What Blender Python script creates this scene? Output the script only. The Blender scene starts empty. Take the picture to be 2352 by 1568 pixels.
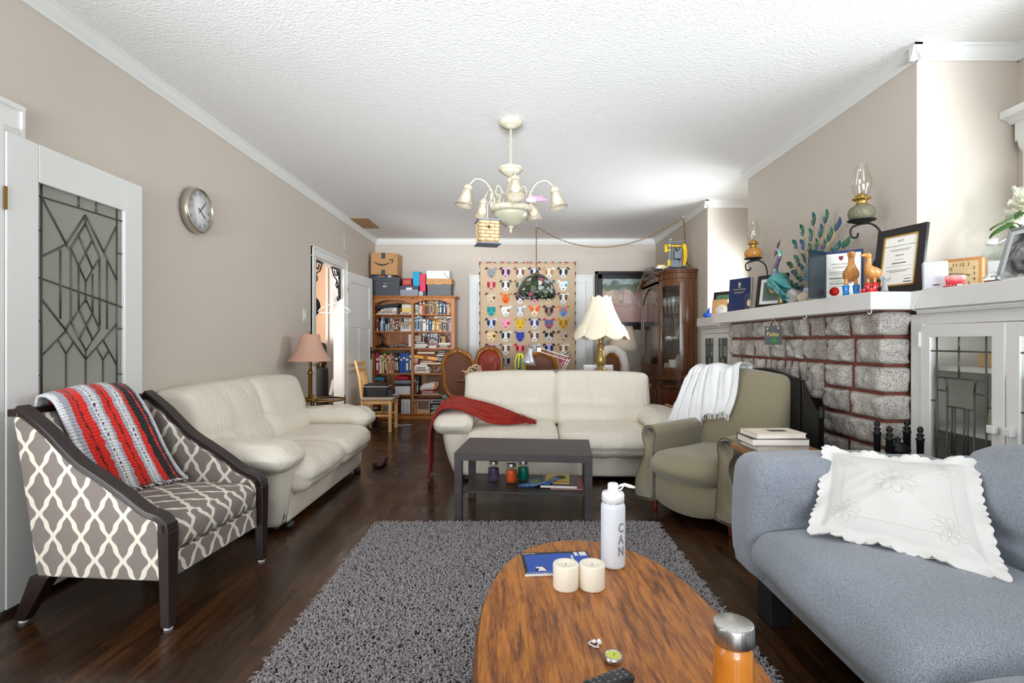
import bpy, math, random
from math import sin, cos, pi, radians, sqrt, hypot, atan2
from mathutils import Vector, Matrix, noise
S = bpy.context.scene
COL = S.collection
R = random.Random(7)
# ---------------------------------------------------------------- camera
H = 1.18          # eye height
F = 1210.0        # focal length in pixels of the 2352-wide frame
cam_data = bpy.data.cameras.new('camera'); cam = bpy.data.objects.new('camera', cam_data); COL.objects.link(cam)
cam.location = (0, 0, H); cam.rotation_euler = (radians(90), 0, 0)
cam_data.lens = F/2352*36; cam_data.sensor_width = 36; cam_data.shift_x = -11/2352; cam_data.shift_y = 0.0
cam_data.clip_start = .05
S.camera = cam
# ---------------------------------------------------------------- world, light, exposure
S.view_settings.view_transform = 'Standard'; S.view_settings.look = 'None'
S.view_settings.gamma = 1; S.view_settings.use_curve_mapping = False
S.view_settings.exposure = 1.06
S.cycles.max_bounces = 10; S.cycles.diffuse_bounces = 7; S.cycles.glossy_bounces = 4; S.cycles.transmission_bounces = 8
S.cycles.use_denoising = True; S.cycles.caustics_reflective = False; S.cycles.caustics_refractive = False
S.cycles.sample_clamp_indirect = 6
W = bpy.data.worlds.new('world'); S.world = W; W.use_nodes = True
bg = W.node_tree.nodes['Background']; bg.inputs[0].default_value = (.85, .93, 1, 1); bg.inputs[1].default_value = 2.0
XL, XR, YB, CZ, YF = -2.267, 2.225, 8.44, 2.82, -4.5      # room: left wall, right wall, back wall, ceiling, wall behind camera
def area(name, loc, rot, sx, sy, power, col=(1, 1, 1), spread=180):
    l = bpy.data.lights.new(name, 'AREA'); l.shape = 'RECTANGLE'; l.size = sx; l.size_y = sy; l.energy = power; l.color = col
    l.spread = radians(spread)
    o = bpy.data.objects.new(name, l); COL.objects.link(o); o.location = loc
    o.rotation_euler = Vector(rot).to_track_quat('-Z', 'Z').to_euler()      # rot: the direction the light travels
    return o
# daylight entering by the windows of the wall behind the camera, the two alcove windows and the side room, plus added fill lamps
area('daylight_window_rear', (.1, YF+.02, 1.55), (0, 1, -.15), 3.5, 1.8, 58, (.88, .95, 1))
area('fill_rear_upward', (.1, YF+.06, 1.1), (0, 1, .25), 3.5, 1.0, 44, (.88, .95, 1), 36)  # added fill aimed upward to brighten the ceiling and the far end
area('daylight_alcove_near', (2.78, 2.05, 1.8), (-1, .3, .12), 1.4, .8, 15, (.93, .98, 1), 120)
area('daylight_alcove_far', (2.78, 5.6, 1.75), (-1, .1, .02), .8, .7, 17, (.93, .98, 1), 120)
area('daylight_side_room', (-3.0, 5.4, 2.6), (0, 0, -1), .8, .6, 9, (1, .93, .86))
area('fill_side_doorway', (-3.35, 5.08, 1.1), (1, 1.3, .6), 1.2, 1.2, 11, (1, .96, .92), 80)  # added fill hidden in the side room, lights the back ceiling through the doorway
area('fill_left_opening', (-2.5, .9, 1.2), (1, 1.2, .3), 1.7, 1.6, 15, (.95, .98, 1), 120)  # added fill in the near opening, lifts the ceiling and evens the room
# ---------------------------------------------------------------- mesh helpers
def px(x, y, Y): return Vector(((x-1187)*Y/F, Y, H-(y-784)*Y/F))
def Tr(x=0, y=0, z=0): return Matrix.Translation((x, y, z))
def Rx(a): return Matrix.Rotation(radians(a), 4, 'X')
def Ry(a): return Matrix.Rotation(radians(a), 4, 'Y')
def Rz(a): return Matrix.Rotation(radians(a), 4, 'Z')
def Sc(x, y, z): return Matrix.Diagonal((x, y, z, 1))
I4 = Matrix.Identity(4)
def nz(p, s=1.0, o=0.0): return noise.noise(Vector((p[0]*s+o, p[1]*s+o*1.7, p[2]*s-o)))
class MB:
    def __init__(s): s.v = []; s.f = []; s.m = []; s.s = []; s.T = I4.copy(); s.uv = None
    def add(s, vs, fs, mi=0, sm=False):
        n = len(s.v); T = s.T
        s.v += [tuple(T @ Vector(v)) for v in vs]
        s.f += [tuple(i+n for i in f) for f in fs]
        s.m += [mi]*len(fs); s.s += [sm]*len(fs); return s
    def box(s, x0, x1, y0, y1, z0, z1, mi=0):
        return s.add([(x0,y0,z0),(x1,y0,z0),(x1,y1,z0),(x0,y1,z0),(x0,y0,z1),(x1,y0,z1),(x1,y1,z1),(x0,y1,z1)],
            [(0,3,2,1),(4,5,6,7),(0,1,5,4),(1,2,6,5),(2,3,7,6),(3,0,4,7)], mi)
    def bx(s, c, d, mi=0): return s.box(c[0]-d[0]/2, c[0]+d[0]/2, c[1]-d[1]/2, c[1]+d[1]/2, c[2]-d[2]/2, c[2]+d[2]/2, mi)
    def cush(s, c, d, r=.05, bulge=(0,0,0), n=(8,8,8), mi=0, wr=0, ws=9, seed=0, warp=None):
        """rounded, optionally bulging and wrinkled block: centre c, size d, edge radius r"""
        h = [d[0]/2, d[1]/2, d[2]/2]; r = min(r, min(h)*.999); idx = {}; vs = []; fs = []
        def coord(a, i):   # finer near the edges
            t = i/n[a]; k = 2
            e = r/h[a]
            m = n[a]
            if i <= k: return -1+e*(1-cos(i/k*pi/2)) if False else -1+e*i/k
            if i >= m-k: return 1-e*(m-i)/k
            return -1+e+(2-2*e)*(i-k)/(m-2*k)
        def vert(i, j, l):
            key = (i, j, l)
            if key in idx: return idx[key]
            u = (coord(0, i), coord(1, j), coord(2, l)); p = [u[a]*h[a] for a in range(3)]
            q = [max(-h[a]+r, min(h[a]-r, p[a])) for a in range(3)]
            dv = Vector(p)-Vector(q)
            if dv.length > 1e-9: dv = dv.normalized()*r
            w = Vector(q)+dv
            g = [1-u[a]*u[a] for a in range(3)]
            for a in range(3):
                b, e = (a+1) % 3, (a+2) % 3
                w[a] += bulge[a]*u[a]*max(0, g[b])**.7*max(0, g[e])**.7
            if wr:
                nrm = Vector((u[0]**5, u[1]**5, u[2]**5))
                if nrm.length > 1e-6: nrm.normalize()
                w += nrm*wr*nz(w+Vector(c), ws, seed+3.1)
            w += Vector(c)
            if warp: w = Vector(warp(w))
            idx[key] = len(vs); vs.append(w); return idx[key]
        for a in range(3):
            b, e = (a+1) % 3, (a+2) % 3
            for side in (0, n[a]):
                for i in range(n[b]):
                    for j in range(n[e]):
                        q = []
                        for (di, dj) in ((0,0),(1,0),(1,1),(0,1)):
                            k = [0,0,0]; k[a] = side; k[b] = i+di; k[e] = j+dj; q.append(vert(*k))
                        fs.append(tuple(q) if side else tuple(reversed(q)))
        return s.add(vs, fs, mi, True)
    def lathe(s, prof, c=(0,0,0), n=20, mi=0, sm=True, flute=None):
        vs = []; fs = []
        for r, z in prof:
            for i in range(n):
                a = 2*pi*i/n; rr = r*(flute(a, z) if flute else 1)
                vs.append((c[0]+rr*cos(a), c[1]+rr*sin(a), c[2]+z))
        for k in range(len(prof)-1):
            for i in range(n):
                j = (i+1) % n; fs.append((k*n+i, k*n+j, (k+1)*n+j, (k+1)*n+i))
        if prof[0][0] > 1e-5: fs.append(tuple(reversed(range(n))))
        if prof[-1][0] > 1e-5: fs.append(tuple((len(prof)-1)*n+i for i in range(n)))
        return s.add(vs, fs, mi, sm)
    def tube(s, pts, r, n=8, mi=0, closed=False, sq=None):
        pts = [Vector(p) for p in pts]; m = len(pts); vs = []; fs = []
        rs = r if isinstance(r, (list, tuple)) else [r]*m
        up = None
        for k in range(m):
            if closed: t = pts[(k+1) % m]-pts[k-1]
            else: t = pts[min(k+1, m-1)]-pts[max(k-1, 0)]
            if t.length < 1e-9: t = Vector((0,0,1))
            t.normalize()
            if up is None:
                up = Vector((0,0,1)) if abs(t.z) < .9 else Vector((0,1,0))
            a = up-t*up.dot(t)
            if a.length < 1e-4: a = t.orthogonal()
            a.normalize(); up = a; b = t.cross(a)
            for i in range(n):
                th = 2*pi*i/n+(pi/4 if n == 4 else 0); ra = rs[k]; rb = ra*(sq or 1)
                vs.append(pts[k]+a*cos(th)*ra+b*sin(th)*rb)
        mm = m if closed else m-1
        for k in range(mm):
            k2 = (k+1) % m
            for i in range(n):
                j = (i+1) % n; fs.append((k*n+i, k*n+j, k2*n+j, k2*n+i))
        if not closed: fs.append(tuple(reversed(range(n)))); fs.append(tuple((m-1)*n+i for i in range(n)))
        return s.add(vs, fs, mi, n > 4)
    def prism(s, poly, a, b, ax='y', mi=0, sm=False):
        """polygon in the plane across axis ax, extruded from a to b"""
        n = len(poly)
        def mk(p, t): return {'x': (t, p[0], p[1]), 'y': (p[0], t, p[1]), 'z': (p[0], p[1], t)}[ax]
        vs = [mk(p, a) for p in poly]+[mk(p, b) for p in poly]
        s.add(vs, [tuple(range(n)), tuple(reversed(range(n, 2*n)))], mi)
        k = len(s.v)-2*n
        for i in range(n):
            j = (i+1) % n; s.f.append((k+j, k+i, k+n+i, k+n+j)); s.m.append(mi); s.s.append(sm)
        return s
    def ball(s, c, r, n=12, mi=0, sc=(1,1,1), wr=0, ws=3, seed=0):
        vs = []; fs = []; m = n//2+1
        for k in range(m+1):
            for i in range(n):
                th = pi*k/m; a = 2*pi*i/n; d = Vector((sin(th)*cos(a), sin(th)*sin(a), cos(th)))
                q = r*(1+wr*nz(d, ws, seed)); vs.append((c[0]+d.x*q*sc[0], c[1]+d.y*q*sc[1], c[2]+d.z*q*sc[2]))
        for k in range(m):
            for i in range(n):
                j = (i+1) % n; fs.append((k*n+i, (k+1)*n+i, (k+1)*n+j, k*n+j))
        return s.add(vs, fs, mi, True)
    def grid(s, fn, nu, nv, mi=0, thick=0, uvs=True):
        """surface fn(u,v) for u,v in 0..1, given thickness along its normal"""
        P = [[Vector(fn(i/nu, j/nv)) for j in range(nv+1)] for i in range(nu+1)]
        vs = []; fs = []
        def nn(i, j):
            a = P[min(i+1, nu)][j]-P[max(i-1, 0)][j]; b = P[i][min(j+1, nv)]-P[i][max(j-1, 0)]
            c = a.cross(b); return c.normalized() if c.length > 1e-12 else Vector((0,0,1))
        w = nv+1; uv = []
        for i in range(nu+1):
            for j in range(nv+1): vs.append(P[i][j]); uv.append((i/nu, j/nv))
        for i in range(nu):
            for j in range(nv): fs.append((i*w+j, (i+1)*w+j, (i+1)*w+j+1, i*w+j+1))
        if thick:
            o = len(vs)
            for i in range(nu+1):
                for j in range(nv+1): vs.append(P[i][j]-nn(i, j)*thick); uv.append((i/nu, j/nv))
            fs += [tuple(reversed([q+o for q in f])) for f in list(fs)]
            for i in range(nu): fs.append((i*w, o+i*w, o+(i+1)*w, (i+1)*w)); fs.append((i*w+nv, (i+1)*w+nv, o+(i+1)*w+nv, o+i*w+nv))
            for j in range(nv): fs.append((j, j+1, o+j+1, o+j)); fs.append((nu*w+j, o+nu*w+j, o+nu*w+j+1, nu*w+j+1))
        if uvs:
            if s.uv is None: s.uv = {}
            n0 = len(s.v)
            for k, q in enumerate(uv): s.uv[n0+k] = q
        return s.add(vs, fs, mi, True)
    def build(s, name, mats, par=None, bev=0, boxuv=False, loc=None):
        me = bpy.data.meshes.new(name); me.from_pydata(s.v, [], s.f)
        if not isinstance(mats, (list, tuple)): mats = [mats]
        for m in mats: me.materials.append(m)
        me.polygons.foreach_set('material_index', s.m); me.polygons.foreach_set('use_smooth', s.s)
        if s.uv is not None or boxuv:
            lay = me.uv_layers.new(name='UVMap')
            for p in me.polygons:
                nr = p.normal
                for li in p.loop_indices:
                    vi = me.loops[li].vertex_index
                    if boxuv:
                        c = me.vertices[vi].co; ax = max(range(3), key=lambda a: abs(nr[a])*(1.15 if a == 2 else 1))
                        lay.data[li].uv = (c.y, c.z) if ax == 0 else (c.x, c.z) if ax == 1 else (c.x, c.y+.75)
                    else: lay.data[li].uv = s.uv.get(vi, (0, 0))
        me.update()
        o = bpy.data.objects.new(name, me); COL.objects.link(o)
        if par: o.parent = par
        if loc is not None: o.location = loc
        if bev:
            md = o.modifiers.new('bevel', 'BEVEL'); md.width = bev; md.segments = 2; md.limit_method = 'ANGLE'; md.angle_limit = radians(50)
            md.harden_normals = False
        return o
def tag(o, label=None, cat=None, group=None, kind=None):
    if label: o['label'] = label
    if cat: o['category'] = cat
    if group: o['group'] = group
    if kind: o['kind'] = kind
    return o
def thing(name, label, cat, loc=(0,0,0), rz=0, group=None):
    o = bpy.data.objects.new(name, None); COL.objects.link(o); o.empty_display_size = .1
    o.location = loc; o.rotation_euler = (0, 0, radians(rz)); return tag(o, label, cat, group)
def bezier(p0, p1, p2, p3, n=12):
    out = []
    for i in range(n+1):
        t = i/n; u = 1-t
        out.append(Vector(p0)*u**3+Vector(p1)*3*u*u*t+Vector(p2)*3*u*t*t+Vector(p3)*t**3)
    return out
def spline(P, n=6):
    P = [Vector(p) for p in P]; out = []
    for i in range(len(P)-1):
        a = P[max(i-1, 0)]; b = P[i]; c = P[i+1]; d = P[min(i+2, len(P)-1)]
        for k in range(n):
            t = k/n; out.append(.5*((2*b)+(c-a)*t+(2*a-5*b+4*c-d)*t*t+(3*b-3*c+d-a)*t**3))
    out.append(P[-1]); return out
def text(body, size, mat, par, M, name='lettering', align='CENTER', font=None, sx=1, off=0):
    c = bpy.data.curves.new(name, 'FONT'); c.body = body; c.size = size; c.align_x = align; c.align_y = 'CENTER'; c.extrude = size*.01
    c.resolution_u = 2; c.offset = off
    c.materials.append(mat); o = bpy.data.objects.new(name, c); COL.objects.link(o)
    me = bpy.data.meshes.new_from_object(o); me.transform(M @ Sc(sx, 1, 1)); bpy.data.objects.remove(o); bpy.data.curves.remove(c)
    o = bpy.data.objects.new(name, me); COL.objects.link(o)
    if not me.materials: me.materials.append(mat)
    if par: o.parent = par
    return o
# ---------------------------------------------------------------- materials
def sr(r, g, b):
    f = lambda c: (c/255/12.92) if c/255 <= .04045 else ((c/255+.055)/1.055)**2.4
    return (f(r), f(g), f(b))
_mc = {}
def pm(name, col, rough=.5, metal=0, bump=0, bs=60, var=0, vs=6, trans=0, ior=1.45, coat=0, sheen=0, sub=0, st=(1,1,1), emis=0, spec=None):
    """procedural principled material: colour varied by noise, bumped by finer noise"""
    if name in _mc: return _mc[name]
    m = bpy.data.materials.new(name); m.use_nodes = True; nt = m.node_tree; N = nt.nodes; L = nt.links; b = N['Principled BSDF']
    b.inputs['Base Color'].default_value = (*col, 1); b.inputs['Roughness'].default_value = rough; b.inputs['Metallic'].default_value = metal
    b.inputs['Transmission Weight'].default_value = trans; b.inputs['IOR'].default_value = ior
    b.inputs['Coat Weight'].default_value = coat; b.inputs['Sheen Weight'].default_value = sheen
    if spec is not None: b.inputs['Specular IOR Level'].default_value = spec
    if sub: b.inputs['Subsurface Weight'].default_value = sub; b.inputs['Subsurface Scale'].default_value = .02
    if emis: b.inputs['Emission Color'].default_value = (*col, 1); b.inputs['Emission Strength'].default_value = emis
    if var or bump:
        tc = N.new('ShaderNodeTexCoord'); mp = N.new('ShaderNodeMapping'); L.new(tc.outputs['Object'], mp.inputs[0]); mp.inputs['Scale'].default_value = st
    if var:
        n = N.new('ShaderNodeTexNoise'); n.inputs['Scale'].default_value = vs; n.inputs['Detail'].default_value = 4; L.new(mp.outputs[0], n.inputs[0])
        mx = N.new('ShaderNodeMix'); mx.data_type = 'RGBA'; L.new(n.outputs[0], mx.inputs[0])
        mx.inputs[6].default_value = (*[c*(1-var) for c in col], 1); mx.inputs[7].default_value = (*[min(1, c*(1+var)) for c in col], 1)
        L.new(mx.outputs[2], b.inputs['Base Color'])
    if bump:
        n = N.new('ShaderNodeTexNoise'); n.inputs['Scale'].default_value = bs; n.inputs['Detail'].default_value = 3; L.new(mp.outputs[0], n.inputs[0])
        bp = N.new('ShaderNodeBump'); bp.inputs['Strength'].default_value = bump; bp.inputs['Distance'].default_value = .01
        L.new(n.outputs[0], bp.inputs['Height']); L.new(bp.outputs[0], b.inputs['Normal'])
    _mc[name] = m; return m
def nodes(m):
    nt = m.node_tree; return nt.nodes, nt.links, nt.nodes['Principled BSDF']
def ramp(N, stops, interp='LINEAR'):
    r = N.new('ShaderNodeValToRGB'); r.color_ramp.interpolation = interp; e = r.color_ramp.elements
    e[0].position = stops[0][0]; e[0].color = (*stops[0][1], 1); e[1].position = stops[-1][0]; e[1].color = (*stops[-1][1], 1)
    for p, c in stops[1:-1]:
        q = e.new(p); q.color = (*c, 1)
    return r
def wood(name, c1, c2, st=(1, 1, 12), scale=6, rough=.35, coat=0, dark=None, bump=.05):
    """wood grain: noise stretched along one axis"""
    m = pm(name, c1, rough, coat=coat); N, L, b = nodes(m)
    tc = N.new('ShaderNodeTexCoord'); mp = N.new('ShaderNodeMapping'); L.new(tc.outputs['Object'], mp.inputs[0])
    mp.inputs['Scale'].default_value = tuple(scale/q for q in st)
    n = N.new('ShaderNodeTexNoise'); n.inputs['Scale'].default_value = 4; n.inputs['Detail'].default_value = 6; n.inputs['Distortion'].default_value = 1.2; L.new(mp.outputs[0], n.inputs[0])
    n2 = N.new('ShaderNodeTexNoise'); n2.inputs['Scale'].default_value = 22; n2.inputs['Detail'].default_value = 4; L.new(mp.outputs[0], n2.inputs[0])
    ad = N.new('ShaderNodeMath'); ad.operation = 'MULTIPLY_ADD'; L.new(n2.outputs[0], ad.inputs[0]); ad.inputs[1].default_value = .45; L.new(n.outputs[0], ad.inputs[2])
    st_ = [(.45, c1), (.95, c2)] if not dark else [(.52, dark), (.66, c1), (.86, c2)]
    r = ramp(N, st_); L.new(ad.outputs[0], r.inputs[0]); L.new(r.outputs[0], b.inputs['Base Color'])
    if bump:
        bp = N.new('ShaderNodeBump'); bp.inputs['Strength'].default_value = bump; bp.inputs['Distance'].default_value = .01
        L.new(ad.outputs[0], bp.inputs['Height']); L.new(bp.outputs[0], b.inputs['Normal'])
    return m
def cm(r, g, b, rough=.6, **k): return pm('paint_%d_%d_%d_%d' % (r, g, b, int(rough*10)), sr(r, g, b), rough, **k)
WHITE = pm('white_trim_paint', (.72, .72, .70), .35, bump=.03, bs=30)
BLACK = pm('black_plastic', (.012, .012, .013), .4)
DARKM = pm('black_iron', (.015, .013, .012), .45, metal=.4)
PAPER = pm('paper_pages', (.78, .74, .66), .8, var=.12, vs=90, st=(1, 1, 6))
CHROME = pm('chrome', (.75, .75, .75), .15, metal=1)
STEEL = pm('brushed_steel', (.6, .6, .6), .28, metal=1, var=.1, vs=60)
BRASS = pm('aged_brass', sr(150, 112, 52), .3, metal=.85, var=.15, vs=12)
GOLD = pm('bright_brass', sr(205, 165, 85), .22, metal=.9)
def glassmat(name, col, rough=.03, mixf=.18):
    """thin glass: mostly transparent with a glossy coat"""
    m = bpy.data.materials.new(name); m.use_nodes = True; nt = m.node_tree; N = nt.nodes; L = nt.links; N.clear()
    o = N.new('ShaderNodeOutputMaterial'); t = N.new('ShaderNodeBsdfTransparent'); t.inputs[0].default_value = (*col, 1)
    g = N.new('ShaderNodeBsdfGlossy'); g.inputs['Roughness'].default_value = rough
    fr = N.new('ShaderNodeLayerWeight'); fr.inputs[0].default_value = .5
    pw = N.new('ShaderNodeMath'); pw.operation = 'POWER'; L.new(fr.outputs['Facing'], pw.inputs[0]); pw.inputs[1].default_value = 4
    ma = N.new('ShaderNodeMath'); ma.operation = 'MULTIPLY_ADD'; L.new(pw.outputs[0], ma.inputs[0]); ma.inputs[1].default_value = .7; ma.inputs[2].default_value = mixf
    mx = N.new('ShaderNodeMixShader'); L.new(ma.outputs[0], mx.inputs[0]); L.new(t.outputs[0], mx.inputs[1]); L.new(g.outputs[0], mx.inputs[2]); L.new(mx.outputs[0], o.inputs[0])
    return m
def milky(m, fac, col):
    """adds a scattering share to a thin glass (obscure, ribbed or frosted panes)"""
    nt = m.node_tree; N = nt.nodes; L = nt.links; o = [n for n in N if n.type == 'OUTPUT_MATERIAL'][0]; src = o.inputs[0].links[0].from_socket
    d = N.new('ShaderNodeBsdfDiffuse'); d.inputs[0].default_value = (*col, 1); mx = N.new('ShaderNodeMixShader'); mx.inputs[0].default_value = fac
    L.new(src, mx.inputs[1]); L.new(d.outputs[0], mx.inputs[2]); L.new(mx.outputs[0], o.inputs[0]); return m
GLASS = glassmat('clear_thin_glass', (.95, .97, .95), mixf=.03)
# ================================================================ ROOM
WALL = pm('taupe_wall_paint', sr(200, 190, 179), .75, bump=.04, bs=18, var=.015, vs=2)
CEIL = pm('stippled_ceiling', sr(233, 232, 231), .9, bump=.4, bs=75)
# dark stained strip floor, boards along Y
FLOOR = pm('dark_walnut_boards', (.03, .013, .006), .25, coat=.15)
N, L, b = nodes(FLOOR)
tc = N.new('ShaderNodeTexCoord'); sp = N.new('ShaderNodeSeparateXYZ'); L.new(tc.outputs['Object'], sp.inputs[0])
cb = N.new('ShaderNodeCombineXYZ'); L.new(sp.outputs[1], cb.inputs[0]); L.new(sp.outputs[0], cb.inputs[1])
br = N.new('ShaderNodeTexBrick'); L.new(cb.outputs[0], br.inputs[0]); br.offset = .37; br.squash = 1
br.inputs['Color1'].default_value = (*sr(52, 34, 20), 1); br.inputs['Color2'].default_value = (*sr(84, 55, 30), 1); br.inputs['Mortar'].default_value = (.006, .003, .002, 1)
br.inputs['Scale'].default_value = 1; br.inputs['Mortar Size'].default_value = .0014; br.inputs['Brick Width'].default_value = 1.25; br.inputs['Row Height'].default_value = .058; br.inputs['Bias'].default_value = -.25
n = N.new('ShaderNodeTexNoise'); mp = N.new('ShaderNodeMapping'); L.new(tc.outputs['Object'], mp.inputs[0]); mp.inputs['Scale'].default_value = (14, 1.2, 1); L.new(mp.outputs[0], n.inputs[0]); n.inputs['Scale'].default_value = 3; n.inputs['Detail'].default_value = 6
rp = ramp(N, [(.3, (.35, .33, .3)), (.7, (1.25, 1.1, 1))]); L.new(n.outputs[0], rp.inputs[0])
mx = N.new('ShaderNodeMix'); mx.data_type = 'RGBA'; mx.blend_type = 'MULTIPLY'; mx.inputs[0].default_value = 1; L.new(br.outputs[0], mx.inputs[6]); L.new(rp.outputs[0], mx.inputs[7])
L.new(mx.outputs[2], b.inputs['Base Color'])
n2 = N.new('ShaderNodeTexNoise'); n2.inputs['Scale'].default_value = 5; L.new(tc.outputs['Object'], n2.inputs[0])
mr = N.new('ShaderNodeMapRange'); mr.inputs[3].default_value = .16; mr.inputs[4].default_value = .42; L.new(n2.outputs[0], mr.inputs[0]); L.new(mr.outputs[0], b.inputs['Roughness'])
bp = N.new('ShaderNodeBump'); bp.inputs['Strength'].default_value = .25; bp.inputs['Distance'].default_value = .002; L.new(br.outputs['Fac'], bp.inputs['Height']); bp.invert = True; L.new(bp.outputs[0], b.inputs['Normal'])
def struct(name, mb, m, bev=0): return tag(mb.build(name, m, bev=bev), kind='structure')
YA0, YA1, YC0, YC1, XA = .9, 6.14, 2.93, 5.07, 2.79        # alcoves either side of the chimney breast
DY0, DY1, DZ = 5.9, 6.86, 2.13                              # opening in the left wall
struct('floor', MB().box(-4.2, 2.9, YF-.1, YB+.1, -.1, 0), FLOOR)
struct('ceiling', MB().box(-4.2, 2.9, YF-.1, YB+.1, CZ, CZ+.1), CEIL)
w = MB(); w.box(XL-.12, XL, 1.75, DY0, 0, CZ); w.box(XL-.12, XL, DY1, YB, 0, CZ); w.box(XL-.12, XL, DY0, DY1, DZ, CZ); w.box(XL-.12, XL, .0-.05, 1.75, 2.13, CZ); w.box(XL-.12, XL, YF, -.05, 0, CZ)
struct('wall_left', w, WALL)
struct('wall_back', MB().box(XL-.12, XR+.2, YB, YB+.12, 0, CZ), WALL)
w = MB(); w.box(XR, XR+.12, YA1, YB, 0, CZ); w.box(XR+.12, XA+.12, YA1, YA1+.1, 0, CZ)
w.box(XR, XA+.12, YC0, YC1, 0, CZ)                          # chimney breast
for y0, y1, wy0, wy1 in ((YA0, YC0, 1.32, 2.78), (YC1, YA1, 5.2, 6.0)):
    w.box(XA, XA+.12, y0, y1, 0, 1.5); w.box(XA, XA+.12, y0, y1, 2.3, CZ); w.box(XA, XA+.12, y0, wy0, 1.5, 2.3); w.box(XA, XA+.12, wy1, y1, 1.5, 2.3)
w.box(XR, XA+.12, YF, YA0, 0, CZ)
struct('wall_right', w, WALL)
w = MB(); w.box(XL, XR, YF-.12, YF, 0, .65); w.box(XL, XR, YF-.12, YF, 2.45, CZ); w.box(XL, -1.7, YF-.12, YF, .65, 2.45); w.box(1.9, XR, YF-.12, YF, .65, 2.45)
struct('wall_rear', w, WALL)
# side room beyond the left doorway
PEACH = pm('peach_wall_paint', sr(232, 200, 172), .8)
w = MB(); w.box(-4.1, -4.0, 4.9, 7.7, 0, CZ); w.box(-4.1, XL-.12, 7.6, 7.7, 0, CZ); w.box(-4.1, XL-.12, 4.9, 5.0, 0, CZ)
struct('wall_side_room', w, PEACH)
struct('trim_15', MB().box(-2.6, XL-.12, 7.25, 7.6, 0, CZ).box(-2.62, -2.59, 7.22, 7.6, 0, CZ), WHITE)
w = MB(); w.box(-4.1, -4.0, -.3, 2.2, 0, CZ); w.box(-4.1, XL-.12, 2.1, 2.2, 0, CZ); w.box(-4.1, XL-.12, -.3, -.2, 0, CZ)
struct('wall_entry_hall', w, WALL)
# crown moulding: one profile run along each wall
def crown(name, pts, sgn=1):
    prof = [(0, 0), (.0, -.085), (.012, -.085), (.016, -.07), (.028, -.05), (.036, -.02), (.045, -.012), (.045, 0)]
    mb = MB()
    for (a, c) in zip(pts[:-1], pts[1:]):
        a = Vector((*a, CZ)); c = Vector((*c, CZ)); t = (c-a).normalized(); nrm = Vector((-t.y, t.x, 0))*sgn
        e = t*.045
        vs = [a+nrm*p[0]+Vector((0, 0, p[1])) for p in prof]+[c+nrm*p[0]+Vector((0, 0, p[1])) for p in prof]
        k = len(prof); mb.add(vs, [(i, (i+1) % k, k+(i+1) % k, k+i) for i in range(k)]+[tuple(range(k)), tuple(range(k, 2*k))], 0, False)
    struct(name, mb, WHITE)
crown('trim_1', [(XL, YF), (XL, YB)], -1)
crown('trim_2', [(XL, YB), (XR, YB)], -1)
crown('trim_3', [(XR, YB), (XR, YA1-.045), ], -1)
crown('trim_4', [(XR-.045, YA1), (XA, YA1)], -1)
crown('trim_5', [(XA, YA1), (XA, YC1)], -1)
crown('trim_6', [(XR, YC1+.045), (XR, YC0-.045)], -1)
crown('trim_7', [(XR-.045, YC0), (XA, YC0)], -1)
crown('trim_8', [(XA, YC0), (XA, YA0)], -1)
for nm, a in (('baseboard_left', (XL, XL+.02, 3.2, DY0-.12)), ('baseboard_left_back', (XL, XL+.02, DY1+.12, YB)), ('baseboard_right', (XR-.02, XR, YA1, YB))):
    struct(nm, MB().box(*a, 0, .16).box(a[0]-.003 if 'right' in nm else a[0], a[1]+(.003 if 'left' in nm else 0), a[2], a[3], .02, .03), WHITE)
struct('baseboard_back', MB().box(XL, XR, YB-.02, YB, 0, .16), WHITE)
# left doorway casing + side-room jamb
def casing_left(name, y0, y1, ztop, wid=.11):
    mb = MB(); x = XL
    for (a, c) in ((y0-wid, y0), (y1, y1+wid)): mb.box(x, x+.022, a, c, 0, ztop); mb.box(x, x+.032, a if c == y0 else c-.02, a+.02 if c == y0 else c, 0, ztop+wid)
    mb.box(x, x+.022, y0-wid, y1+wid, ztop, ztop+wid); mb.box(x, x+.034, y0-wid, y1+wid, ztop+wid-.022, ztop+wid+.004)
    mb.box(x-.12, x+.005, y0-.02, y0+.005, 0, ztop); mb.box(x-.12, x+.005, y1-.005, y1+.02, 0, ztop); mb.box(x-.12, x+.005, y0-.02, y1+.02, ztop-.02, ztop)
    struct(name, mb, WHITE, bev=.004)
casing_left('trim_9', DY0, DY1, DZ)
casing_left('trim_10', 0.0, 2.29, 2.13)
# entry-hall side of the near opening is shown by a white jamb strip
struct('trim_11', MB().box(XL-.12, XL, 2.24, 2.29, 0, 2.13), WHITE)
# panelled door swung open against the left wall
def panel_door(mb, w_, h_, panels, t=.04):
    """door in the XZ plane (hinge at x=0), recessed panels listed as x0,x1,z0,z1"""
    xs = sorted({0, w_} | {p[0] for p in panels} | {p[1] for p in panels}); zs = sorted({0, h_} | {p[2] for p in panels} | {p[3] for p in panels})
    for i in range(len(xs)-1):
        for j in range(len(zs)-1):
            cx = (xs[i]+xs[i+1])/2; cz = (zs[j]+zs[j+1])/2
            inp = any(p[0] < cx < p[1] and p[2] < cz < p[3] for p in panels)
            y = .012 if inp else 0
            mb.box(xs[i], xs[i+1], y, t-y, zs[j], zs[j+1])
T = thing('panel_door', 'white panelled door swung open beside the tall wooden bookcase', 'door', (XL+.05, DY1+.05, .01), 84)
mb = MB(); panel_door(mb, .86, 2.09, [(.11, .75, 1.48, 1.96), (.11, .38, .22, 1.36), (.48, .75, .22, 1.36)]); mb.build('door_leaf', WHITE, T, bev=.004)
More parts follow.
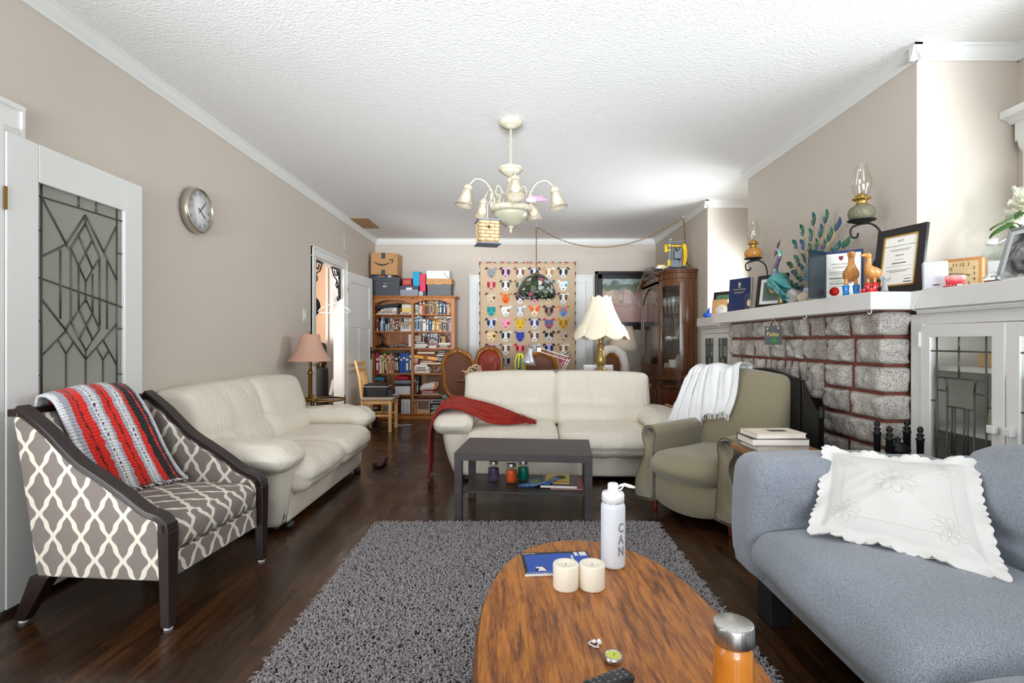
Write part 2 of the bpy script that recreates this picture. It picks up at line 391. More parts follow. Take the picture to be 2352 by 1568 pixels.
mb = MB(); mb.T = Tr(.80, 0, 1.0); mb.box(-.022, .022, -.006, 0, -.09, .09); mb.T = Tr(.80, -.006, 1.02) @ Rx(90); mb.lathe([(.009, 0), (.009, .03), (.026, .038), (.03, .055), (.02, .07), (.0, .072)], n=16)
mb.build('door_knob', pm('dark_bronze', sr(60, 45, 35), .35, metal=.8), T)
mb = MB(); mb.box(-.01, .006, -.012, .0, 1.78, 1.90); mb.box(-.01, .006, -.012, 0, .2, .32); mb.build('hinge', CHROME, T)
# leaded french door standing open near the camera
LEAD = pm('lead_came', (.10, .10, .09), .45, metal=.6)
# ---- leaded glass pattern, built from straight cames
def lead(mb, segs, w_, h_, r=.005, y=0, mi=0):
    for s_ in segs:
        mb.tube([(p[0]*w_, y, p[1]*h_) for p in s_], r, 6, mi)
PAT = []
def seg(*p): PAT.append([tuple(q) for q in p])
cx0, cx1 = .06, .93                      # inner border lines
seg((cx0, 0), (cx0, 1)); seg((cx1, 0), (cx1, 1)); seg((0, .955), (1, .955)); seg((.45, .955), (.45, 1)); seg((.66, .955), (.66, 1))
mid = (cx0+cx1)/2
def P(u, v): return (cx0+(cx1-cx0)*u, v)
seg(P(0, .955), P(.29, .80)); seg(P(.29, .80), P(.54, .935)); seg(P(.54, .935), P(.80, .80)); seg(P(.8, .8), P(1, .69)); seg(P(.29, .80), P(0, .735)); seg(P(.8, .8), P(1, .93))
seg(P(.54, .935), P(.54, .90)); seg(P(.54, .90), P(.35, .79), P(.45, .725), P(.545, .665), P(.64, .72), P(.74, .775), P(.54, .90)); seg(P(.45, .845), P(.64, .72)); seg(P(.63, .835), P(.45, .725))
seg(P(.29, .80), P(.35, .775), P(.35, .51), P(.29, .47)); seg(P(.22, .775), P(.22, .51)); seg(P(.45, .725), P(.45, .55)); seg(P(.545, .665), P(.545, .58)); seg(P(.64, .70), P(.64, .54)); seg(P(.74, .775), P(.74, .49)); seg(P(.85, .77), P(.85, .475))
seg((0, .66), (1, .575)); seg(P(0, .58), P(.29, .465)); seg(P(1, .50), P(.79, .43)); seg(P(.35, .50), P(.545, .595), P(.74, .475), P(.545, .385), P(.35, .50)); seg(P(.45, .555), P(.64, .43)); seg(P(.64, .54), P(.45, .43))
seg(P(.29, .465), P(0, .37)); seg(P(.29, .465), P(.545, .35), P(.79, .43), P(1, .32)); seg(P(.19, .43), P(.29, .375), P(.38, .42)); seg(P(.70, .395), P(.79, .345), P(.88, .385)); seg(P(.545, .385), P(.545, .35))
seg(P(.29, .375), P(.29, 0)); seg(P(.545, .35), P(.545, 0)); seg(P(.79, .345), P(.79, 0)); seg((0, .21), (1, .19)); seg((0, .03), (1, .03))
for v in (.83, .5, .3, .1): seg((0, v), (cx0, v)); seg((cx1, v-.02), (1, v-.02))
T = thing('leaded_glass_door', 'white door with a leaded glass panel swung open beside the patterned armchair', 'door', (XL+.075, 2.262, .025), 90)
W_, H_ = .823, 2.06
gx0, gx1, gz0, gz1 = .155, .685, .62, 1.885
mb = MB(); t = .042
mb.box(0, gx0, 0, t, 0, H_); mb.box(gx1, W_, 0, t, 0, H_); mb.box(gx0, gx1, 0, t, 0, gz0); mb.box(gx0, gx1, 0, t, gz1, H_)
mb.build('door_leaf', WHITE, T, bev=.004)
FROST = milky(glassmat('obscure_leaded_glass', (.90, .92, .88), .12, .04), .42, (.50, .50, .45))
GX0, GX1 = gx0, gx1
mb = MB(); mb.box(gx0, gx1, t/2-.002, t/2+.002, gz0, gz1); g = mb.build('glass_panel', FROST, T)
mb = MB(); mb.T = Tr(gx0, t/2-.004, gz0); lead(mb, PAT, gx1-gx0, gz1-gz0, .0042); mb.build('lead_came', LEAD, g)
mb = MB(); mb.box(-.03, -.002, .005, .05, .0, H_+.03); mb.build('hinge_stile', WHITE, T, bev=.003)
mb = MB(); mb.box(-.012, .0, -.006, .0, 1.72, 1.82); mb.build('hinge', BRASS, T)
mb = MB(); mb.box(.02, .1, -.05, -.005, .0, .03); 
# back wall: closed double door whose casing shows either side of the quilt
w = MB(); a, c = px(1078, 0, YB).x, px(1362, 0, YB).x; zt = 2.24
for (p, q) in ((a, a+.125), (c-.125, c)): w.box(p, q, YB-.022, YB, 0, zt); w.box(p, p+.02, YB-.034, YB, 0, zt); w.box(q-.015, q, YB-.03, YB, 0, zt)
w.box(a, c, YB-.026, YB, zt-.12, zt); w.box(a-.01, c+.01, YB-.038, YB, zt-.022, zt+.005)
struct('trim_12', w, WHITE, bev=.003)
w = MB(); w.box(a+.125, c-.125, YB-.012, YB, 0, zt-.12); struct('door_2', w, WHITE)
# alcove windows: casing, cornice head and glass
for i, (y0, y1) in enumerate(((1.32, 2.78), (5.2, 6.0))):
    w = MB(); x = XA
    w.box(x-.025, x, y0-.1, y0, 1.45, 2.3); w.box(x-.025, x, y1, y1+.1, 1.45, 2.3)
    w.box(x-.05, x, y0-.12, y1+.12, 2.28, 2.38)
    w.prism([(x, 2.38), (x-.05, 2.38), (x-.075, 2.40), (x-.11, 2.41), (x-.11, 2.45), (x, 2.45)], y0-.16, min(y1+.16, (YC0, YA1)[i]-.002), 'y')
    w.prism([(x-.0, 2.28), (x-.055, 2.28), (x-.05, 2.25), (x-.03, 2.22), (x, 2.2)], y1-.02, y1+.1, 'y')
    struct('trim_%d' % (13+i), w, WHITE, bev=.003)
    w = MB(); w.box(x+.05, x+.055, y0, y1, 1.5, 2.3, 1)
    for q in (y0, y1-.04): w.box(x+.03, x+.07, q, q+.04, 1.5, 2.3)
    for q in (1.5, 1.9, 2.26): w.box(x+.03, x+.07, y0, y1, q, q+.04)
    struct('window_%d' % (i+1), w, [WHITE, GLASS])
w = MB(); 
for q in (-1.7, -.52, .68, 1.86): w.box(q, q+.04, YF-.08, YF-.03, .65, 2.45)
for q in (.65, 1.5, 2.41): w.box(-1.7, 1.9, YF-.08, YF-.03, q, q+.04)
struct('window_3', w, WHITE)
# small fittings on wall and ceiling
tag(MB().box(-2.26, -1.98, 7.0, 7.62, CZ-.006, CZ).build('ceiling_patch', pm('bare_board', sr(176, 140, 100), .85, var=.08)), 'bare brown board patch in the ceiling near the back left corner', 'patch')
a = px(790, 525, 6.9)
tag(MB().box(XL, XL+.008, 6.9, 7.2, 2.37, 2.58).build('blank_cover_plate', WALL, bev=.002), 'blank painted cover plate high on the left wall above the doorway', 'cover plate')
T = thing('light_switch', 'white light switch plate on the left wall beside the doorway', 'light switch', (XL, 5.62, 1.46))
MB().box(0, .008, -.04, .04, -.065, .065).build('plate', WHITE, T, bev=.002); MB().box(.008, .016, -.01, .01, -.02, .02).build('rocker', WHITE, T, bev=.002)
# ================================================================ SOFAS AND CHAIRS
LEATH = pm('ivory_leather', sr(225, 217, 203), .34, bump=.5, bs=5, var=.03, vs=2, st=(4.5, 1.0, 1.0))
for q_ in LEATH.node_tree.nodes:
    if q_.type == 'BUMP': q_.inputs['Distance'].default_value = .018
    if q_.type == 'TEX_NOISE' and q_.inputs['Scale'].default_value == 5: q_.inputs['Distortion'].default_value = 1.2
def folds(p, amp, c=(0,0,0)):
    return Vector((0, 0, 0))
def leather_sofa(label, loc, rz, w=2.06, d=.92, seed=0, bulge_arm=.0):
    T = thing('leather_sofa', label, 'sofa', loc, rz); hw = w/2; aw = .33; iw = hw-aw+.06
    f = -d/2
    def wrk(s_, ax=0, amp=.006, fr=26):   # soft upholstery creases running out from the seams
        def fn(p):
            k = amp*sin(p[ax]*fr+2.5*nz(p, 3, s_))*max(0, nz(p, 2.3, s_+5)+.25)
            return (p[0], p[1]-k*.6, p[2]+k)
        return fn
    mb = MB(); mb.cush((0, .04, .15), (2*iw+.04, d-.14, .22), .03, n=(10, 6, 6)); mb.build('base', LEATH, T)
    for sx in (-1, 1):
        mb = MB()
        def flare(p, sx=sx):
            k = max(0, (.46-p[2])/.46); return (p[0]-sx*.12*k*k*(1 if sx*p[0] > hw-aw*.55 else .0), p[1]+.05*k*(1 if p[1] < 0 else 0), p[2])
        mb.cush((sx*(hw-aw/2-.02), .03, .25), (aw-.10, d-.10, .44), .05, (.01, .01, 0), (8, 10, 8), warp=flare); mb.build('arm', LEATH, T)
        mb = MB()
        def padw(p, sx=sx):
            t = (p[1]-f)/d; z = p[2]-.03*max(0, t-.3)-.035*max(0, .25-t)*4*.6
            x = p[0]+sx*.02*sin(t*3)
            k = .011*sin(p[1]*38+3*nz(p, 3, seed))*max(0, nz(p, 2, seed+9)+.3)
            return (x, p[1], z+k)
        mb.cush((sx*(hw-aw/2), .01, .495), (aw, d-.02, .155), .076, (.015, .02, .02), (12, 22, 10), wr=.006, ws=9, seed=seed+sx, warp=padw); mb.build('arm_pad', LEATH, T)
    sw = iw
    for sx in (-1, 1):
        mb = MB()
        def sq(p, sx=sx):
            t = max(0, (-p[1]-.15)/.3); q = Vector(wrk(seed+sx, 0, .009, 30)(p)); q.z -= .02*t*t
            if p[2] < .33 and p[1] < 0: q.y += .02
            return q
        mb.cush((sx*sw/2, f+.37, .335), (sw-.004, .76, .205), .07, (.004, .02, .022), (18, 16, 8), wr=.004, ws=8, seed=seed+sx*3, warp=sq); mb.build('seat_cushion', LEATH, T)
        mb = MB()
        def bk(p, sx=sx):
            z = p[2]; y = p[1]+.17*(z-.40)/.5
            pinch = .035*math.exp(-((z-.585)/.018)**2) if p[1] < .0+d/2-.2 else 0
            k = .011*sin(p[0]*24+5*nz(p, 3, seed+1))*max(0, nz(p, 2.2, seed+sx*4)+.3)
            y += pinch*.8+k-.03*max(0, 1-((z-.5)/.1)**2)
            return (p[0], y, z+.015*cos(p[0]*2.0))
        bw = sw+.085
        mb.cush((sx*bw/2, d/2-.25, .625), (bw+.012, .22, .50), .048, (.006, .035, .012), (16, 8, 22), wr=.004, ws=7, seed=seed+sx*5, warp=bk); mb.build('back_cushion', LEATH, T)
    mb = MB(); mb.cush((0, d/2-.085, .45), (2*iw-.02, .13, .76), .05, (0, .01, 0), (8, 4, 8)); mb.build('back_frame', LEATH, T)
    for sx in (-1, 1):
        for sy in (-1, 1):
            mb = MB(); mb.lathe([(.028, 0), (.032, .045)], (sx*(hw-.28), sy*(d/2-.12), 0), 12); mb.build('foot', BLACK, T)
    return T
leather_sofa('cream leather two-seat sofa along the left wall under the round clock', (-1.765, 4.03, 0), 90, 1.98, .90, seed=2)
leather_sofa('cream leather two-seat sofa behind the dark coffee table with a red throw', (.37, 4.79, 0), -2.2, 2.12, .94, seed=11)

# ---------------- patterned armchair
PATN = pm('trellis_print_fabric', sr(125, 116, 110), .85, bump=.15, bs=220)
N, L, b = nodes(PATN)
uv = N.new('ShaderNodeUVMap'); sp = N.new('ShaderNodeSeparateXYZ'); L.new(uv.outputs[0], sp.inputs[0])
def M_(op, a, c=None, e=None):
    n = N.new('ShaderNodeMath'); n.operation = op
    for i, q in enumerate((a, c, e)):
        if q is None: continue
        if isinstance(q, (int, float)): n.inputs[i].default_value = q
        else: L.new(q, n.inputs[i])
    return n.outputs[0]
uu = M_('PINGPONG', M_('ADD', M_('DIVIDE', sp.outputs[0], .0625), 100.4), 1.0)
vv = M_('MULTIPLY', sp.outputs[1], 2*pi/.185)
wv = M_('ADD', M_('ADD', M_('MULTIPLY', M_('COSINE', vv), .35), M_('MULTIPLY', M_('COSINE', M_('MULTIPLY', vv, 3)), .085)), M_('MULTIPLY', M_('COSINE', M_('MULTIPLY', vv, 5)), .0))
dd = M_('ABSOLUTE', M_('SUBTRACT', uu, M_('ADD', wv, .53)))
ln = M_('LESS_THAN', dd, M_('MULTIPLY_ADD', M_('ABSOLUTE', M_('SINE', vv)), .05, .135))
mx = N.new('ShaderNodeMix'); mx.data_type = 'RGBA'; L.new(ln, mx.inputs[0]); mx.inputs[6].default_value = (*sr(128, 118, 112), 1); mx.inputs[7].default_value = (*sr(222, 215, 200), 1)
L.new(mx.outputs[2], b.inputs['Base Color'])
ESP = pm('espresso_wood', sr(38, 26, 24), .32, coat=.2, var=.2, vs=8)
T = thing('patterned_armchair', 'grey and cream trellis-print armchair with a dark wood sloping frame', 'armchair', (-1.735, 2.526, 0), 85)
prof = [(-.335, .40), (-.328, .432), (-.30, .456), (-.24, .478), (-.144, .545), (-.05, .605), (.05, .665), (.12, .725), (.188, .79), (.25, .84), (.327, .895)]
for sx in (-1, 1):
    mb = MB(); poly = [(-.315, .2)]+[(y+.01, z-.012) for y, z in prof[:-1]]+[(.335, .875), (.345, .85), (.235, .2)]
    x0, x1 = (sx*.30, sx*.352) if sx > 0 else (sx*.352, sx*.30)
    mb.prism(poly, x0, x1, 'x'); mb.build('side_panel', PATN, T, bev=.008, boxuv=True)
    mb = MB(); pts = [Vector((sx*.335, y, z)) for y, z in prof]
    pts = spline(pts, 4)
    vs = []; fs = []; hw = .031
    for k, p in enumerate(pts):
        t = (pts[min(k+1, len(pts)-1)]-pts[max(k-1, 0)]).normalized(); nr = Vector((0, -t.z, t.y)); 
        for dx, dn in ((-hw, -.006), (hw, -.006), (hw, .018), (hw-.006, .023), (-hw+.006, .023), (-hw, .018)): vs.append(p+Vector((dx, 0, 0))+nr*dn)
    for k in range(len(pts)-1):
        for i in range(6): j = (i+1) % 6; fs.append((k*6+i, k*6+j, k*6+6+j, k*6+6+i))
    fs += [tuple(range(6)), tuple(range(len(vs)-6, len(vs)))]
    mb.add(vs, fs, 0, False); mb.build('arm_rail', ESP, T, bev=.003)
    mb = MB(); x = sx*.335
    a, c = .031, .021
    mb.add([(x-c, -.355, .012), (x+c, -.355, .012), (x+c, -.315, .012), (x-c, -.315, .012), (x-a, -.358, .40), (x+a, -.358, .40), (x+a, -.31, .40), (x-a, -.31, .40), (x-a, -.352, .44), (x+a, -.352, .44), (x+a, -.31, .44), (x-a, -.31, .44)],
        [(0,3,2,1), (0,1,5,4), (1,2,6,5), (2,3,7,6), (3,0,4,7), (4,5,9,8), (5,6,10,9), (6,7,11,10), (7,4,8,11), (8,9,10,11)]); lg = mb.build('front_leg', ESP, T, bev=.003)
    MB().lathe([(.017, 0), (.017, .012)], (x, -.335, 0), 14).build('foot_glide', WHITE, lg)
    mb = MB(); mb.add([(x-c, .29, .012), (x+c, .29, .012), (x+c, .34, .012), (x-c, .34, .012), (x-a, .17, .205), (x+a, .17, .205), (x+a, .255, .205), (x-a, .255, .205)],
        [(0,3,2,1), (0,1,5,4), (1,2,6,5), (2,3,7,6), (3,0,4,7), (4,5,6,7)]); lg = mb.build('rear_leg', ESP, T, bev=.003)
    MB().lathe([(.017, 0), (.017, .012)], (x, .315, 0), 14).build('foot_glide', WHITE, lg)
mb = MB(); mb.cush((0, -.03, .36), (.60, .60, .14), .045, (0, .02, .03), (12, 12, 8), wr=.003, ws=6); mb.build('seat_cushion', PATN, T, boxuv=True)
mb = MB(); mb.box(-.302, .302, -.33, .22, .195, .295); mb.build('seat_base', PATN, T, bev=.006, boxuv=True)
mb = MB(); mb.cush((0, .26, .62), (.60, .09, .50), .04, (0, .02, 0), (12, 6, 12), warp=lambda p: (p[0], p[1]+.20*(p[2]-.62), p[2])); mb.build('backrest', PATN, T, boxuv=True)
mb = MB(); mb.box(-.36, .36, .315, .365, .865, .897); mb.build('top_rail', ESP, T, bev=.005)
# crocheted afghan
AF = pm('striped_crochet', (.8, .8, .8), .95, sheen=.2); N, L, b = nodes(AF)
uv = N.new('ShaderNodeUVMap'); sp = N.new('ShaderNodeSeparateXYZ'); L.new(uv.outputs[0], sp.inputs[0])
nn_ = N.new('ShaderNodeTexNoise'); nn_.noise_dimensions = '2D'; nn_.inputs['Scale'].default_value = 38; L.new(uv.outputs[0], nn_.inputs[0])
dt = M_('GREATER_THAN', M_('FRACT', M_('MULTIPLY', sp.outputs[1], 46)), .42)
du = M_('MULTIPLY_ADD', M_('SUBTRACT', nn_.outputs[0], .5), .05, sp.outputs[0])
rd, wh, gy, bk = sr(226, 40, 28), sr(232, 232, 235), sr(178, 178, 190), (.012, .012, .014)
rp = ramp(N, [(0, wh), (.05, gy), (.12, rd), (.185, (.15, .01, .01)), (.20, rd), (.27, gy), (.305, wh), (.36, wh), (.40, gy), (.44, rd), (.50, (.15, .01, .01)), (.515, rd), (.565, gy), (.60, wh), (.68, gy), (.71, rd), (.77, bk), (.86, rd), (.885, bk), (.93, gy), (.96, wh)], 'CONSTANT')
L.new(du, rp.inputs[0])
d1 = M_('LESS_THAN', M_('ABSOLUTE', M_('SUBTRACT', du, .338)), .006); d2 = M_('LESS_THAN', M_('ABSOLUTE', M_('SUBTRACT', du, .64)), .006)
dm = M_('MULTIPLY', M_('MAXIMUM', d1, d2), dt)
mx = N.new('ShaderNodeMix'); mx.data_type = 'RGBA'; L.new(dm, mx.inputs[0]); L.new(rp.outputs[0], mx.inputs[6]); mx.inputs[7].default_value = (*bk, 1); L.new(mx.outputs[2], b.inputs['Base Color'])
wv_ = N.new('ShaderNodeTexWave'); wv_.inputs['Scale'].default_value = 22; wv_.bands_direction = 'Y'; wv_.inputs['Distortion'].default_value = 1.5; L.new(uv.outputs[0], wv_.inputs[0])
bp = N.new('ShaderNodeBump'); bp.inputs['Strength'].default_value = .7; bp.inputs['Distance'].default_value = .006; L.new(wv_.outputs[0], bp.inputs['Height']); L.new(bp.outputs[0], b.inputs['Normal'])
T = thing('crochet_blanket', 'red, white, grey and black striped crochet blanket draped over the patterned armchair', 'blanket', (-1.735, 2.526, 0), 85)
pathA = spline([(-.22, .40, .74), (-.235, .385, .90), (-.255, .335, .935), (-.255, .272, .90), (-.235, .232, .78), (-.19, .20, .62), (-.145, .19, .50), (-.12, .185, .462)], 6)
pathB = spline([(.14, .40, .74), (.155, .385, .90), (.165, .335, .95), (.175, .265, .915), (.21, .20, .78), (.235, .14, .62), (.245, .07, .50), (.245, .03, .463)], 6)
def afg(u, v, off=0):
    k = v*(len(pathA)-1); i = min(int(k), len(pathA)-2); f = k-i
    a = pathA[i].lerp(pathA[i+1], f); c = pathB[i].lerp(pathB[i+1], f); p = a.lerp(c, u)
    bow = sin(pi*u)
    lift = .012*abs(sin(u*11+2*v))*(1-.3*v)+.02*bow*min(1, v*3)*(v < .8 and 1 or (1-v)*5)
    p = p+Vector((0, -.7*lift, .6*lift)); p.z += .012*bow*(1 if .1 < v < .5 else 0)
    if v > .97: p += Vector((0, .01*sin(u*60), 0))
    return p+Vector((0, -off*.7, off*.7))
mb = MB(); mb.grid(lambda u, v: afg(u, v, .012), 60, 60, thick=-.012); mb.build('blanket_cloth', AF, T)
mb = MB()
for i in range(40):
    u = (i+.5)/40; p = afg(u, 1.0, .006); q = p+Vector((R.uniform(-.01, .01), -.022-R.random()*.01, -.004)); mb.tube([p, (p+q)/2+Vector((0, 0, .004)), q], .0022, 5)
mb.build('fringe', cm(225, 222, 225, .9), T)
# ---------------- olive recliner
OL = pm('olive_chenille', sr(140, 131, 106), .85, bump=.35, bs=130, var=.07, vs=5, sheen=.35)
MAHO = wood('mahogany_turned', sr(70, 28, 18), sr(110, 50, 30), (1, 1, 6), 5, .25, .4)
T = thing('olive_armchair', 'olive green upholstered armchair with rolled arms beside the fireplace', 'armchair', (1.375, 3.60, 0), -54.7); OLT = T
for sx in (-1, 1):
    mb = MB(); pr = []       # front profile of the arm, narrow waist and rolled top
    pr = [(.235, .10), (.385, .09), (.40, .16), (.395, .24), (.36, .32), (.325, .40), (.325, .46), (.345, .50), (.352, .545), (.335, .588), (.295, .605), (.255, .59), (.238, .55), (.245, .50), (.25, .44), (.245, .3)]
    pr = [Vector((x, z, 0)) for x, z in pr]; pr = spline(pr+[pr[0]], 3)[:-1]
    vs = []; fs = []; k = len(pr); ys = (-.385, -.375, -.35, .0, .3)
    for yi, y in enumerate(ys):
        cx = .3; cz = .35; s_ = (.93, .985, 1, 1, 1)[yi]
        for q in pr: vs.append((sx*(cx+(q[0]-cx)*s_), y+ (.05*(q[1]-.1) if y < 0 else 0), cz+(q[1]-cz)*s_+(.02*(y+.35) if q[1] > .45 else 0)))
    for r_ in range(len(ys)-1):
        for i in range(k): j = (i+1) % k; fs.append((r_*k+i, r_*k+j, (r_+1)*k+j, (r_+1)*k+i))
    fs.append(tuple(range(k))); fs.append(tuple(range((len(ys)-1)*k, len(ys)*k)))
    mb.add(vs, fs, 0, True); a = mb.build('arm', OL, T)
    mb = MB(); mb.tube([(sx*(.3+(q[0]-.3)*.985), -.385+.05*(q[1]-.1), .35+(q[1]-.35)*.985) for q in pr], .0035, 6, closed=True); mb.build('piping', pm('olive_piping', sr(98, 86, 62), .8), a)
    mb = MB(); mb.lathe([(.014, 0), (.016, .01), (.022, .085), (.018, .10), (.03, .108), (.032, .118), (.022, .13), (.036, .15), (.036, .16)], (sx*.29, -.30, 0), 16); mb.build('front_leg', MAHO, T)
    mb = MB(); mb.lathe([(.018, 0), (.026, .16)], (sx*.26, .26, 0), 10); mb.build('rear_leg', MAHO, T)
mb = MB(); mb.cush((0, -.06, .20), (.50, .60, .19), .03, (0, .035, -.0), (12, 8, 6), warp=lambda p: (p[0], p[1]-.02*(1-(p[0]/.25)**2), p[2]-(.045*(1-(p[0]/.26)**2) if p[2] < .16 else 0))); mb.build('front_apron', OL, T)
mb = MB(); mb.cush((0, -.09, .36), (.495, .66, .16), .07, (0, .045, .025), (14, 14, 8), wr=.008, ws=5, seed=4, warp=lambda p: (p[0]*(1+.03*(p[1] < -.3)), p[1]-.03*(1-(p[0]/.25)**2)*(p[1] < 0), p[2])); mb.build('seat_cushion', OL, T)
def backw(p):
    hump = .045*math.exp(-(p[0]/.24)**2)*max(0, (p[2]-.6)/.35)
    return (p[0]*(1+.10*(p[2]-.4)), p[1]+.22*(p[2]-.4)+.25*(abs(p[0])**3), p[2]+hump)
mb = MB(); mb.cush((0, .22, .64), (.66, .13, .60), .05, (0, .03, 0), (14, 6, 14), wr=.004, ws=5, warp=backw); mb.build('backrest', OL, T)
# white fringed throw
THR = pm('white_cotton_throw', sr(236, 236, 236), .9, bump=.5, bs=70, sheen=.3)
T = thing('white_throw', 'white fringed cotton throw over the back of the olive armchair', 'throw', (1.375, 3.60, 0), -54.7)
def thr(u, v):
    # u: along the back from its left end to the middle; v: from behind, over the top, down the front
    x = -.47+.50*u+.03*sin(v*5+u*4); L_ = .56-.27*u+.06*sin(u*7); top = .965+.02*u+.01*sin(u*14)
    if u < .18: top -= (.18-u)*.75
    s_ = v*(.14+.10+L_)
    if s_ < .14: y = .425+.0; z = top-.14+s_
    elif s_ < .24:
        a = (s_-.14)/.10*pi; y = .335+.09*cos(a); z = top+.028*sin(a)
    else:
        d_ = s_-.24; y = .243-.22*d_; z = top-d_
    lean = max(0, .18-u)
    y += -.45*lean*v+.010*sin(u*34+v*4)*min(1, v*2)+.006*sin(u*71+2*v)
    z += .012*sin(u*20+v*3)*(v > .35)
    x += -.05*v*(1-u)+ (.10*u*(v-.4) if v > .4 else 0)*-.9
    return (x, y-.018, z)
mb = MB(); mb.grid(thr, 60, 60, thick=.007); mb.build('throw_cloth', THR, T)
mb = MB()
for i in range(120):
    u = (i+R.random())/120; p = Vector(thr(u, 1)); q = p+Vector((R.uniform(-.012, .012), R.uniform(-.012, .0), -.022-.02*R.random())); mb.tube([p, (p+q)/2+Vector((R.uniform(-.006, .006), 0, 0)), q], .0018, 4)
for i in range(60):
    v = .45+.55*(i+R.random())/60; p = Vector(thr(0, v)); q = p+Vector((-.02-.015*R.random(), -.005, -.018)); mb.tube([p, (p+q)/2+Vector((0, 0, .005)), q], .0018, 4)
mb.build('fringe', THR, T)
# red chenille throw over the centre sofa's left arm
RED = pm('red_chenille', sr(150, 30, 14), .95, bump=1.0, bs=90, sheen=.1, var=.3, vs=40)
T = thing('red_throw', 'rusty red chenille throw trailing over the left arm of the centre sofa', 'throw', (0, 0, 0))
UP = [(-.745, 4.72, .10), (-.735, 4.76, .38), (-.69, 4.82, .60), (-.55, 4.86, .665), (-.40, 4.82, .64), (-.22, 4.775, .60), (-.03, 4.74, .535), (.10, 4.66, .475)]
LO = [(-.72, 4.36, .10), (-.72, 4.37, .40), (-.65, 4.43, .585), (-.50, 4.46, .60), (-.37, 4.50, .54), (-.25, 4.52, .475), (-.10, 4.52, .468), (.07, 4.56, .468)]
UPs, LOs = spline(UP, 8), spline(LO, 8)
def rdt(u, v):
    k = u*(len(UPs)-1); i = min(int(k), len(UPs)-2); f = k-i
    a = UPs[i].lerp(UPs[i+1], f); c = LOs[i].lerp(LOs[i+1], f); p = a.lerp(c, v)
    fold = .016*abs(sin(v*13+2.2*u+1.5*nz((u*3, v*2, 0), 1, 3)))+.008*abs(sin(v*31+5*u))
    dn = Vector((-.6, 0, .3)) if u < .25 else Vector((0, -.5, .8))
    p += dn*(fold+.025*sin(pi*v)*(1-u*.6))
    return p
mb = MB(); mb.grid(rdt, 90, 50, thick=-.008); mb.build('throw_cloth', RED, T)
mb = MB()
for i in range(70):
    v = R.random(); p = rdt(1-.12*R.random()**2, v); q = p+Vector((.05+.05*R.random(), -.03*R.random(), -.012)); q.z = max(q.z, .462); mb.tube([p, p.lerp(q, .5)+Vector((0, 0, .006)), q], .003, 5)
mb.build('fringe', RED, T); mb = MB()
for i in range(36):
    v = i/36; p = rdt(0, v); q = p+Vector((R.uniform(-.01, .01), R.uniform(-.01, .01), -.06-.03*R.random())); q.z = max(.01, q.z); mb.tube([p, q], .003, 5)
mb.build('fringe', RED, T)
HONY = wood('end_table_wood', sr(130, 84, 40), sr(160, 110, 60), (8, 1, 1), 4, .4)
# ---------------- grey-blue sofa in the foreground
GS = pm('grey_blue_weave', sr(150, 156, 165), .9, bump=.25, bs=320, sheen=.4); N, L, b = nodes(GS)
tc = N.new('ShaderNodeTexCoord'); ck = N.new('ShaderNodeTexNoise'); ck.inputs['Scale'].default_value = 520; ck.inputs['Detail'].default_value = 1; L.new(tc.outputs['Object'], ck.inputs[0])
ck2 = N.new('ShaderNodeTexNoise'); ck2.inputs['Scale'].default_value = 3; L.new(tc.outputs['Object'], ck2.inputs[0])
rp = ramp(N, [(.35, sr(100, 107, 118)), (.65, sr(178, 185, 197))]); L.new(ck.outputs[0], rp.inputs[0])
rp2 = ramp(N, [(.35, (.86, .86, .85)), (.65, (1, 1, 1))]); L.new(ck2.outputs[0], rp2.inputs[0])
mx = N.new('ShaderNodeMix'); mx.data_type = 'RGBA'; mx.blend_type = 'MULTIPLY'; mx.inputs[0].default_value = 1; L.new(rp.outputs[0], mx.inputs[6]); L.new(rp2.outputs[0], mx.inputs[7]); L.new(mx.outputs[2], b.inputs['Base Color'])
T = thing('grey_sofa', 'large light grey-blue fabric sofa in the right foreground', 'sofa', (1.45, 1.35, 0))
def lw(fn): return fn
mb = MB()
mb.cush((.0, .98-.02, .405), (.90, .28, .55), .07, (0, .02, .01), (18, 10, 14), wr=.004, ws=5, seed=1, warp=lambda p: (p[0]+.025*(1-((p[2]-.4)/.27)**2)*(-1 if p[0] < 0 else 0)+.03*(p[2] < .2)*(p[0] < 0), p[1], p[2]-.012*(p[0] > .2))); mb.build('arm', GS, T)
mb = MB(); mb.cush((.0, -.02, .215), (.90, 2.1, .17), .04, (.0, 0, 0), (8, 12, 6), warp=lambda p: (p[0]+(.05*(.3-p[2])/.17 if p[0] < 0 else 0), p[1], p[2])); mb.build('base', GS, T)
def seatw(p):
    k = max(0, (-p[0]-.25)/.25); return (p[0]-.0, p[1], p[2]-.03*k*k+.006*sin(p[1]*7+p[0]*5))
for c, l, sd in ((.44, .95, 0), (-.605, 1.03, 5)):
    mb = MB(); mb.cush((-.075, c-.055 if sd == 0 else c, .34), (.83, l-.02, .15), .07, (.02, .015, .035), (16, 22, 8), wr=.008, ws=4, seed=sd, warp=seatw); mb.build('seat_cushion', GS, T)
mb = MB(); mb.cush((.42, -.08, .42), (.16, 2.0, .56), .06, (0, 0, .01), (6, 14, 10)); mb.build('back_frame', GS, T)
for c, l, sd in ((.27, .98, 0), (-.72, 1.0, 5)):
    mb = MB()
    mb.cush((.30, c, .585), (.22, l, .40), .10, (.04, .02, .045), (10, 18, 14), wr=.012, ws=4, seed=sd+2, warp=lambda p: (p[0]+.22*(p[2]-.42)-.02*math.exp(-((p[2]-.53)/.015)**2)*-1, p[1], p[2]-.04*abs((p[1]-c)/l*2)**3)); mb.build('back_cushion', GS, T)
for sx, sy in ((-.36, .88), (.36, .88), (-.36, -.9), (.36, -.9)):
    MB().box(sx-.045, sx+.045, sy-.06, sy+.06, 0, .15).build('leg', BLACK, T, bev=.004)
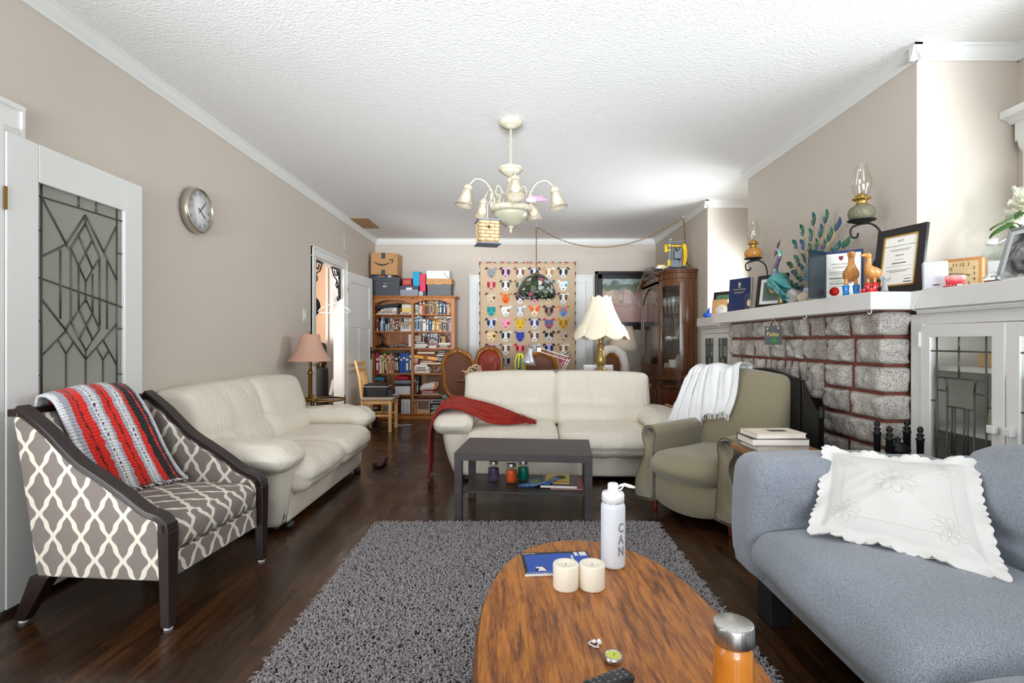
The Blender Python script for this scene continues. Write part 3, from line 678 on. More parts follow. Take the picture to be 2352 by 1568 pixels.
# end table with books behind the sofa arm
T = thing('end_table', 'narrow wooden end table behind the arm of the grey sofa', 'table', (1.30, 2.66, 0))
MB().box(-.17, .20, -.13, .13, .62, .645).build('tabletop', HONY, T, bev=.003)
for sx in (0, .17):
    for sy in (-1, 1): MB().box(sx-.015, sx+.015, sy*.11-.015, sy*.11+.015, 0, .62).build('leg', HONY, T)
def bookstack(lab, c, sx, sy, t, rz, cov):
    T = thing('book', lab, 'book', c, rz, 'hardbacks stacked behind the grey sofa arm')
    MB().box(-sx/2+.004, sx/2-.004, -sy/2+.004, sy/2-.002, .002, t-.002).build('pages', cm(236, 226, 214, .85), T)
    MB().box(-sx/2, sx/2, -sy/2, sy/2, 0, .002).box(-sx/2, sx/2, -sy/2, sy/2, t-.002, t).box(-sx/2, sx/2, sy/2-.002, sy/2, 0, t).build('cover', cov, T); return T
bookstack('pale blue book at the bottom of the stack behind the grey sofa arm', (1.30, 2.66, .6455), .26, .18, .026, 2, cm(170, 186, 206, .5))
bookstack('dark-covered white-paged hardback in the middle of the stack behind the sofa arm', (1.285, 2.65, .672), .28, .19, .034, -1, cm(44, 48, 64, .5))
t_ = bookstack('cream paperback on top of the stack behind the grey sofa arm', (1.29, 2.655, .7065), .25, .17, .024, 3, cm(222, 208, 190, .6))
MB().bx((.02, 0, .0243), (.09, .05, .0004)).build('cover_print', cm(60, 66, 64, .6), t_)
# embroidered white pillow
PIL = pm('white_embroidered_cotton', sr(228, 226, 222), .85, bump=.25, bs=28, sheen=.2)
T = thing('white_pillow', 'white embroidered pillow with scalloped edges leaning on the grey sofa', 'pillow')
A, B_, C_, D_ = Vector((1.335, 2.29, .71)), Vector((1.73, 1.985, .725)), Vector((1.12, 2.02, .445)), Vector((1.50, 1.60, .435))
nrm = (B_-A).cross(C_-A).normalized()
if nrm.y > 0: nrm = -nrm
def pil(u, v, side=1):
    pinch = 1-.075*sin(pi*v)*0
    su = u+.035*sin(pi*v)*(.5-u)*2*.9; sv = v+.05*sin(pi*u)*(.5-v)*2*.9
    p = A.lerp(B_, su).lerp(C_.lerp(D_, su), sv)
    e = min(u, 1-u, v, 1-v); t = min(1, max(0, (e-.075)/.38)); th = .085*(t**.6)*side
    cr = .006*nz((u*7, v*7, 3), 1, 2)+.004*sin((u+v)*40)*max(0, nz((u*3, v*3, 1), 1))
    if e < .075:
        k = 1-e/.075; sc_ = .011*abs(sin(pi*(u if min(v, 1-v) < min(u, 1-u) else v)*15))*k
        ctr = (A+B_+C_+D_)/4; p += (p-ctr).normalized()*sc_+nrm*(.012*sin(u*23+v*17)*k)
    return p+nrm*(th+cr*min(1, t*4)+.014+.004*side)
mb = MB(); mb.grid(lambda u, v: pil(u, v, 1), 90, 90); mb.grid(lambda u, v: pil(1-u, v, -.7), 40, 40); mb.build('pillow_body', PIL, T)
mb = MB()
EMB = pm('off_white_thread', sr(222, 220, 214), .6, sheen=.3)
def onp(u, v, h=.0012): return pil(u, v)+nrm*h
for cx, cy, rr in ((.5, .45, .14), (.2, .78, .10), (.78, .78, .10), (.80, .2, .09), (.2, .22, .08)):
    for k in range(9):
        a = 2*pi*k/9; pts = []
        for i in range(13):
            t = i/12*2*pi; q = rr*(.5+.5*cos(t)); w_ = rr*.22*sin(t); pts.append(onp(cx+q*cos(a)-w_*sin(a), cy+q*sin(a)+w_*cos(a)))
        mb.tube(pts, .0012, 4)
for (u0, v0, u1, v1) in ((.17, .17, .83, .17), (.83, .17, .83, .83), (.83, .83, .17, .83), (.17, .83, .17, .17)):
    mb.tube([onp(u0+(u1-u0)*i/30, v0+(v1-v0)*i/30) for i in range(31)], .0010, 4)
mb.build('embroidery', EMB, T)
# ================================================================ TABLES
LACK = wood('black_brown_veneer', sr(50, 45, 46), sr(72, 66, 66), (12, 1, 1), 3, .5, bump=.02)
T = thing('coffee_table', 'low dark black-brown coffee table with a lower shelf in front of the centre sofa', 'coffee table', (.0625, 3.69, 0), -5.4); LK = T
MB().box(-.45, .45, -.275, .275, .40, .45).build('tabletop', LACK, T, bev=.002)
for sx in (-1, 1):
    for sy in (-1, 1):
        x = sx*.425; y = sy*.25; MB().box(x-.025, x+.025, y-.025, y+.025, 0, .40).build('leg', LACK, T, bev=.002)
MB().box(-.40, .40, -.235, .235, .175, .19).build('shelf', LACK, T, bev=.002)
def lk(x, y, z): return Matrix.Translation((.0625, 3.69, 0)) @ Rz(-5.4) @ Vector((x, y, z))
def place(T_, p, rz=0): T_.location = p; T_.rotation_euler = (0, 0, radians(rz))
# mason jars
JG = glassmat('jar_glass', (.97, .98, .97), mixf=.02)
for lab, colr, X_, tr_ in (('glass jar of purple liquid with a silver lid, leftmost of three on the shelf', sr(124, 104, 156), 1134, .6), ('glass jar of orange liquid, middle of the three jars on the shelf', sr(226, 92, 40), 1175, 0), ('glass jar of green liquid, rightmost of the three jars beside the magazines', sr(0, 120, 98), 1202, 0)):
    yb = {1134: 1102, 1175: 1108, 1202: 1101}[X_]; Y = F*(H-.19)/(yb-784); p = px(X_, yb, Y); p.z = .191
    T = thing('mason_jar', lab, 'jar', p, group='jars of coloured liquid'); T.scale = (1.2, 1.2, 1.2)
    pr = [(.0, 0), (.026, 0), (.032, .006), (.034, .02), (.034, .072), (.031, .085), (.024, .094), (.024, .104)]
    MB().lathe([(r*.96, z*.86+.003) for r, z in pr[:-2]]+[(0, .078)], n=24).build('contents', pm('liquid_%d' % X_, colr, .15, trans=tr_, coat=.5, var=.1, vs=30), T)
    MB().lathe(pr, n=24).build('glass_jar', JG, T)
    MB().lathe([(.0265, .094), (.028, .096), (.028, .101), (.0265, .102), (.0275, .106), (.0275, .112), (.025, .1145), (0, .1145)], n=24).build('lid', STEEL, T)
# magazines
def flat_book(name, lab, cat, c, sx, sy, t, rz, cover, pages=PAPER, par=None, group=None, top=None):
    T = thing(name, lab, cat, c, rz, group)
    MB().box(-sx/2+.003, sx/2-.003, -sy/2+.003, sy/2-.003, .0012, t-.0012).build('pages', pages, T)
    mb = MB(); mb.box(-sx/2, sx/2, -sy/2, sy/2, 0, .0012); mb.box(-sx/2, sx/2, -sy/2, sy/2, t-.0012, t); mb.box(-sx/2, -sx/2+.0015, -sy/2, sy/2, 0, t); mb.build('cover', cover, T)
    return T
MAG = lk(.26, .02, .1905); zz = .1905
flat_book('magazine', 'red-covered magazine at the bottom of the pile on the low shelf', 'magazine', lk(.285, .0, zz), .225, .29, .006, -5, cm(150, 50, 50, .4))
flat_book('book', 'thick white-paged softcover book under the blue and yellow magazines', 'book', lk(.235, -.01, zz+.0062), .25, .26, .018, -7, cm(60, 55, 70, .4), cm(235, 228, 222, .8))
YT = flat_book('magazine', 'yellow magazine with a red banner on top of the shelf pile', 'magazine', lk(.22, .03, zz+.0245), .17, .24, .005, -6, cm(228, 200, 30, .35))
MB().box(-.02, .075, -.105, -.085, .005, .0056).build('banner', cm(205, 60, 40, .4), YT)
mb = MB()
for q in (.0, .05): 
    mb.tube([(-.02+.012*i, q+.006*sin(i*1.3), .0055) for i in range(8)], [.001, .004, .006, .007, .007, .006, .004, .001], 6)
mb.build('printed_figures', cm(70, 70, 60, .5), YT)
BLM = pm('blue_print_cover', sr(60, 108, 175), .35, var=.35, vs=14)
T = thing('magazine', 'open-edged blue magazine with yellow lettering drooping from the shelf pile', 'magazine', lk(.085, .0, zz+.002), -18)
def mg(u, v):
    z = .0+.028*min(1, max(0, (u-.25)/.5))**1.0+.004*sin(u*9); return (-.11+.22*u+.05*v, -.12+.24*v, z)
MB().grid(mg, 20, 4, thick=.005).build('cover', [BLM], T)
for ln_, (tx, tyy, cc) in enumerate((('HARNESS', .0-.085, (235, 235, 240)), ('AGAINST', -.01, (190, 200, 60)), ('LEARN', .045, (190, 200, 60)))):
    pass
mb = MB()
for k, (v, u0, u1, w_) in enumerate(((.10, .08, .85, .012), (.42, .25, .8, .010), (.60, .2, .78, .010))):
    for i in range(9):
        u = u0+(u1-u0)*i/9; a = Vector(mg(u, v))+Vector((0, 0, .0015)); c = Vector(mg(u+.03, v+.09))+Vector((0, 0, .0015)); mb.tube([a, c], .0016, 4, mi=0 if k == 0 else 1); 
        if i % 2: mb.tube([a.lerp(c, .5), a.lerp(c, .5)+Vector((.014, 0, .0005))], .0014, 4, mi=0 if k == 0 else 1)
mb.build('cover_print', [cm(235, 235, 240, .5), cm(190, 200, 60, .5)], T)
# ---------------- oval oak table
OAK = wood('oak_tabletop', sr(138, 76, 16), sr(182, 112, 34), (1, 8, 1), 8, .32, .15, dark=sr(84, 44, 12), bump=.05)
N, L, b = nodes(OAK)
mr = N.new('ShaderNodeMapRange'); n2 = N.new('ShaderNodeTexNoise'); tc = N.new('ShaderNodeTexCoord'); L.new(tc.outputs['Object'], n2.inputs[0]); n2.inputs['Scale'].default_value = 9; n2.inputs['Detail'].default_value = 5; mr.inputs[3].default_value = .22; mr.inputs[4].default_value = .5; L.new(n2.outputs[0], mr.inputs[0]); L.new(mr.outputs[0], b.inputs['Roughness'])
OAKD = wood('oak_edge', sr(88, 50, 24), sr(130, 80, 40), (1, 1, 6), 4, .35)
TZ = .43
T = thing('oval_coffee_table', 'oval oak coffee table with a worn top in the foreground', 'coffee table', (.235, 1.32, 0), 2)
def oval(a, bb, z, n=72, e=2.25):
    out = []
    for i in range(n):
        t = 2*pi*i/n; c, s_ = cos(t), sin(t); out.append((a*abs(c)**(2/e)*(1 if c > 0 else -1), bb*abs(s_)**(2/e)*(1 if s_ > 0 else -1), z))
    return out
def stack(mb, rings, mi=0):
    n = len(rings[0]); vs = [v for r in rings for v in r]; fs = []
    for k in range(len(rings)-1):
        for i in range(n): j = (i+1) % n; fs.append((k*n+i, k*n+j, (k+1)*n+j, (k+1)*n+i))
    fs += [tuple(reversed(range(n))), tuple(range((len(rings)-1)*n, len(rings)*n))]; mb.add(vs, fs, mi, False)
mb = MB(); stack(mb, [oval(.325, .665, TZ-.012), oval(.332, .672, TZ-.008), oval(.331, .671, TZ-.002), oval(.327, .667, TZ)]); mb.build('tabletop', OAK, T)
mb = MB(); stack(mb, [oval(.315, .655, TZ-.05), oval(.335, .675, TZ-.045), oval(.343, .683, TZ-.03), oval(.338, .678, TZ-.016), oval(.325, .665, TZ-.0125)]); mb.build('edge_moulding', OAKD, T)
mb = MB(); stack(mb, [oval(.24, .55, TZ-.13), oval(.24, .55, TZ-.05)]); mb.build('apron', OAKD, T)
for sx in (-1, 1):
    for sy in (-1, 1): MB().lathe([(.02, .03), (.03, .06), (.018, .09), (.035, .20), (.02, .27), (.03, .29), (.03, .33)], (sx*.15, sy*.42, 0), 14).build('leg', OAKD, T)
def on_table(x, y): 
    Y = F*(H-TZ)/(y-784); return Vector(((x-1187)*Y/F, Y, TZ+.0005))
# white steel bottle
T = thing('water_bottle', 'tall white steel water bottle with grey lettering standing behind the two candles', 'bottle', on_table(1408, 1298))
WB = pm('white_powder_coat', sr(222, 226, 232), .38, bump=.04, bs=400)
MB().lathe([(0, 0), (.036, 0), (.0395, .005), (.0405, .012), (.0405, .196), (.039, .206), (.034, .212), (.033, .214)], n=40).build('bottle_body', WB, T)
MB().lathe([(.0335, .2135), (.0345, .2135), (.0345, .2165), (.0335, .2165)], n=32).build('steel_ring', CHROME, T)
mb = MB(); mb.lathe([(.034, .216), (.0375, .217), (.0375, .238), (.035, .245), (.026, .247), (.018, .249), (.0175, .272), (.015, .2755), (0, .2755)], n=32, flute=lambda a, z: 1+.02*(sin(a*14) > 0)*(z > .25)*(z < .274)); mb.build('cap', cm(240, 240, 242, .4), T)
mb = MB(); mb.tube([(.017, -.002, .262), (.024, -.002, .268), (.038, -.004, .271), (.055, -.006, .266), (.072, -.008, .262)], [.003, .0045, .006, .0065, .004], 8, sq=.55); mb.tube([(.018, -.002, .252), (.028, -.002, .256), (.034, -.003, .266)], .003, 6); mb.build('carry_loop', cm(240, 240, 242, .4), T)
GL = cm(130, 132, 132, .6)
for i, ch in enumerate('CAN'):
    a = radians(-90+28); r_ = .0414
    text(ch, .043, GL, T, Matrix.Translation((r_*cos(a), r_*sin(a), .136-.038*i)) @ Matrix.Rotation(radians(28), 4, 'Z') @ Rx(90), sx=.72, off=.0008)
# pillar candles
WAX = pm('ivory_wax', sr(240, 232, 214), .45, sub=.25)
for xx, lab in ((1299.5, 'ivory pillar candle, the left one of the touching pair'), (1359.8, 'ivory pillar candle, the right one of the touching pair beside the white bottle')):
    T = thing('pillar_candle', lab, 'candle', on_table(xx, 1348), group='two ivory pillar candles')
    MB().lathe([(0, 0), (.038, 0), (.0392, .003), (.0395, .070), (.0375, .0735), (.030, .073), (.020, .0705), (.014, .067), (.006, .066), (0, .066)], n=40).build('wax_body', WAX, T)
    MB().tube([(0, 0, .066), (.0005, 0, .070), (-.001, .001, .0745)], .0008, 6).build('wick', BLACK, T)
# spiral notebook
p = (on_table(1215, 1317)+on_table(1365, 1262))/2
T = thing('notebook', 'blue spiral notebook with a black border behind the ivory candles', 'notebook', (.137, 1.772, TZ+.0005), 5)
nw, nh = .235, .165
MB().box(-nw/2, nw/2, -nh/2, nh/2, 0, .008).build('pages', cm(240, 240, 240, .8), T)
mb = MB(); mb.box(-nw/2-.001, nw/2+.001, -nh/2-.001, nh/2+.001, .008, .009, 0)
mb.prism([(-nw/2+.012, -nh/2+.002)]+[(-nw/2+.012+(nw-.016)*i/20, nh/2-.028+.012*sin(pi*(.12+.7*i/20))) for i in range(21)]+[(nw/2-.004, -nh/2+.002)], .009, .0093, 'z', 1)
mb.build('cover', [cm(18, 20, 26, .35), pm('blue_cover_print', sr(0, 74, 176), .3)], T)
mb = MB(); mb.T = Tr(-nw/2+.055, -nh/2+.032, .0093) @ Rz(0); mb.lathe([(.0, 0), (.02, 0), (.02, .0003), (0, .0003)], n=20, mi=1)
mb.box(-.016, .008, .004, .014, .0003, .0007); mb.box(-.010, .016, -.016, -.006, .0003, .0007); mb.box(-.006, .012, -.006, .004, .0003, .0007)
mb.T = I4; mb.box(nw/2-.032, nw/2-.008, nh/2-.04, nh/2-.008, .0093, .0096); mb.box(nw/2-.05, nw/2-.038, nh/2-.04, nh/2-.008, .0093, .0096); mb.box(nw/2-.065, nw/2-.058, nh/2-.085, nh/2-.035, .0093, .0096); mb.box(-nw/2+.004, -nw/2+.05, nh/2-.011, nh/2-.008, .0093, .0096)
mb.build('cover_labels', [cm(232, 232, 236, .5), BLACK], T)
mb = MB()
for i in range(38):
    x = -nw/2+.006+i*(nw-.012)/37; mb.tube([(x, -nh/2+.006, .0092), (x, -nh/2+.002, .0115), (x, -nh/2-.004, .010), (x, -nh/2-.0045, .003), (x, -nh/2, .0)], .0009, 5)
mb.build('spiral_binding', cm(235, 235, 238, .5), T)
# tealight
T = thing('tealight', 'small yellow-green tealight candle in a metal cup near the table front', 'tealight', on_table(1409, 1518))
MB().lathe([(0, 0), (.0195, 0), (.020, .002), (.0202, .0155), (.0185, .0155), (.018, .013)], n=32).build('metal_cup', STEEL, T)
MB().lathe([(.0182, .004), (.0182, .0135), (.0, .0135)], n=28, sm=False).build('wax_body', pm('yellow_green_wax', sr(205, 212, 92), .4, var=.15, vs=90), T)
MB().tube([(0, 0, .0128), (.002, 0, .0155), (.004, .001, .017)], .0007, 5).build('wick', BLACK, T)
# earphones
T = thing('earphones', 'tangled white earphones lying on the oak table', 'earphones', on_table(1367, 1480))
mb = MB(); pts = []
for i in range(60):
    t = i/59*4*pi; k = 1-.35*i/59; pts.append((.016*k*cos(t)+.004*sin(3*t), .014*k*sin(t*.97)+.004*cos(2*t), .0015+.0018*(i % 20)/20))
mb.tube(pts, .0009, 5); mb.build('cable', cm(240, 240, 240, .4), T)
mb = MB(); mb.ball((.010, .004, .006), .0055, 10); mb.tube([(.010, .004, .006), (.013, -.006, .004)], .0018, 6); mb.ball((-.002, .003, .006), .005, 10); mb.tube([(-.002, .003, .006), (-.008, .012, .004)], .0018, 6); mb.build('earbud', cm(240, 240, 240, .3), T)
# remote control
T = thing('remote_control', 'black remote control at the very front of the oak table', 'remote control', on_table(1398, 1578), 28)
MB().cush((0, 0, .011), (.115, .045, .018), .009, (.004, .003, .002), (10, 8, 6)).build('remote_body', pm('gloss_black', (.015, .015, .017), .18), T)
mb = MB()
for i in range(6):
    for j in range(3): mb.cush((-.04+.016*i, -.011+.011*j, .0205), (.009, .006, .003), .001, n=(4, 4, 4))
mb.build('button', cm(90, 95, 100, .4), T)
# bamboo bottle
T = thing('bamboo_bottle', 'orange bamboo-bodied bottle with a brushed steel lid at the bottom right', 'bottle', (.397, .966, TZ+.0005))
BAM = wood('orange_bamboo', sr(196, 110, 30), sr(226, 146, 52), (1, 1, 14), 9, .25, .5)
MB().lathe([(0, 0), (.030, 0), (.0335, .004), (.036, .05), (.0365, .12), (.0345, .172), (.0318, .197), (.030, .199)], n=44).build('bottle_body', BAM, T)
STL = pm('radial_brushed_steel', (.62, .62, .6), .3, metal=1)
mb = MB(); mb.lathe([(.031, .199), (.0352, .200), (.0362, .203), (.0362, .231), (.0350, .2345), (.033, .2355), (0, .2358)], n=56, flute=lambda a, z: 1-.02*(sin(a*16) > .6)*(z > .2315)*(z < .235)); mb.build('lid', STL, T)
N, L, b = nodes(STL); tc = N.new('ShaderNodeTexCoord'); sp = N.new('ShaderNodeSeparateXYZ'); L.new(tc.outputs['Object'], sp.inputs[0])
an = M_('ARCTAN2', sp.outputs[1], sp.outputs[0]); cb = N.new('ShaderNodeCombineXYZ'); L.new(an, cb.inputs[0]); nn2 = N.new('ShaderNodeTexNoise'); nn2.inputs['Scale'].default_value = 14; nn2.inputs['Detail'].default_value = 6; L.new(cb.outputs[0], nn2.inputs[0])
rp = ramp(N, [(.3, (.35, .34, .32)), (.7, (.85, .84, .82))]); L.new(nn2.outputs[0], rp.inputs[0]); L.new(rp.outputs[0], b.inputs['Base Color'])
# ---------------- shag rug
RG = pm('grey_shag_yarn', sr(144, 138, 140), .95, var=.22, vs=60, sheen=.3); RGB = cm(70, 66, 68, .95)
T = thing('shag_rug', 'grey shaggy rug on the dark floor under the oval table', 'rug')
RX0, RX1, RY0, RY1 = -.895, .89, .75, 3.36
MB().box(RX0, RX1, RY0, RY1, .001, .012).build('rug_backing', RGB, T)
import numpy as np
rng = np.random.default_rng(3); n = 62000
tx = rng.uniform(RX0, RX1, n); u_ = rng.random(n); ty = 1.25+(RY1-1.25)*u_
an = rng.uniform(0, 2*pi, n); ln_ = rng.uniform(.012, .026, n); hh = rng.uniform(.022, .036, n); wd = rng.uniform(.0020, .0034, n)
dx, dy = np.cos(an), np.sin(an); rows = []
for t, hf, wf in ((0, .25, 1), (.35, .8, 1.1), (.75, 1.0, 1.0), (1.25, .8, .5)):
    cxx = tx+dx*ln_*t; cyy = ty+dy*ln_*t; cz = .01+hh*hf*.85
    rows.append(np.stack([cxx-dy*wd*wf, cyy+dx*wd*wf, cz], 1)); rows.append(np.stack([cxx+dy*wd*wf, cyy-dx*wd*wf, cz], 1))
V = np.stack(rows, 1).reshape(-1, 3); base = (np.arange(n)*8)[:, None]
Fq = np.concatenate([base+np.array([0, 1, 3, 2]), base+np.array([2, 3, 5, 4]), base+np.array([4, 5, 7, 6])], 1).reshape(-1, 4)
me = bpy.data.meshes.new('rug_pile'); me.vertices.add(len(V)); me.vertices.foreach_set('co', V.astype(np.float32).ravel())
me.loops.add(Fq.size); me.loops.foreach_set('vertex_index', Fq.astype(np.int32).ravel()); me.polygons.add(len(Fq)); me.polygons.foreach_set('loop_start', np.arange(0, Fq.size, 4, dtype=np.int32)); me.polygons.foreach_set('use_smooth', np.ones(len(Fq), dtype=bool))
me.materials.append(RG); me.update(calc_edges=True); me.validate()
o = bpy.data.objects.new('rug_pile', me); COL.objects.link(o); o.parent = T; o['kind'] = 'stuff'
# ================================================================ BACK OF THE ROOM
def chain(mb, pts, ll=.03, r=.0028, w=.011):
    """oval links alternating in orientation along a polyline"""
    P = [Vector(p) for p in pts]; k = 0; acc = 0; cen = []
    tot = sum((P[i+1]-P[i]).length for i in range(len(P)-1)); n = max(2, int(tot/(ll*.78)))
    for j in range(n):
        d = (j+.5)/n*tot; i = 0
        while i < len(P)-2 and d > (P[i+1]-P[i]).length: d -= (P[i+1]-P[i]).length; i += 1
        t = (P[i+1]-P[i]).normalized(); c = P[i]+t*d; s_ = t.orthogonal().normalized()
        if abs(t.z) < .9: s_ = Vector((0, 0, 1)); s_ = (s_-t*s_.dot(t)).normalized()
        o_ = t.cross(s_); a = s_ if j % 2 else o_
        mb.tube([c+t*(ll/2*cos(q*pi/4))+a*(w*sin(q*pi/4)) for q in range(8)], r, 5, closed=True)
# ---------------- quilt with patchwork dogs
T = thing('dog_quilt', 'tan wall quilt with rows of colourful patchwork dog faces behind the dining table', 'quilt', (0, YB-.045, 0)); QT = T
qx0, qx1, qz1, qz0 = px(1101, 0, YB).x, px(1322, 0, YB).x, 2.443, .35
TAN = pm('tan_linen', sr(205, 180, 150), .9, bump=.2, bs=90, var=.04, vs=9)
MB().grid(lambda u, v: (qx0+(qx1-qx0)*u, .006*sin(u*9+v*4), qz0+(qz1-qz0)*v), 40, 40, thick=.006).build('quilt_cloth', TAN, T)
mb = MB()
for (a, c, e, g) in ((qx0, qx0+.012, qz0, qz1), (qx1-.012, qx1, qz0, qz1), (qx0, qx1, qz1-.012, qz1)):
    n_ = 40
    for i in range(n_):
        mi = (i*7) % 3
        if c-a < .02: mb.box(a, c, -.012, -.006, e+(g-e)*i/n_, e+(g-e)*(i+1)/n_, mi)
        else: mb.box(a+(c-a)*i/n_, a+(c-a)*(i+1)/n_, -.012, -.006, e, g, mi)
mb.build('quilt_binding', [cm(50, 48, 60, .9), cm(200, 195, 190, .9), cm(190, 165, 135, .9)], T)
DG = """464650:969699:96999e:96999e:1 46233c:cdb9d2:55233c:cdb9d2:0 825a4b:e1e1e1:8c5a46:ebebeb:0 32325a:32325a:3c3c6e:ebebeb:0 be8c55:ebebeb:c38750:ebebeb:0 322d3c:322d3c:2d323c:e6e6e6:0
-:-:b42d28:d2a0a5:0 504b4b:504b4b:50504e:ebebeb:0 968c28:968c28:5a6e5a:d2d2c8:0 6e5a50:6e5a50:7d6450:e1d7c3:0 556473:556473:556473:dcdcdc:0 e6f0f5:78c8dc:5fb4c8:ebf5f8:1
5a4639:c8b9a0:6e5037:d7c8af:1 c8825a:be8c6e:d28c64:f0641e:2 32193c:32193c:37234b:ebebeb:0 6e1e28:6e1e28:6e1e28:e6aab4:0 6e645a:6e645a:786e64:e1cda5:0 5f4137:dcd2cd:78554b:ebebeb:0
-:-:1e9696:3ca5a5:3 8c6941:ebebeb:966e41:f0f0f0:1 a5a5af:ebebeb:afafb9:ebebeb:0 e6641e:e6641e:eb6923:f5d7c3:3 3c2332:3c2332:462832:9b8278:0 eb8250:d2825a:e68c5f:6e96d2:2
1e2d4b:d7d7dc:23375a:c8d2eb:0 f0afb9:f0a0af:dc1e50:f5a5be:1 cda03c:cda03c:d7af46:f0be1e:2 3c3769:3c3769:41418c:e6e6e6:0 dc3250:dc3250:5a6ea0:a05f78:3 c89b41:d2aa41:b48237:dcaf37:0
6e411e:6e411e:6e411e:f0d7a0:1 282d32:ebebeb:2d373c:f0f0f0:0 8c6e82:afbea0:3c46a0:414bb4:3 6e4137:d7cdc8:78503c:ebebeb:0 28282a:28282a:2d2d2d:c8c8c8:3 5a3228:c8afa0:5f3c32:cdb4a5:1
4b233c:c8b4d2:55233c:c8b4d2:0 78503c:e1d7d2:7d5541:ebebeb:0 c81e28:f0a0a5:c81e28:f0a0aa:0 a5a5a5:e1e1e1:a5a5a5:e6e6e6:0 231e46:231e46:1e1e55:b9b9e1:0 966437:ebe1d2:966937:ebebeb:0
3c5a28:3c5a28:3c5a28:c8c8b4:0 232832:b4b4b9:1e2837:afb4b9:0 c8a05a:c8a05a:be9650:e6c88c:0 283c64:283c64:283c64:dcdcdc:0 b43232:b43232:b43232:e6bebe:0 d25a78:d25a78:dc5a78:f0b4c3:3"""
qm = {}; qmats = []
def qc(h):
    if h not in qm:
        qm[h] = len(qmats); c = [int(h[i:i+2], 16) for i in (0, 2, 4)]; qmats.append(pm('patch_'+h, sr(*c), .9, var=.12, vs=60))
    return qm[h]
NO = qc('1a1516')
for r_, row in enumerate(DG.split('\n')):
    for c_, dg in enumerate(row.split()):
        eL, eR, sd, bs_, ty = dg.split(':'); cx = px(1128.7+32.9*c_, 0, YB).x; cz = px(0, 627+29.0*r_, YB).z; s_ = .110
        mb = MB()
        def poly(pts, h, y, mb=mb): mb.prism([(cx+x*s_, cz+z*s_*1.05) for x, z in pts], y, y+.0012, 'y', qc(h))
        if eL != '-':
            poly([(-1, .42), (-.68, .80), (-.40, .62), (-.40, .40), (-.62, .42)], eL, -.0095); poly([(1, .42), (.40, .40), (.40, .62), (.68, .80)][::-1] if ty == '1' else [(1, .42), (.68, .80), (.40, .62), (.40, .40), (.62, .42)], eR, -.0095)
        poly([(-.60, .55), (.60, .55), (.60, -.12), (.38, -.52), (.20, -.74), (-.20, -.74), (-.38, -.52), (-.60, -.12)], bs_, -.0108)
        if ty == '0':
            for q in (-1, 1): poly([(q*.60, .45), (q*.2, .45), (q*.2, -.02), (q*.32, -.34), (q*.44, -.38), (q*.6, -.08)], sd, -.012)
        elif ty == '1': poly([(.22, .22), (.58, .22), (.58, -.1), (.40, -.2), (.22, -.05)], sd, -.012)
        elif ty == '2':
            poly([(-.60, .55), (-.2, .55), (-.2, -.1), (-.6, -.1)], sd, -.012); poly([(.60, .55), (.2, .55), (.2, -.1), (.6, -.1)], sd, -.012)
        else: poly([(-.60, .5), (-.1, .5), (-.1, .1), (-.6, -.2)], sd, -.012); poly([(.60, .5), (.1, .5), (.1, .1), (.6, -.2)], sd, -.012)
        poly([(-.12, -.42), (.12, -.42), (.10, -.54), (-.10, -.54)], '1a1516', -.0132)
        for q in (-1, 1): poly([(q*.30-.05, .03), (q*.30+.05, .03), (q*.30+.05, -.07), (q*.30-.05, -.07)], '1a1516', -.0132)
        mb.build('dog_patch', qmats, QT)
for xx in (1103, 1126, 1155, 1183, 1212, 1240, 1270, 1298, 1320):
    p = px(xx, 0, YB); T = MB(); T.box(p.x-.017, p.x+.017, -.02, .0, 2.428, 2.450, 0); T.tube([(p.x-.008, -.006, 2.45), (p.x-.009, -.004, 2.49), (p.x, .0, 2.515), (p.x+.009, -.004, 2.49), (p.x+.008, -.006, 2.45)], .003, 6, mi=1)
    T.build('hanging_clip', [cm(190, 25, 70, .4), cm(235, 235, 235, .4)], QT)
# ---------------- framed townscape painting
T = thing('framed_painting', 'large black-framed impressionist painting of a pastel waterside town on the back wall', 'painting', (0, YB-.03, 0))
fx0, fx1, fz0, fz1 = 1.25, 2.19, 1.37, 2.30
mb = MB()
for a in ((fx0, fx0+.12, fz0, fz1), (fx1-.12, fx1, fz0, fz1), (fx0, fx1, fz0, fz0+.12), (fx0, fx1, fz1-.12, fz1)): mb.box(a[0], a[1], 0, .03, a[2], a[3])
for a in ((fx0+.0, fx0+.05, fz0, fz1), (fx1-.05, fx1, fz0, fz1), (fx0, fx1, fz0, fz0+.05), (fx0, fx1, fz1-.05, fz1)): mb.box(a[0], a[1], -.015, .0, a[2], a[3])
mb.build('picture_frame', pm('black_lacquer_frame', (.012, .011, .012), .25), T, bev=.008)
PT = pm('pastel_town_canvas', (.5, .4, .4), .6, bump=.2, bs=60); N, L, b = nodes(PT); tc = N.new('ShaderNodeTexCoord')
vo = N.new('ShaderNodeTexVoronoi'); vo.distance = 'CHEBYCHEV'; vo.inputs['Scale'].default_value = 9; L.new(tc.outputs['Object'], vo.inputs[0]); n = N.new('ShaderNodeTexNoise'); n.inputs['Scale'].default_value = 5; n.inputs['Detail'].default_value = 5; L.new(tc.outputs['Object'], n.inputs[0])
sp = N.new('ShaderNodeSeparateXYZ'); L.new(tc.outputs['Object'], sp.inputs[0])
rp = ramp(N, [(.1, sr(205, 180, 160)), (.35, sr(168, 120, 115)), (.5, sr(225, 205, 180)), (.65, sr(140, 110, 120)), (.9, sr(215, 190, 185))]); sv = N.new('ShaderNodeSeparateColor'); L.new(vo.outputs['Color'], sv.inputs[0]); L.new(sv.outputs[0], rp.inputs[0])
hz = M_('ADD', sp.outputs[2], M_('MULTIPLY', M_('SUBTRACT', n.outputs[0], .5), .45))
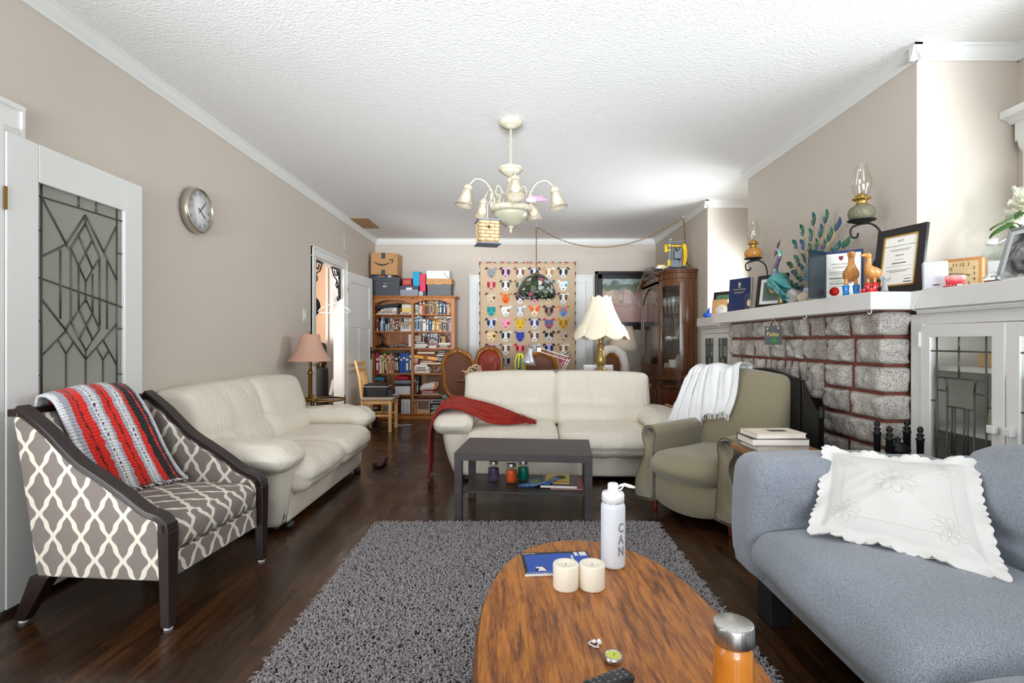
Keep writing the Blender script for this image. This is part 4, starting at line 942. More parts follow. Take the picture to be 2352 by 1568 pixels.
rp2 = ramp(N, [(0, sr(170, 135, 130)), (.3, sr(195, 160, 150)), (.42, sr(150, 125, 125)), (.70, sr(120, 135, 110)), (.80, sr(95, 110, 95)), (.87, sr(165, 180, 180)), (1, sr(120, 140, 150))]); mr = N.new('ShaderNodeMapRange'); mr.inputs[1].default_value = 1.45; mr.inputs[2].default_value = 2.25; L.new(hz, mr.inputs[0]); L.new(mr.outputs[0], rp2.inputs[0])
inb = M_('MULTIPLY', M_('GREATER_THAN', mr.outputs[0], .38), M_('LESS_THAN', mr.outputs[0], .70))
mx = N.new('ShaderNodeMix'); mx.data_type = 'RGBA'; L.new(M_('MULTIPLY', inb, .8), mx.inputs[0]); L.new(rp2.outputs[0], mx.inputs[6]); L.new(rp.outputs[0], mx.inputs[7]); L.new(mx.outputs[2], b.inputs['Base Color'])
MB().box(fx0+.1, fx1-.1, .005, .02, fz0+.1, fz1-.1).build('canvas', PT, T)
# ---------------- china cabinet
CHW = wood('cherry_cabinet', sr(72, 42, 24), sr(112, 68, 38), (1, 1, 7), 4, .26, .35, bump=.02)
T = thing('china_cabinet', 'tall dark cherry china cabinet with curved glass corner beside the painting', 'china cabinet', (2.0, 7.25, 0)); CB = T
def outl(off=0, n=8):
    pts = [(.22, -.75-off), (.08, -.75-off)]
    pts += [(.08-(.25+off)*sin(a), -.47-(.28+off)*cos(a)) for a in [pi/2*i/n for i in range(1, n)]]
    pts += [(-.17-off, -.47), (-.17-off, .47)]
    pts += [(.08-(.25+off)*cos(a), .47+(.28+off)*sin(a)) for a in [pi/2*i/n for i in range(1, n)]]
    pts += [(.08, .75+off), (.22, .75+off)]
    return pts
def solid(mb, off, z0, z1, mi=0): mb.prism(outl(off), z0, z1, 'z', mi)
mb = MB(); solid(mb, -.02, 0, .08); solid(mb, 0, .08, .60); solid(mb, .015, .60, .63); solid(mb, -.01, .63, .70); solid(mb, .03, .70, .725); solid(mb, .012, .725, .755); solid(mb, -.005, .755, .80)
mb.build('lower_case', CHW, T, bev=.003)
mb = MB(); solid(mb, -.005, 1.92, 1.965); solid(mb, .012, 1.965, 1.985); solid(mb, .0, 1.985, 2.035); solid(mb, .03, 2.035, 2.055); solid(mb, .045, 2.055, 2.075)
mb.build('crown', CHW, T, bev=.003)
def strip(mb, pts, z0, z1, t=.02, mi=0):
    m = len(pts); vs = []
    for i, p in enumerate(pts):
        a = Vector(pts[max(i-1, 0)]); c = Vector(pts[min(i+1, m-1)]); d = (c-a).normalized(); nr = Vector((-d.y, d.x))
        q = Vector(p)+nr*-t
        vs += [(p[0], p[1], z0), (p[0], p[1], z1), (q.x, q.y, z1), (q.x, q.y, z0)]
    fs = []
    for i in range(m-1):
        for k in range(4): j = (k+1) % 4; fs.append((i*4+k, i*4+j, i*4+4+j, i*4+4+k))
    fs += [(0, 1, 2, 3), (m*4-4, m*4-1, m*4-2, m*4-3)]
    mb.add(vs, fs, mi)
def arc(a0, a1, off=0, n=10, far=False):
    out = []
    for i in range(n+1):
        a = radians(a0+(a1-a0)*i/n)
        out.append((.08-(.25+off)*sin(a), -.47-(.28+off)*cos(a)) if not far else (.08-(.25+off)*cos(a), .47+(.28+off)*sin(a)))
    return out
mb = MB()
mb.box(.08, .22, -.75, -.73, .80, 1.92); mb.box(.08, .22, .73, .75, .80, 1.92)        # side panels
for far in (0, 1):
    s_ = 1 if far else -1
    mb.box(.08, .11, s_*.755-.005, s_*.755+.005, .84, 1.88); mb.box(.195, .215, s_*.755-.005, s_*.755+.005, .84, 1.88)
for far in (False, True):
    strip(mb, arc(0, 16, 0, 3, far), .80, 1.92); strip(mb, arc(76, 90, 0, 3, far), .80, 1.92); strip(mb, arc(16, 76, 0, 8, far), .80, .85); strip(mb, arc(16, 76, 0, 8, far), 1.87, 1.92)
mb.box(.20, .22, -.73, .73, .80, 1.92)
mb.build('side_frame', CHW, T, bev=.003)
mb = MB(); mb.box(-.17, -.15, -.47, -.40, .80, 1.92); mb.box(-.17, -.15, .40, .47, .80, 1.92); mb.box(-.17, -.15, -.40, .40, .80, .88)
ar = [(-.40, 1.92)]+[(-.40+.8*i/16, 1.70+.20*sin(pi*i/16)**.8) for i in range(17)]+[(.40, 1.92)]
for i in range(16):
    a, c = ar[i+1], ar[i+2]; mb.prism([(a[0], a[1]), (c[0], c[1]), (c[0], 1.93), (a[0], 1.93)], -.17, -.15, 'x')
mb.build('arched_door', CHW, T)
mb = MB()
for w_, d0, d1 in ((.0, -.175, .22), (.05, -.20, .22)):
    top = [(-.47+.94*i/20, 1.99+(.21-w_*.6)*sin(pi*i/20)**.75+w_*.3) for i in range(21)]; bot = [(y, max(1.95, z-.075-w_*.2)) for y, z in top]
    for i in range(20): mb.prism([bot[i], bot[i+1], top[i+1], top[i]], d0 if w_ == 0 else -.21, d1, 'x')
mb.prism([(-.47, 1.92)]+[(-.47+.94*i/20, 1.97+.17*sin(pi*i/20)**.75) for i in range(21)]+[(.47, 1.92)], -.165, -.1, 'x')
mb.build('arched_pediment', CHW, T)
mb = MB(); strip(mb, arc(16, 76, -.008, 8), .85, 1.87, .003); mb.box(-.162, -.159, -.40, .40, .88, 1.88); strip(mb, arc(16, 76, -.008, 8, True), .85, 1.87, .003); mb.build('glass_pane', GLASS, T)
for z in (1.185, 1.537):
    mb = MB(); mb.prism(outl(-.03), z-.004, z+.004, 'z'); mb.build('glass_shelf', glassmat('shelf_glass', (.8, .9, .86), mixf=.1), T)
mb = MB(); mb.add([], []); 
strip(mb, arc(18, 74, .008, 8), .14, .56, .01); mb.box(-.18, -.165, -.38, .38, .14, .56); strip(mb, arc(26, 66, .014, 8), .2, .50, .01); mb.build('lower_panel', wood('cherry_panel', sr(84, 38, 24), sr(118, 58, 34), (1, 1, 7), 4, .3, .3), T, bev=.003)
mb = MB()
for i in range(8): p = arc(24+i*5, 24+i*5+2, -.006, 1); strip(mb, p, .64, .69, .008)
mb.build('fluting', pm('dark_groove', (.02, .01, .006), .5), T)
# dishes in the cabinet
CHI = pm('white_china', sr(232, 228, 218), .2, var=.1, vs=20); CR = milky(glassmat('crystal', (.95, .97, .97), .02, .2), .3, (.8, .82, .82))
DK = lambda x, y, z: Vector((2.0+x, 7.25+y, z))
for i, (x, y, z, r_) in enumerate(((.12, -.45, 1.19, .12), (.14, -.25, 1.19, .12), (.13, -.42, .81, .075), (.14, -.15, .81, .10))):
    T = MB(); T.T = Ry(-72) ; T.lathe([(0, 0), (r_*.6, .002), (r_*.7, .012), (r_, .018), (r_, .022), (r_*.68, .016), (0, .008)], (r_*.97, 0, 0), 28)
    o = T.build('china_plate', CHI, loc=DK(x, y, z+.004)); tag(o, ('large patterned plate on the middle shelf near the curved glass', 'large patterned plate further back on the middle shelf of the china cabinet', 'small plate standing on the china cabinet floor behind the creamer', 'dinner plate leaning at the rear of the china cabinet floor')[i], 'plate', 'plates in the china cabinet')
GLB = ('crystal stemmed glass nearest the curved corner on the top cabinet shelf', 'crystal stemmed glass just behind the front one on the top cabinet shelf', 'crystal stemmed glass left of centre on the top cabinet shelf', 'crystal stemmed glass against the cabinet side panel, top shelf', 'crystal stemmed glass nearest the arched cabinet door, top shelf', 'crystal stemmed glass in the middle back of the top cabinet shelf', 'crystal stemmed glass at the rear corner of the top cabinet shelf')
for i, (x, y) in enumerate(((.0, -.52), (.06, -.46), (-.02, -.42), (.07, -.58), (-.05, -.33), (.05, -.34), (.12, -.50))):
    o = MB().lathe([(0, 0), (.03, .002), (.005, .01), (.004, .08), (.02, .10), (.034, .13), (.036, .17), (.030, .21), (.029, .21), (.034, .17), (.032, .13), (.0, .10)], n=16).build('wine_glass', CR, loc=DK(x, y, 1.542)); tag(o, GLB[i], 'wine glass', 'crystal glasses in the china cabinet')
def cup(mb, s_=1): 
    mb.lathe([(0, 0), (.03*s_, 0), (.026*s_, .01*s_), (.045*s_, .03*s_), (.05*s_, .06*s_), (.044*s_, .09*s_), (.05*s_, .11*s_), (.047*s_, .11*s_), (.04*s_, .09*s_), (0, .05*s_)], n=20)
    mb.tube([(.046*s_, 0, .09*s_), (.075*s_, 0, .085*s_), (.08*s_, 0, .055*s_), (.046*s_, 0, .03*s_)], .005*s_, 6)
ROSE = pm('rose_china', sr(226, 214, 208), .2, var=.3, vs=25)
for i, (x, y, s_, lab) in enumerate(((.0, -.53, 1.35, 'rose-painted china creamer on the floor of the china cabinet'), (.10, -.52, 1.2, 'tall china pitcher beside the rose-painted creamer'), (-.02, -.32, .9, 'small china teacup behind the rose-painted creamer'))):
    mb = MB(); cup(mb, s_); tag(mb.build('china_cup', ROSE, loc=DK(x, y, .80)), lab, 'cup', 'teaware in the china cabinet')
mb = MB()
for i in range(16): mb.ball((R.uniform(-.05, .05), R.uniform(-.10, .10), .02+R.random()*.02), .014+.01*R.random(), 8, wr=.4, ws=3, seed=i)
tag(mb.build('porcelain_flowers', CHI, loc=DK(-.02, -.45, 1.19)), 'cluster of small white porcelain flowers on the middle cabinet shelf', 'figurine')
# building-brick machine and truck on the cabinet
YEL = cm(240, 196, 20, .35); LGR = cm(120, 130, 140, .4); DGR = cm(52, 56, 62, .4); LWH = cm(225, 225, 225, .4)
T = thing('toy_excavator', 'yellow and grey toy brick excavator model folded upright on the china cabinet', 'toy', (2.03, 6.72, 2.076))
def bxs(name, lst, m, par, bev=.002):
    mb = MB()
    for c, d in lst: mb.bx(c, d)
    return mb.build(name, m, par, bev=bev)
mb = MB(); mb.cush((0, 0, .02), (.26, .14, .045), .018, n=(8, 4, 4)); mb.tube([(-.15, 0, .02), (-.06, 0, .055), (.07, 0, .055), (.16, 0, .02)], .009, 6)
for i in range(9): mb.lathe([(.012, -.072), (.012, .072)], (0, 0, 0), 10) if False else mb.bx((-.10+.025*i, 0, .012), (.014, .155, .022))
mb.build('crawler_tracks', DGR, T)
bxs('chassis', [((0, 0, .075), (.12, .10, .06)), ((-.055, 0, .09), (.05, .09, .08)), ((.02, 0, .12), (.09, .07, .04)), ((.01, -.02, .20), (.08, .06, .09)), ((.03, 0, .26), (.07, .06, .06))], LGR, T)
bxs('mast', [((-.085, 0, .23), (.025, .03, .28)), ((-.05, 0, .23), (.01, .02, .20)), ((-.02, .01, .24), (.012, .02, .16)), ((.0, 0, .375), (.17, .015, .012)), ((-.075, 0, .385), (.03, .03, .03)), ((.09, 0, .385), (.03, .02, .02))], LGR, T)
bxs('top_cap', [((-.07, 0, .405), (.02, .02, .012))], LWH, T)
mb = MB(); bm = [(.075, .06), (.11, .07), (.125, .13), (.135, .20), (.13, .28), (.115, .34), (.085, .35), (.075, .31), (.09, .25), (.092, .18), (.085, .12)]
mb.prism(bm, -.035, .035, 'y'); mb.bx((-.13, 0, .29), (.03, .04, .10)); mb.bx((-.10, 0, .325), (.07, .04, .02)); mb.bx((-.10, 0, .265), (.05, .04, .02)); mb.bx((0, 0, .32), (.12, .04, .018)); mb.bx((-.10, -.03, .10), (.03, .04, .08)); mb.build('yellow_arm', YEL, T, bev=.003)
mb = MB(); mb.tube([(-.02, -.03, .30), (.03, -.045, .22), (.0, -.03, .14)], .006, 6); mb.tube([(.05, -.03, .30), (.0, -.045, .24), (.04, -.03, .10)], .005, 6); mb.lathe([(.03, -.01), (.03, .01)], (.03, 0, .15), 14); mb.build('hoses', BLACK, T)
T = thing('toy_dump_truck', 'small white and yellow toy dump truck beside the toy excavator', 'toy', (1.90, 6.82, 2.076))
bxs('cab', [((.04, 0, .05), (.07, .07, .05)), ((.04, 0, .02), (.10, .08, .015))], LWH, T)
mb = MB(); mb.prism([(-.11, .05), (-.07, .03), (.02, .045), (.02, .085), (-.07, .085)], -.035, .035, 'y'); mb.build('dump_bed', LWH, T, bev=.003)
bxs('yellow_frame', [((-.04, 0, .085), (.09, .06, .015)), ((0, -.037, .06), (.06, .01, .015))], YEL, T)
for x in (-.09, -.05, .05):
    mb = MB(); mb.T = Tr(x, 0, .022) @ Rx(90)
    mb.lathe([(.0, -.05), (.022, -.05), (.022, .05), (0, .05)], n=14); mb.build('wheel', BLACK, T)
# ---------------- dining chairs
HON = wood('honey_oak_frame', sr(116, 66, 16), sr(160, 100, 34), (1, 1, 5), 5, .3, .3)
CANE = pm('cane_weave', sr(118, 74, 54), .7, bump=.3, bs=150); N, L, b = nodes(CANE); tc = N.new('ShaderNodeTexCoord'); ck = N.new('ShaderNodeTexChecker'); ck.inputs[3].default_value = 95; L.new(tc.outputs['Object'], ck.inputs[0]); ck.inputs[1].default_value = (*sr(140, 92, 70), 1); ck.inputs[2].default_value = (*sr(82, 46, 34), 1); L.new(ck.outputs[0], b.inputs['Base Color'])
RLE = pm('oxblood_leather', sr(148, 52, 36), .35, bump=.1, bs=20, var=.15, vs=10); TEAL = cm(110, 150, 150, .8)
def back_outline(w_, z0, z1, k=1.0, n=40):
    out = []
    for i in range(n):
        t = 2*pi*i/n; c, s_ = cos(t), sin(t)
        x = w_/2*abs(c)**.62*(1 if c > 0 else -1); z = (z0+z1)/2+(z1-z0)/2*abs(s_)**.85*(1 if s_ > 0 else -1)
        x *= 1-.10*math.exp(-((z-(z0+.42*(z1-z0)))/.10)**2)-.14*max(0, ((z0+.2)-z)/.2)
        z += (.018*math.exp(-(x/.035)**2)-.014*math.exp(-((abs(x)-w_*.24)/.05)**2)) if s_ > .5 else 0
        out.append((x, z))
    return out
def dining_chair(label, loc, rz, w_=.47, top=1.08, panel=CANE, front=None, draped=False):
    T = thing('dining_chair', label, 'chair', loc, rz, 'carved dining chairs')
    o_ = back_outline(w_, .42, top); i_ = back_outline(w_-.10, .48, top-.065)
    mb = MB(); n = len(o_); vs = []
    for (pts, y) in ((o_, -.018), (i_, -.022), (i_, .02), (o_, .018)): vs += [(x, y+.10*(z-.42), z) for x, z in pts]
    fs = [(r_*n+i, r_*n+(i+1) % n, ((r_+1) % 4)*n+(i+1) % n, ((r_+1) % 4)*n+i) for r_ in range(4) for i in range(n)]
    mb.add(vs, fs, 0, True)
    mb.tube([(-w_*.36, .0, .44), (-w_*.38, -.02, .30), (-w_*.40, .03, .0)], [.02, .02, .015], 8); mb.tube([(w_*.36, .0, .44), (w_*.38, -.02, .30), (w_*.40, .03, .0)], [.02, .02, .015], 8)
    mb.build('back_frame', HON, T)
    mb = MB(); vs = [(x, .006+.10*(z-.42), z) for x, z in i_]+[(x, -.004+.10*(z-.42), z) for x, z in i_]; fs = [tuple(range(n)), tuple(reversed(range(n, 2*n)))]; mb.add(vs, fs); mb.build('cane_panel', panel, T)
    mb = MB()
    for (x, z) in ((-.1, .98), (.1, .98), (0, .86), (-.1, .74), (.1, .74), (0, .62)): mb.ball((x, .012+.10*(z-.42), z-(1.08-top)), .007, 8, sc=(1, .5, 1))
    mb.build('upholstery_button', cm(90, 50, 36, .5), T)
    if front:
        mb = MB(); i2 = back_outline(w_-.095, .48, top-.06, n=48); cx, cz = 0, (.48+top)/2; vs = [(0, -.045+.10*(cz-.42), cz)]; K = 5
        for k in range(1, K+1):
            for x, z in i2:
                f = k/K; xx = x*f; zz = cz+(z-cz)*f; d = -.045*sqrt(max(0, 1-f**4))-.005
                for (bx_, bz_) in ((-.09, .93), (.09, .93), (0, .80), (-.09, .68), (.09, .68)): d += .016*math.exp(-((xx-bx_)**2+(zz-bz_)**2)/.0016)
                vs.append((xx, d+.10*(zz-.42), zz))
        m = len(i2); fs = [(0, 1+i, 1+(i+1) % m) for i in range(m)]+[(1+(k-1)*m+i, 1+k*m+i, 1+k*m+(i+1) % m, 1+(k-1)*m+(i+1) % m) for k in range(1, K) for i in range(m)]
        mb.add(vs, fs, 0, True); mb.build('tufted_backrest', front, T)
    mb = MB(); mb.cush((0, -.24, .455), (w_, .46, .07), .03, (0, .01, .015), n=(8, 8, 6)); mb.build('seat', front or TEAL, T)
    mb = MB(); mb.box(-w_/2+.01, w_/2-.01, -.46, -.01, .37, .42); mb.build('seat_rail', HON, T, bev=.01)
    for sx in (-1, 1): MB().tube([(sx*w_*.43, -.43, .40), (sx*w_*.45, -.455, .30), (sx*w_*.42, -.43, .12), (sx*w_*.44, -.45, 0)], [.03, .024, .015, .018], 8).build('leg', HON, T)
    return T
dining_chair('carved dining chair with cane back and teal seat nearest the bookcase', (-.75, 6.80, 0), 172, .46, 1.085)
dining_chair('dining chair with tufted oxblood leather backrest against the quilt', (-.42, 7.86, 0), -8, .45, 1.11, front=RLE)
dining_chair('cane-backed dining chair behind the silver desk lamp', (.29, 6.75, 0), 186, .47, 1.07)
dc = dining_chair('dining chair near the painting with a cream plush throw over its back', (1.31, 7.25, 0), 20, .40, 1.04)
T = thing('plush_throw', 'cream plush throw hanging over a dining chair below the painting', 'throw', (1.31, 7.25, 0), 20)
PLU = pm('cream_plush', sr(226, 216, 206), .95, bump=.8, bs=60, sheen=.5)
MB().tube([(-.20, -.03, .70), (-.205, -.02, .85), (-.17, .0, .99), (-.06, .04, 1.07), (.06, .04, 1.08), (.16, .0, 1.0), (.19, -.03, .86), (.17, -.05, .70), (.16, -.05, .56)], [.05, .06, .065, .06, .06, .065, .06, .055, .03], 12).build('plush_cloth', PLU, T)
# ---------------- dining table
T = thing('dining_table', 'dark wooden dining table behind the centre sofa', 'dining table', (.165, 6.22, 0))
mb = MB(); mb.cush((0, 0, .74), (1.68, .62, .04), .018, n=(8, 8, 4)); mb.build('tabletop', wood('walnut_top', sr(70, 40, 24), sr(105, 64, 38), (8, 1, 1), 4, .3), T)
for sx in (-1, 1):
    for sy in (-1, 1): MB().lathe([(.02, 0), (.035, .3), (.025, .5), (.04, .6), (.04, .72)], (sx*.66, sy*.2, 0), 12).build('leg', HON, T)
def spot(x, Y, z): return Vector(((x-1187)*Y/F, Y, z))
DZt = .7605
# wooden gear puzzle
T = thing('wooden_puzzle', 'pale laser-cut wooden gear puzzle model on the dining table', 'model', spot(1092, 6.25, DZt))
LW = cm(226, 196, 160, .7)
def gear(mb, c, r_, t=.004, nt=14, rot=0):
    n_ = nt*4; vo_ = [(c[0]+(r_+(.006 if (i % 4) < 2 else 0))*cos(2*pi*i/n_+rot), c[2]+(r_+(.006 if (i % 4) < 2 else 0))*sin(2*pi*i/n_+rot)) for i in range(n_)]
    vi = [(c[0]+r_*.72*cos(2*pi*i/n_), c[2]+r_*.72*sin(2*pi*i/n_)) for i in range(n_)]
    vs = [(x, c[1], z) for x, z in vo_]+[(x, c[1], z) for x, z in vi]+[(x, c[1]+t, z) for x, z in vo_]+[(x, c[1]+t, z) for x, z in vi]
    fs = []
    for i in range(n_):
        j = (i+1) % n_; fs += [(i, j, n_+j, n_+i), (2*n_+i, 3*n_+i, 3*n_+j, 2*n_+j), (i, 2*n_+i, 2*n_+j, j), (n_+i, n_+j, 3*n_+j, 3*n_+i)]
    mb.add(vs, fs)
    for k in range(3): a = rot+k*pi/3; mb.tube([(c[0]+r_*.75*cos(a), c[1]+t/2, c[2]+r_*.75*sin(a)), (c[0]-r_*.75*cos(a), c[1]+t/2, c[2]-r_*.75*sin(a))], .0035, 4)
for c, r_ in (((-.04, -.02, .075), .05), ((.0, .01, .09), .055), ((-.07, .0, .05), .035), ((.03, -.02, .07), .04)):
    mb = MB(); gear(mb, c, r_, rot=r_*30); mb.build('gear', LW, T)
mb = MB(); mb.box(-.13, .13, -.04, .04, 0, .006); mb.prism([(-.16, .07), (-.10, .055), (-.06, .08), (-.06, .09), (-.10, .068), (-.15, .08)], -.03, -.026, 'y'); mb.box(-.12, -.115, -.04, .04, 0, .07); mb.box(.04, .046, -.04, .04, 0, .14); mb.box(.055, .061, -.04, .04, 0, .13); mb.box(.06, .14, -.005, .0, .05, .058)
for x in (.11, .125): mb.T = Tr(x, 0, .035) @ Ry(90); mb.lathe([(.0, 0), (.03, 0), (.03, .006), (0, .006)], n=16); mb.T = I4
mb.build('puzzle_frame', LW, T)
# yellow and blue cord craft
T = thing('cord_bundle', 'neon yellow and blue twisted cords hanging from a stand on the dining table', 'cord', spot(1194, 6.25, DZt))
mb = MB()
for i in range(7):
    a = i/7*pi*2; x = .05*cos(a); y = .03*sin(a); mb.tube(spline([(0, 0, .28), (x*.8, y, .25), (x*1.25, y*1.2, .16), (x*1.1, y, .03+.04*(i % 3))], 4), .008, 6)
mb.build('yellow_cord', cm(222, 232, 60, .7), T)
mb = MB()
for k in range(2): mb.tube([(.012*cos(q*.9+k*pi)-.01+.0*q, .012*sin(q*.9+k*pi), .01+.022*q/1.0*.55) for q in range(18)], .008, 6)
mb.build('blue_cord', cm(60, 160, 200, .7), T)
mb = MB(); mb.lathe([(.04, 0), (.04, .008), (.005, .01), (.005, .26), (0, .265)], n=12); mb.build('stand', BLACK, T)
# desk lamp with sprung arm
T = thing('desk_lamp', 'silver-headed desk lamp with a white spring arm on the dining table', 'lamp', spot(1290, 6.25, DZt))
ox = spot(1290, 6.25, 0).x
def dl(x, y): q = px(x, y, 6.25); return (q.x-ox, 0, q.z-DZt)
mb = MB(); mb.lathe([(.09, 0), (.09, .015), (.02, .02), (.012, .05), (.012, .06)], n=24); mb.build('base', cm(235, 235, 235, .4), T)
def bar2(mb, a, c, off=.014):
    a = Vector(a); c = Vector(c); n_ = (c-a).cross(Vector((0, 1, 0))).normalized()*off
    mb.tube([a+n_, c+n_], .0055, 4); mb.tube([a-n_, c-n_], .0055, 4)
mb = MB(); e1 = dl(1306, 824); bar2(mb, (0, 0, .05), e1, .012); mb.build('lower_arm', cm(240, 240, 240, .4), T)
mb = MB(); e2 = dl(1240, 803); bar2(mb, e1, e2, .022); mb.bx((e2[0]-.01, 0, e2[2]), (.05, .02, .05)); mb.build('upper_arm', cm(240, 240, 240, .4), T, bev=.003)
mb = MB(); mb.tube([(e1[0], 0, e1[2]+.01), (e1[0]+.03, .01, e1[2]+.05), (e1[0]+.015, .01, e1[2]+.09), (e1[0]-.05, 0, e1[2]+.045)], .004, 6); mb.build('cable', BLACK, T)
hc = dl(1216, 812); mb = MB(); mb.T = Tr(*hc) @ Ry(10)
mb.lathe([(.0, .075), (.012, .072), (.028, .065), (.032, .05), (.034, .005), (.045, -.02), (.075, -.07), (.10, -.13), (.097, -.13), (.07, -.07), (.03, .0)], n=32); mb.T = I4; mb.tube([(hc[0]+.03, 0, hc[2]+.01), (e2[0], 0, e2[2])], .006, 6); mb.build('lamp_head', pm('satin_silver', sr(200, 202, 204), .35, metal=.6), T)
for (x, r_, h, c, lab) in ((1213, .014, .045, (226, 170, 60), 'tiny amber-topped bottle below the desk lamp head'), (1231.5, .018, .075, (215, 215, 215), 'small white capped bottle right of the amber bottle on the dining table')):
    T = thing('small_bottle', lab, 'bottle', spot(x, 6.12, DZt)); MB().lathe([(0, 0), (r_, 0), (r_, h*.7), (r_*.7, h*.78)], n=16).build('bottle_body', cm(*c, .3), T); MB().lathe([(r_*.8, h*.76), (r_*.8, h), (0, h)], n=16).build('cap', cm(*[min(255, q+20) for q in c], .4), T)
T = thing('organizer_box', 'grey plastic organizer box with a lid at the right end of the dining table', 'box', spot(1286, 6.42, DZt))
MB().box(-.12, .08, -.06, .06, 0, .065).box(-.05, .07, -.063, -.06, .01, .05).build('box_body', cm(190, 196, 200, .3), T, bev=.003); MB().box(-.125, .11, -.065, .065, .065, .075).build('lid', cm(150, 160, 165, .3), T, bev=.003)
# ---------------- console and urn lamp
T = thing('console_table', 'wooden console table hidden behind the centre sofa carrying the urn lamp', 'table', (1.0, 5.62, 0))
MB().box(-.42, .40, -.16, .16, .70, .74).build('tabletop', HON, T, bev=.005)
for sx in (-1, 1):
    for sy in (-1, 1): MB().box(sx*.36-.02, sx*.36+.02, sy*.12-.02, sy*.12+.02, 0, .70).build('leg', HON, T)
T = thing('urn_lamp', 'table lamp with gold urn base and cream scalloped bell shade behind the sofa', 'lamp', (.893, 5.6, .7405))
URN = pm('antique_gold_marble', sr(160, 132, 78), .3, metal=.45, var=.4, vs=16)
MB().lathe([(0, 0), (.085, 0), (.088, .02), (.075, .04), (.08, .075), (.072, .10), (.045, .115), (.065, .13), (.066, .145), (.035, .165), (.034, .18), (.052, .20), (.060, .235), (.055, .28), (.038, .34), (.028, .38), (.04, .39), (.04, .40), (.026, .41), (.024, .45), (.035, .47), (.03, .49), (.01, .50), (.01, .56)], n=32).build('urn_base', URN, T)
SILK = pm('cream_silk_shade', sr(240, 226, 204), .8, bump=.15, bs=50, sub=.1)
def shade_fn(u, v):
    a = 2*pi*u; lob = abs(sin(a*4)); r_ = .105+.18*v**1.35; r_ *= 1+.035*(lob-.5)*(1 if v > .1 else 3*v+.4)
    z = .90-.40*v; z -= .045*lob*max(0, v-.9)*10; z += .022*lob*max(0, .1-v)*10
    if v > .72: r_ += .012*(1 if lob > .1 else .3)
    return (r_*cos(a), r_*sin(a), z)
MB().grid(shade_fn, 128, 30, thick=.003).build('lamp_shade', SILK, T)
mb = MB()
for k in range(8):
    a = k/8; mb.tube([Vector(shade_fn(a, i/12))*1.0+Vector((.003*cos(2*pi*a), .003*sin(2*pi*a), 0)) for i in range(13)], .004, 5)
mb.tube([Vector(shade_fn(i/64, .72))*1.0+Vector((0, 0, -.01-.03*abs(sin(2*pi*i/64*4)))) for i in range(64)], .004, 5, closed=True)
mb.build('shade_trim', SILK, T)
T = thing('white_box', 'flat white metal box standing behind the urn lamp base', 'box', spot(1375, 5.76, .7405))
MB().box(-.165, .155, -.015, .015, 0, .185).build('box_body', cm(232, 232, 236, .4), T, bev=.003)
mb = MB()
for sx in (-.15, .14):
    for z in (.03, .165): mb.ball((sx, -.017, z), .005, 8)
mb.build('screw_heads', cm(90, 90, 90, .4), T)
# pleated lamp on a side table
T = thing('side_table', 'small dark side table below the painting', 'table', (1.6, 7.9, 0)); MB().cush((0, 0, .56), (.45, .4, .03), .012, n=(6, 6, 4)).build('tabletop', HON, T); MB().lathe([(.16, 0), (.15, .02), (.03, .05), (.025, .5), (.06, .545)], n=16).build('pedestal', HON, T)
T = thing('pleated_lamp', 'table lamp with a pleated cream shade and green leaf-painted base under the painting', 'lamp', (1.59, 7.85, .5755))
MB().grid(lambda u, v: ((.13+.10*v+.004*(int(u*72*2) % 2))*cos(2*pi*u), (.13+.10*v+.004*(int(u*72*2) % 2))*sin(2*pi*u), .83-.36*v), 144, 4, thick=.002).build('lamp_shade', pm('pleated_linen', sr(216, 200, 178), .85), T)
LFG = pm('leaf_glaze', (.02, .02, .02), .25); N, L, b = nodes(LFG); tc = N.new('ShaderNodeTexCoord'); vo = N.new('ShaderNodeTexVoronoi'); vo.inputs['Scale'].default_value = 18; mp = N.new('ShaderNodeMapping'); mp.inputs['Scale'].default_value = (1, 1, .45); mp.inputs['Rotation'].default_value = (0, .5, 0); L.new(tc.outputs['Object'], mp.inputs[0]); L.new(mp.outputs[0], vo.inputs[0]); rp = ramp(N, [(.0, sr(150, 170, 110)), (.42, sr(40, 90, 45)), (.46, (.01, .01, .012)), (1, (.01, .01, .012))]); L.new(vo.outputs[0], rp.inputs[0]); L.new(rp.outputs[0], b.inputs['Base Color'])
MB().lathe([(0, 0), (.06, 0), (.055, .03), (.07, .12), (.085, .25), (.08, .33), (.06, .36), (.065, .375), (.02, .385)], n=24).build('lamp_base', LFG, T); MB().lathe([(.015, .385), (.02, .40), (.012, .42), (.012, .50)], n=12).build('brass_neck', GOLD, T)
# clutter behind the sofa's right arm
T = thing('storage_bench', 'low black storage bench crammed between the sofa and the china cabinet', 'bench', (1.78, 5.65, 0))
MB().box(-.34, .32, -.28, .28, .0, .40).build('bench_body', BLACK, T, bev=.01); MB().box(-.34, .32, -.28, .28, .402, .44).build('bench_lid', pm('black_vinyl', (.015, .015, .017), .3), T, bev=.01)
T = thing('keyboard', 'grey keypad device lying on the black bench', 'keyboard', (1.86, 5.62, .4405), -14)
MB().box(-.14, .14, -.07, .07, 0, .02).build('keyboard_body', cm(120, 124, 126, .5), T, bev=.004)
mb = MB()
for i in range(12):
    for j in range(4): mb.bx((-.12+.021*i, -.045+.028*j, .023), (.015, .02, .006))
mb.build('keys', cm(90, 94, 98, .5), T)
T = thing('black_bag', 'black bag with silver buckles slumped on the bench behind the keypad', 'bag', (1.99, 5.80, .4405)); MB().cush((0, 0, .09), (.30, .22, .18), .07, (.02, .02, .02), n=(8, 8, 8), wr=.02, ws=8).build('bag_body', pm('black_nylon', (.02, .02, .022), .6), T); MB().bx((-.08, -.115, .10), (.03, .01, .02)).build('buckle', CHROME, T)
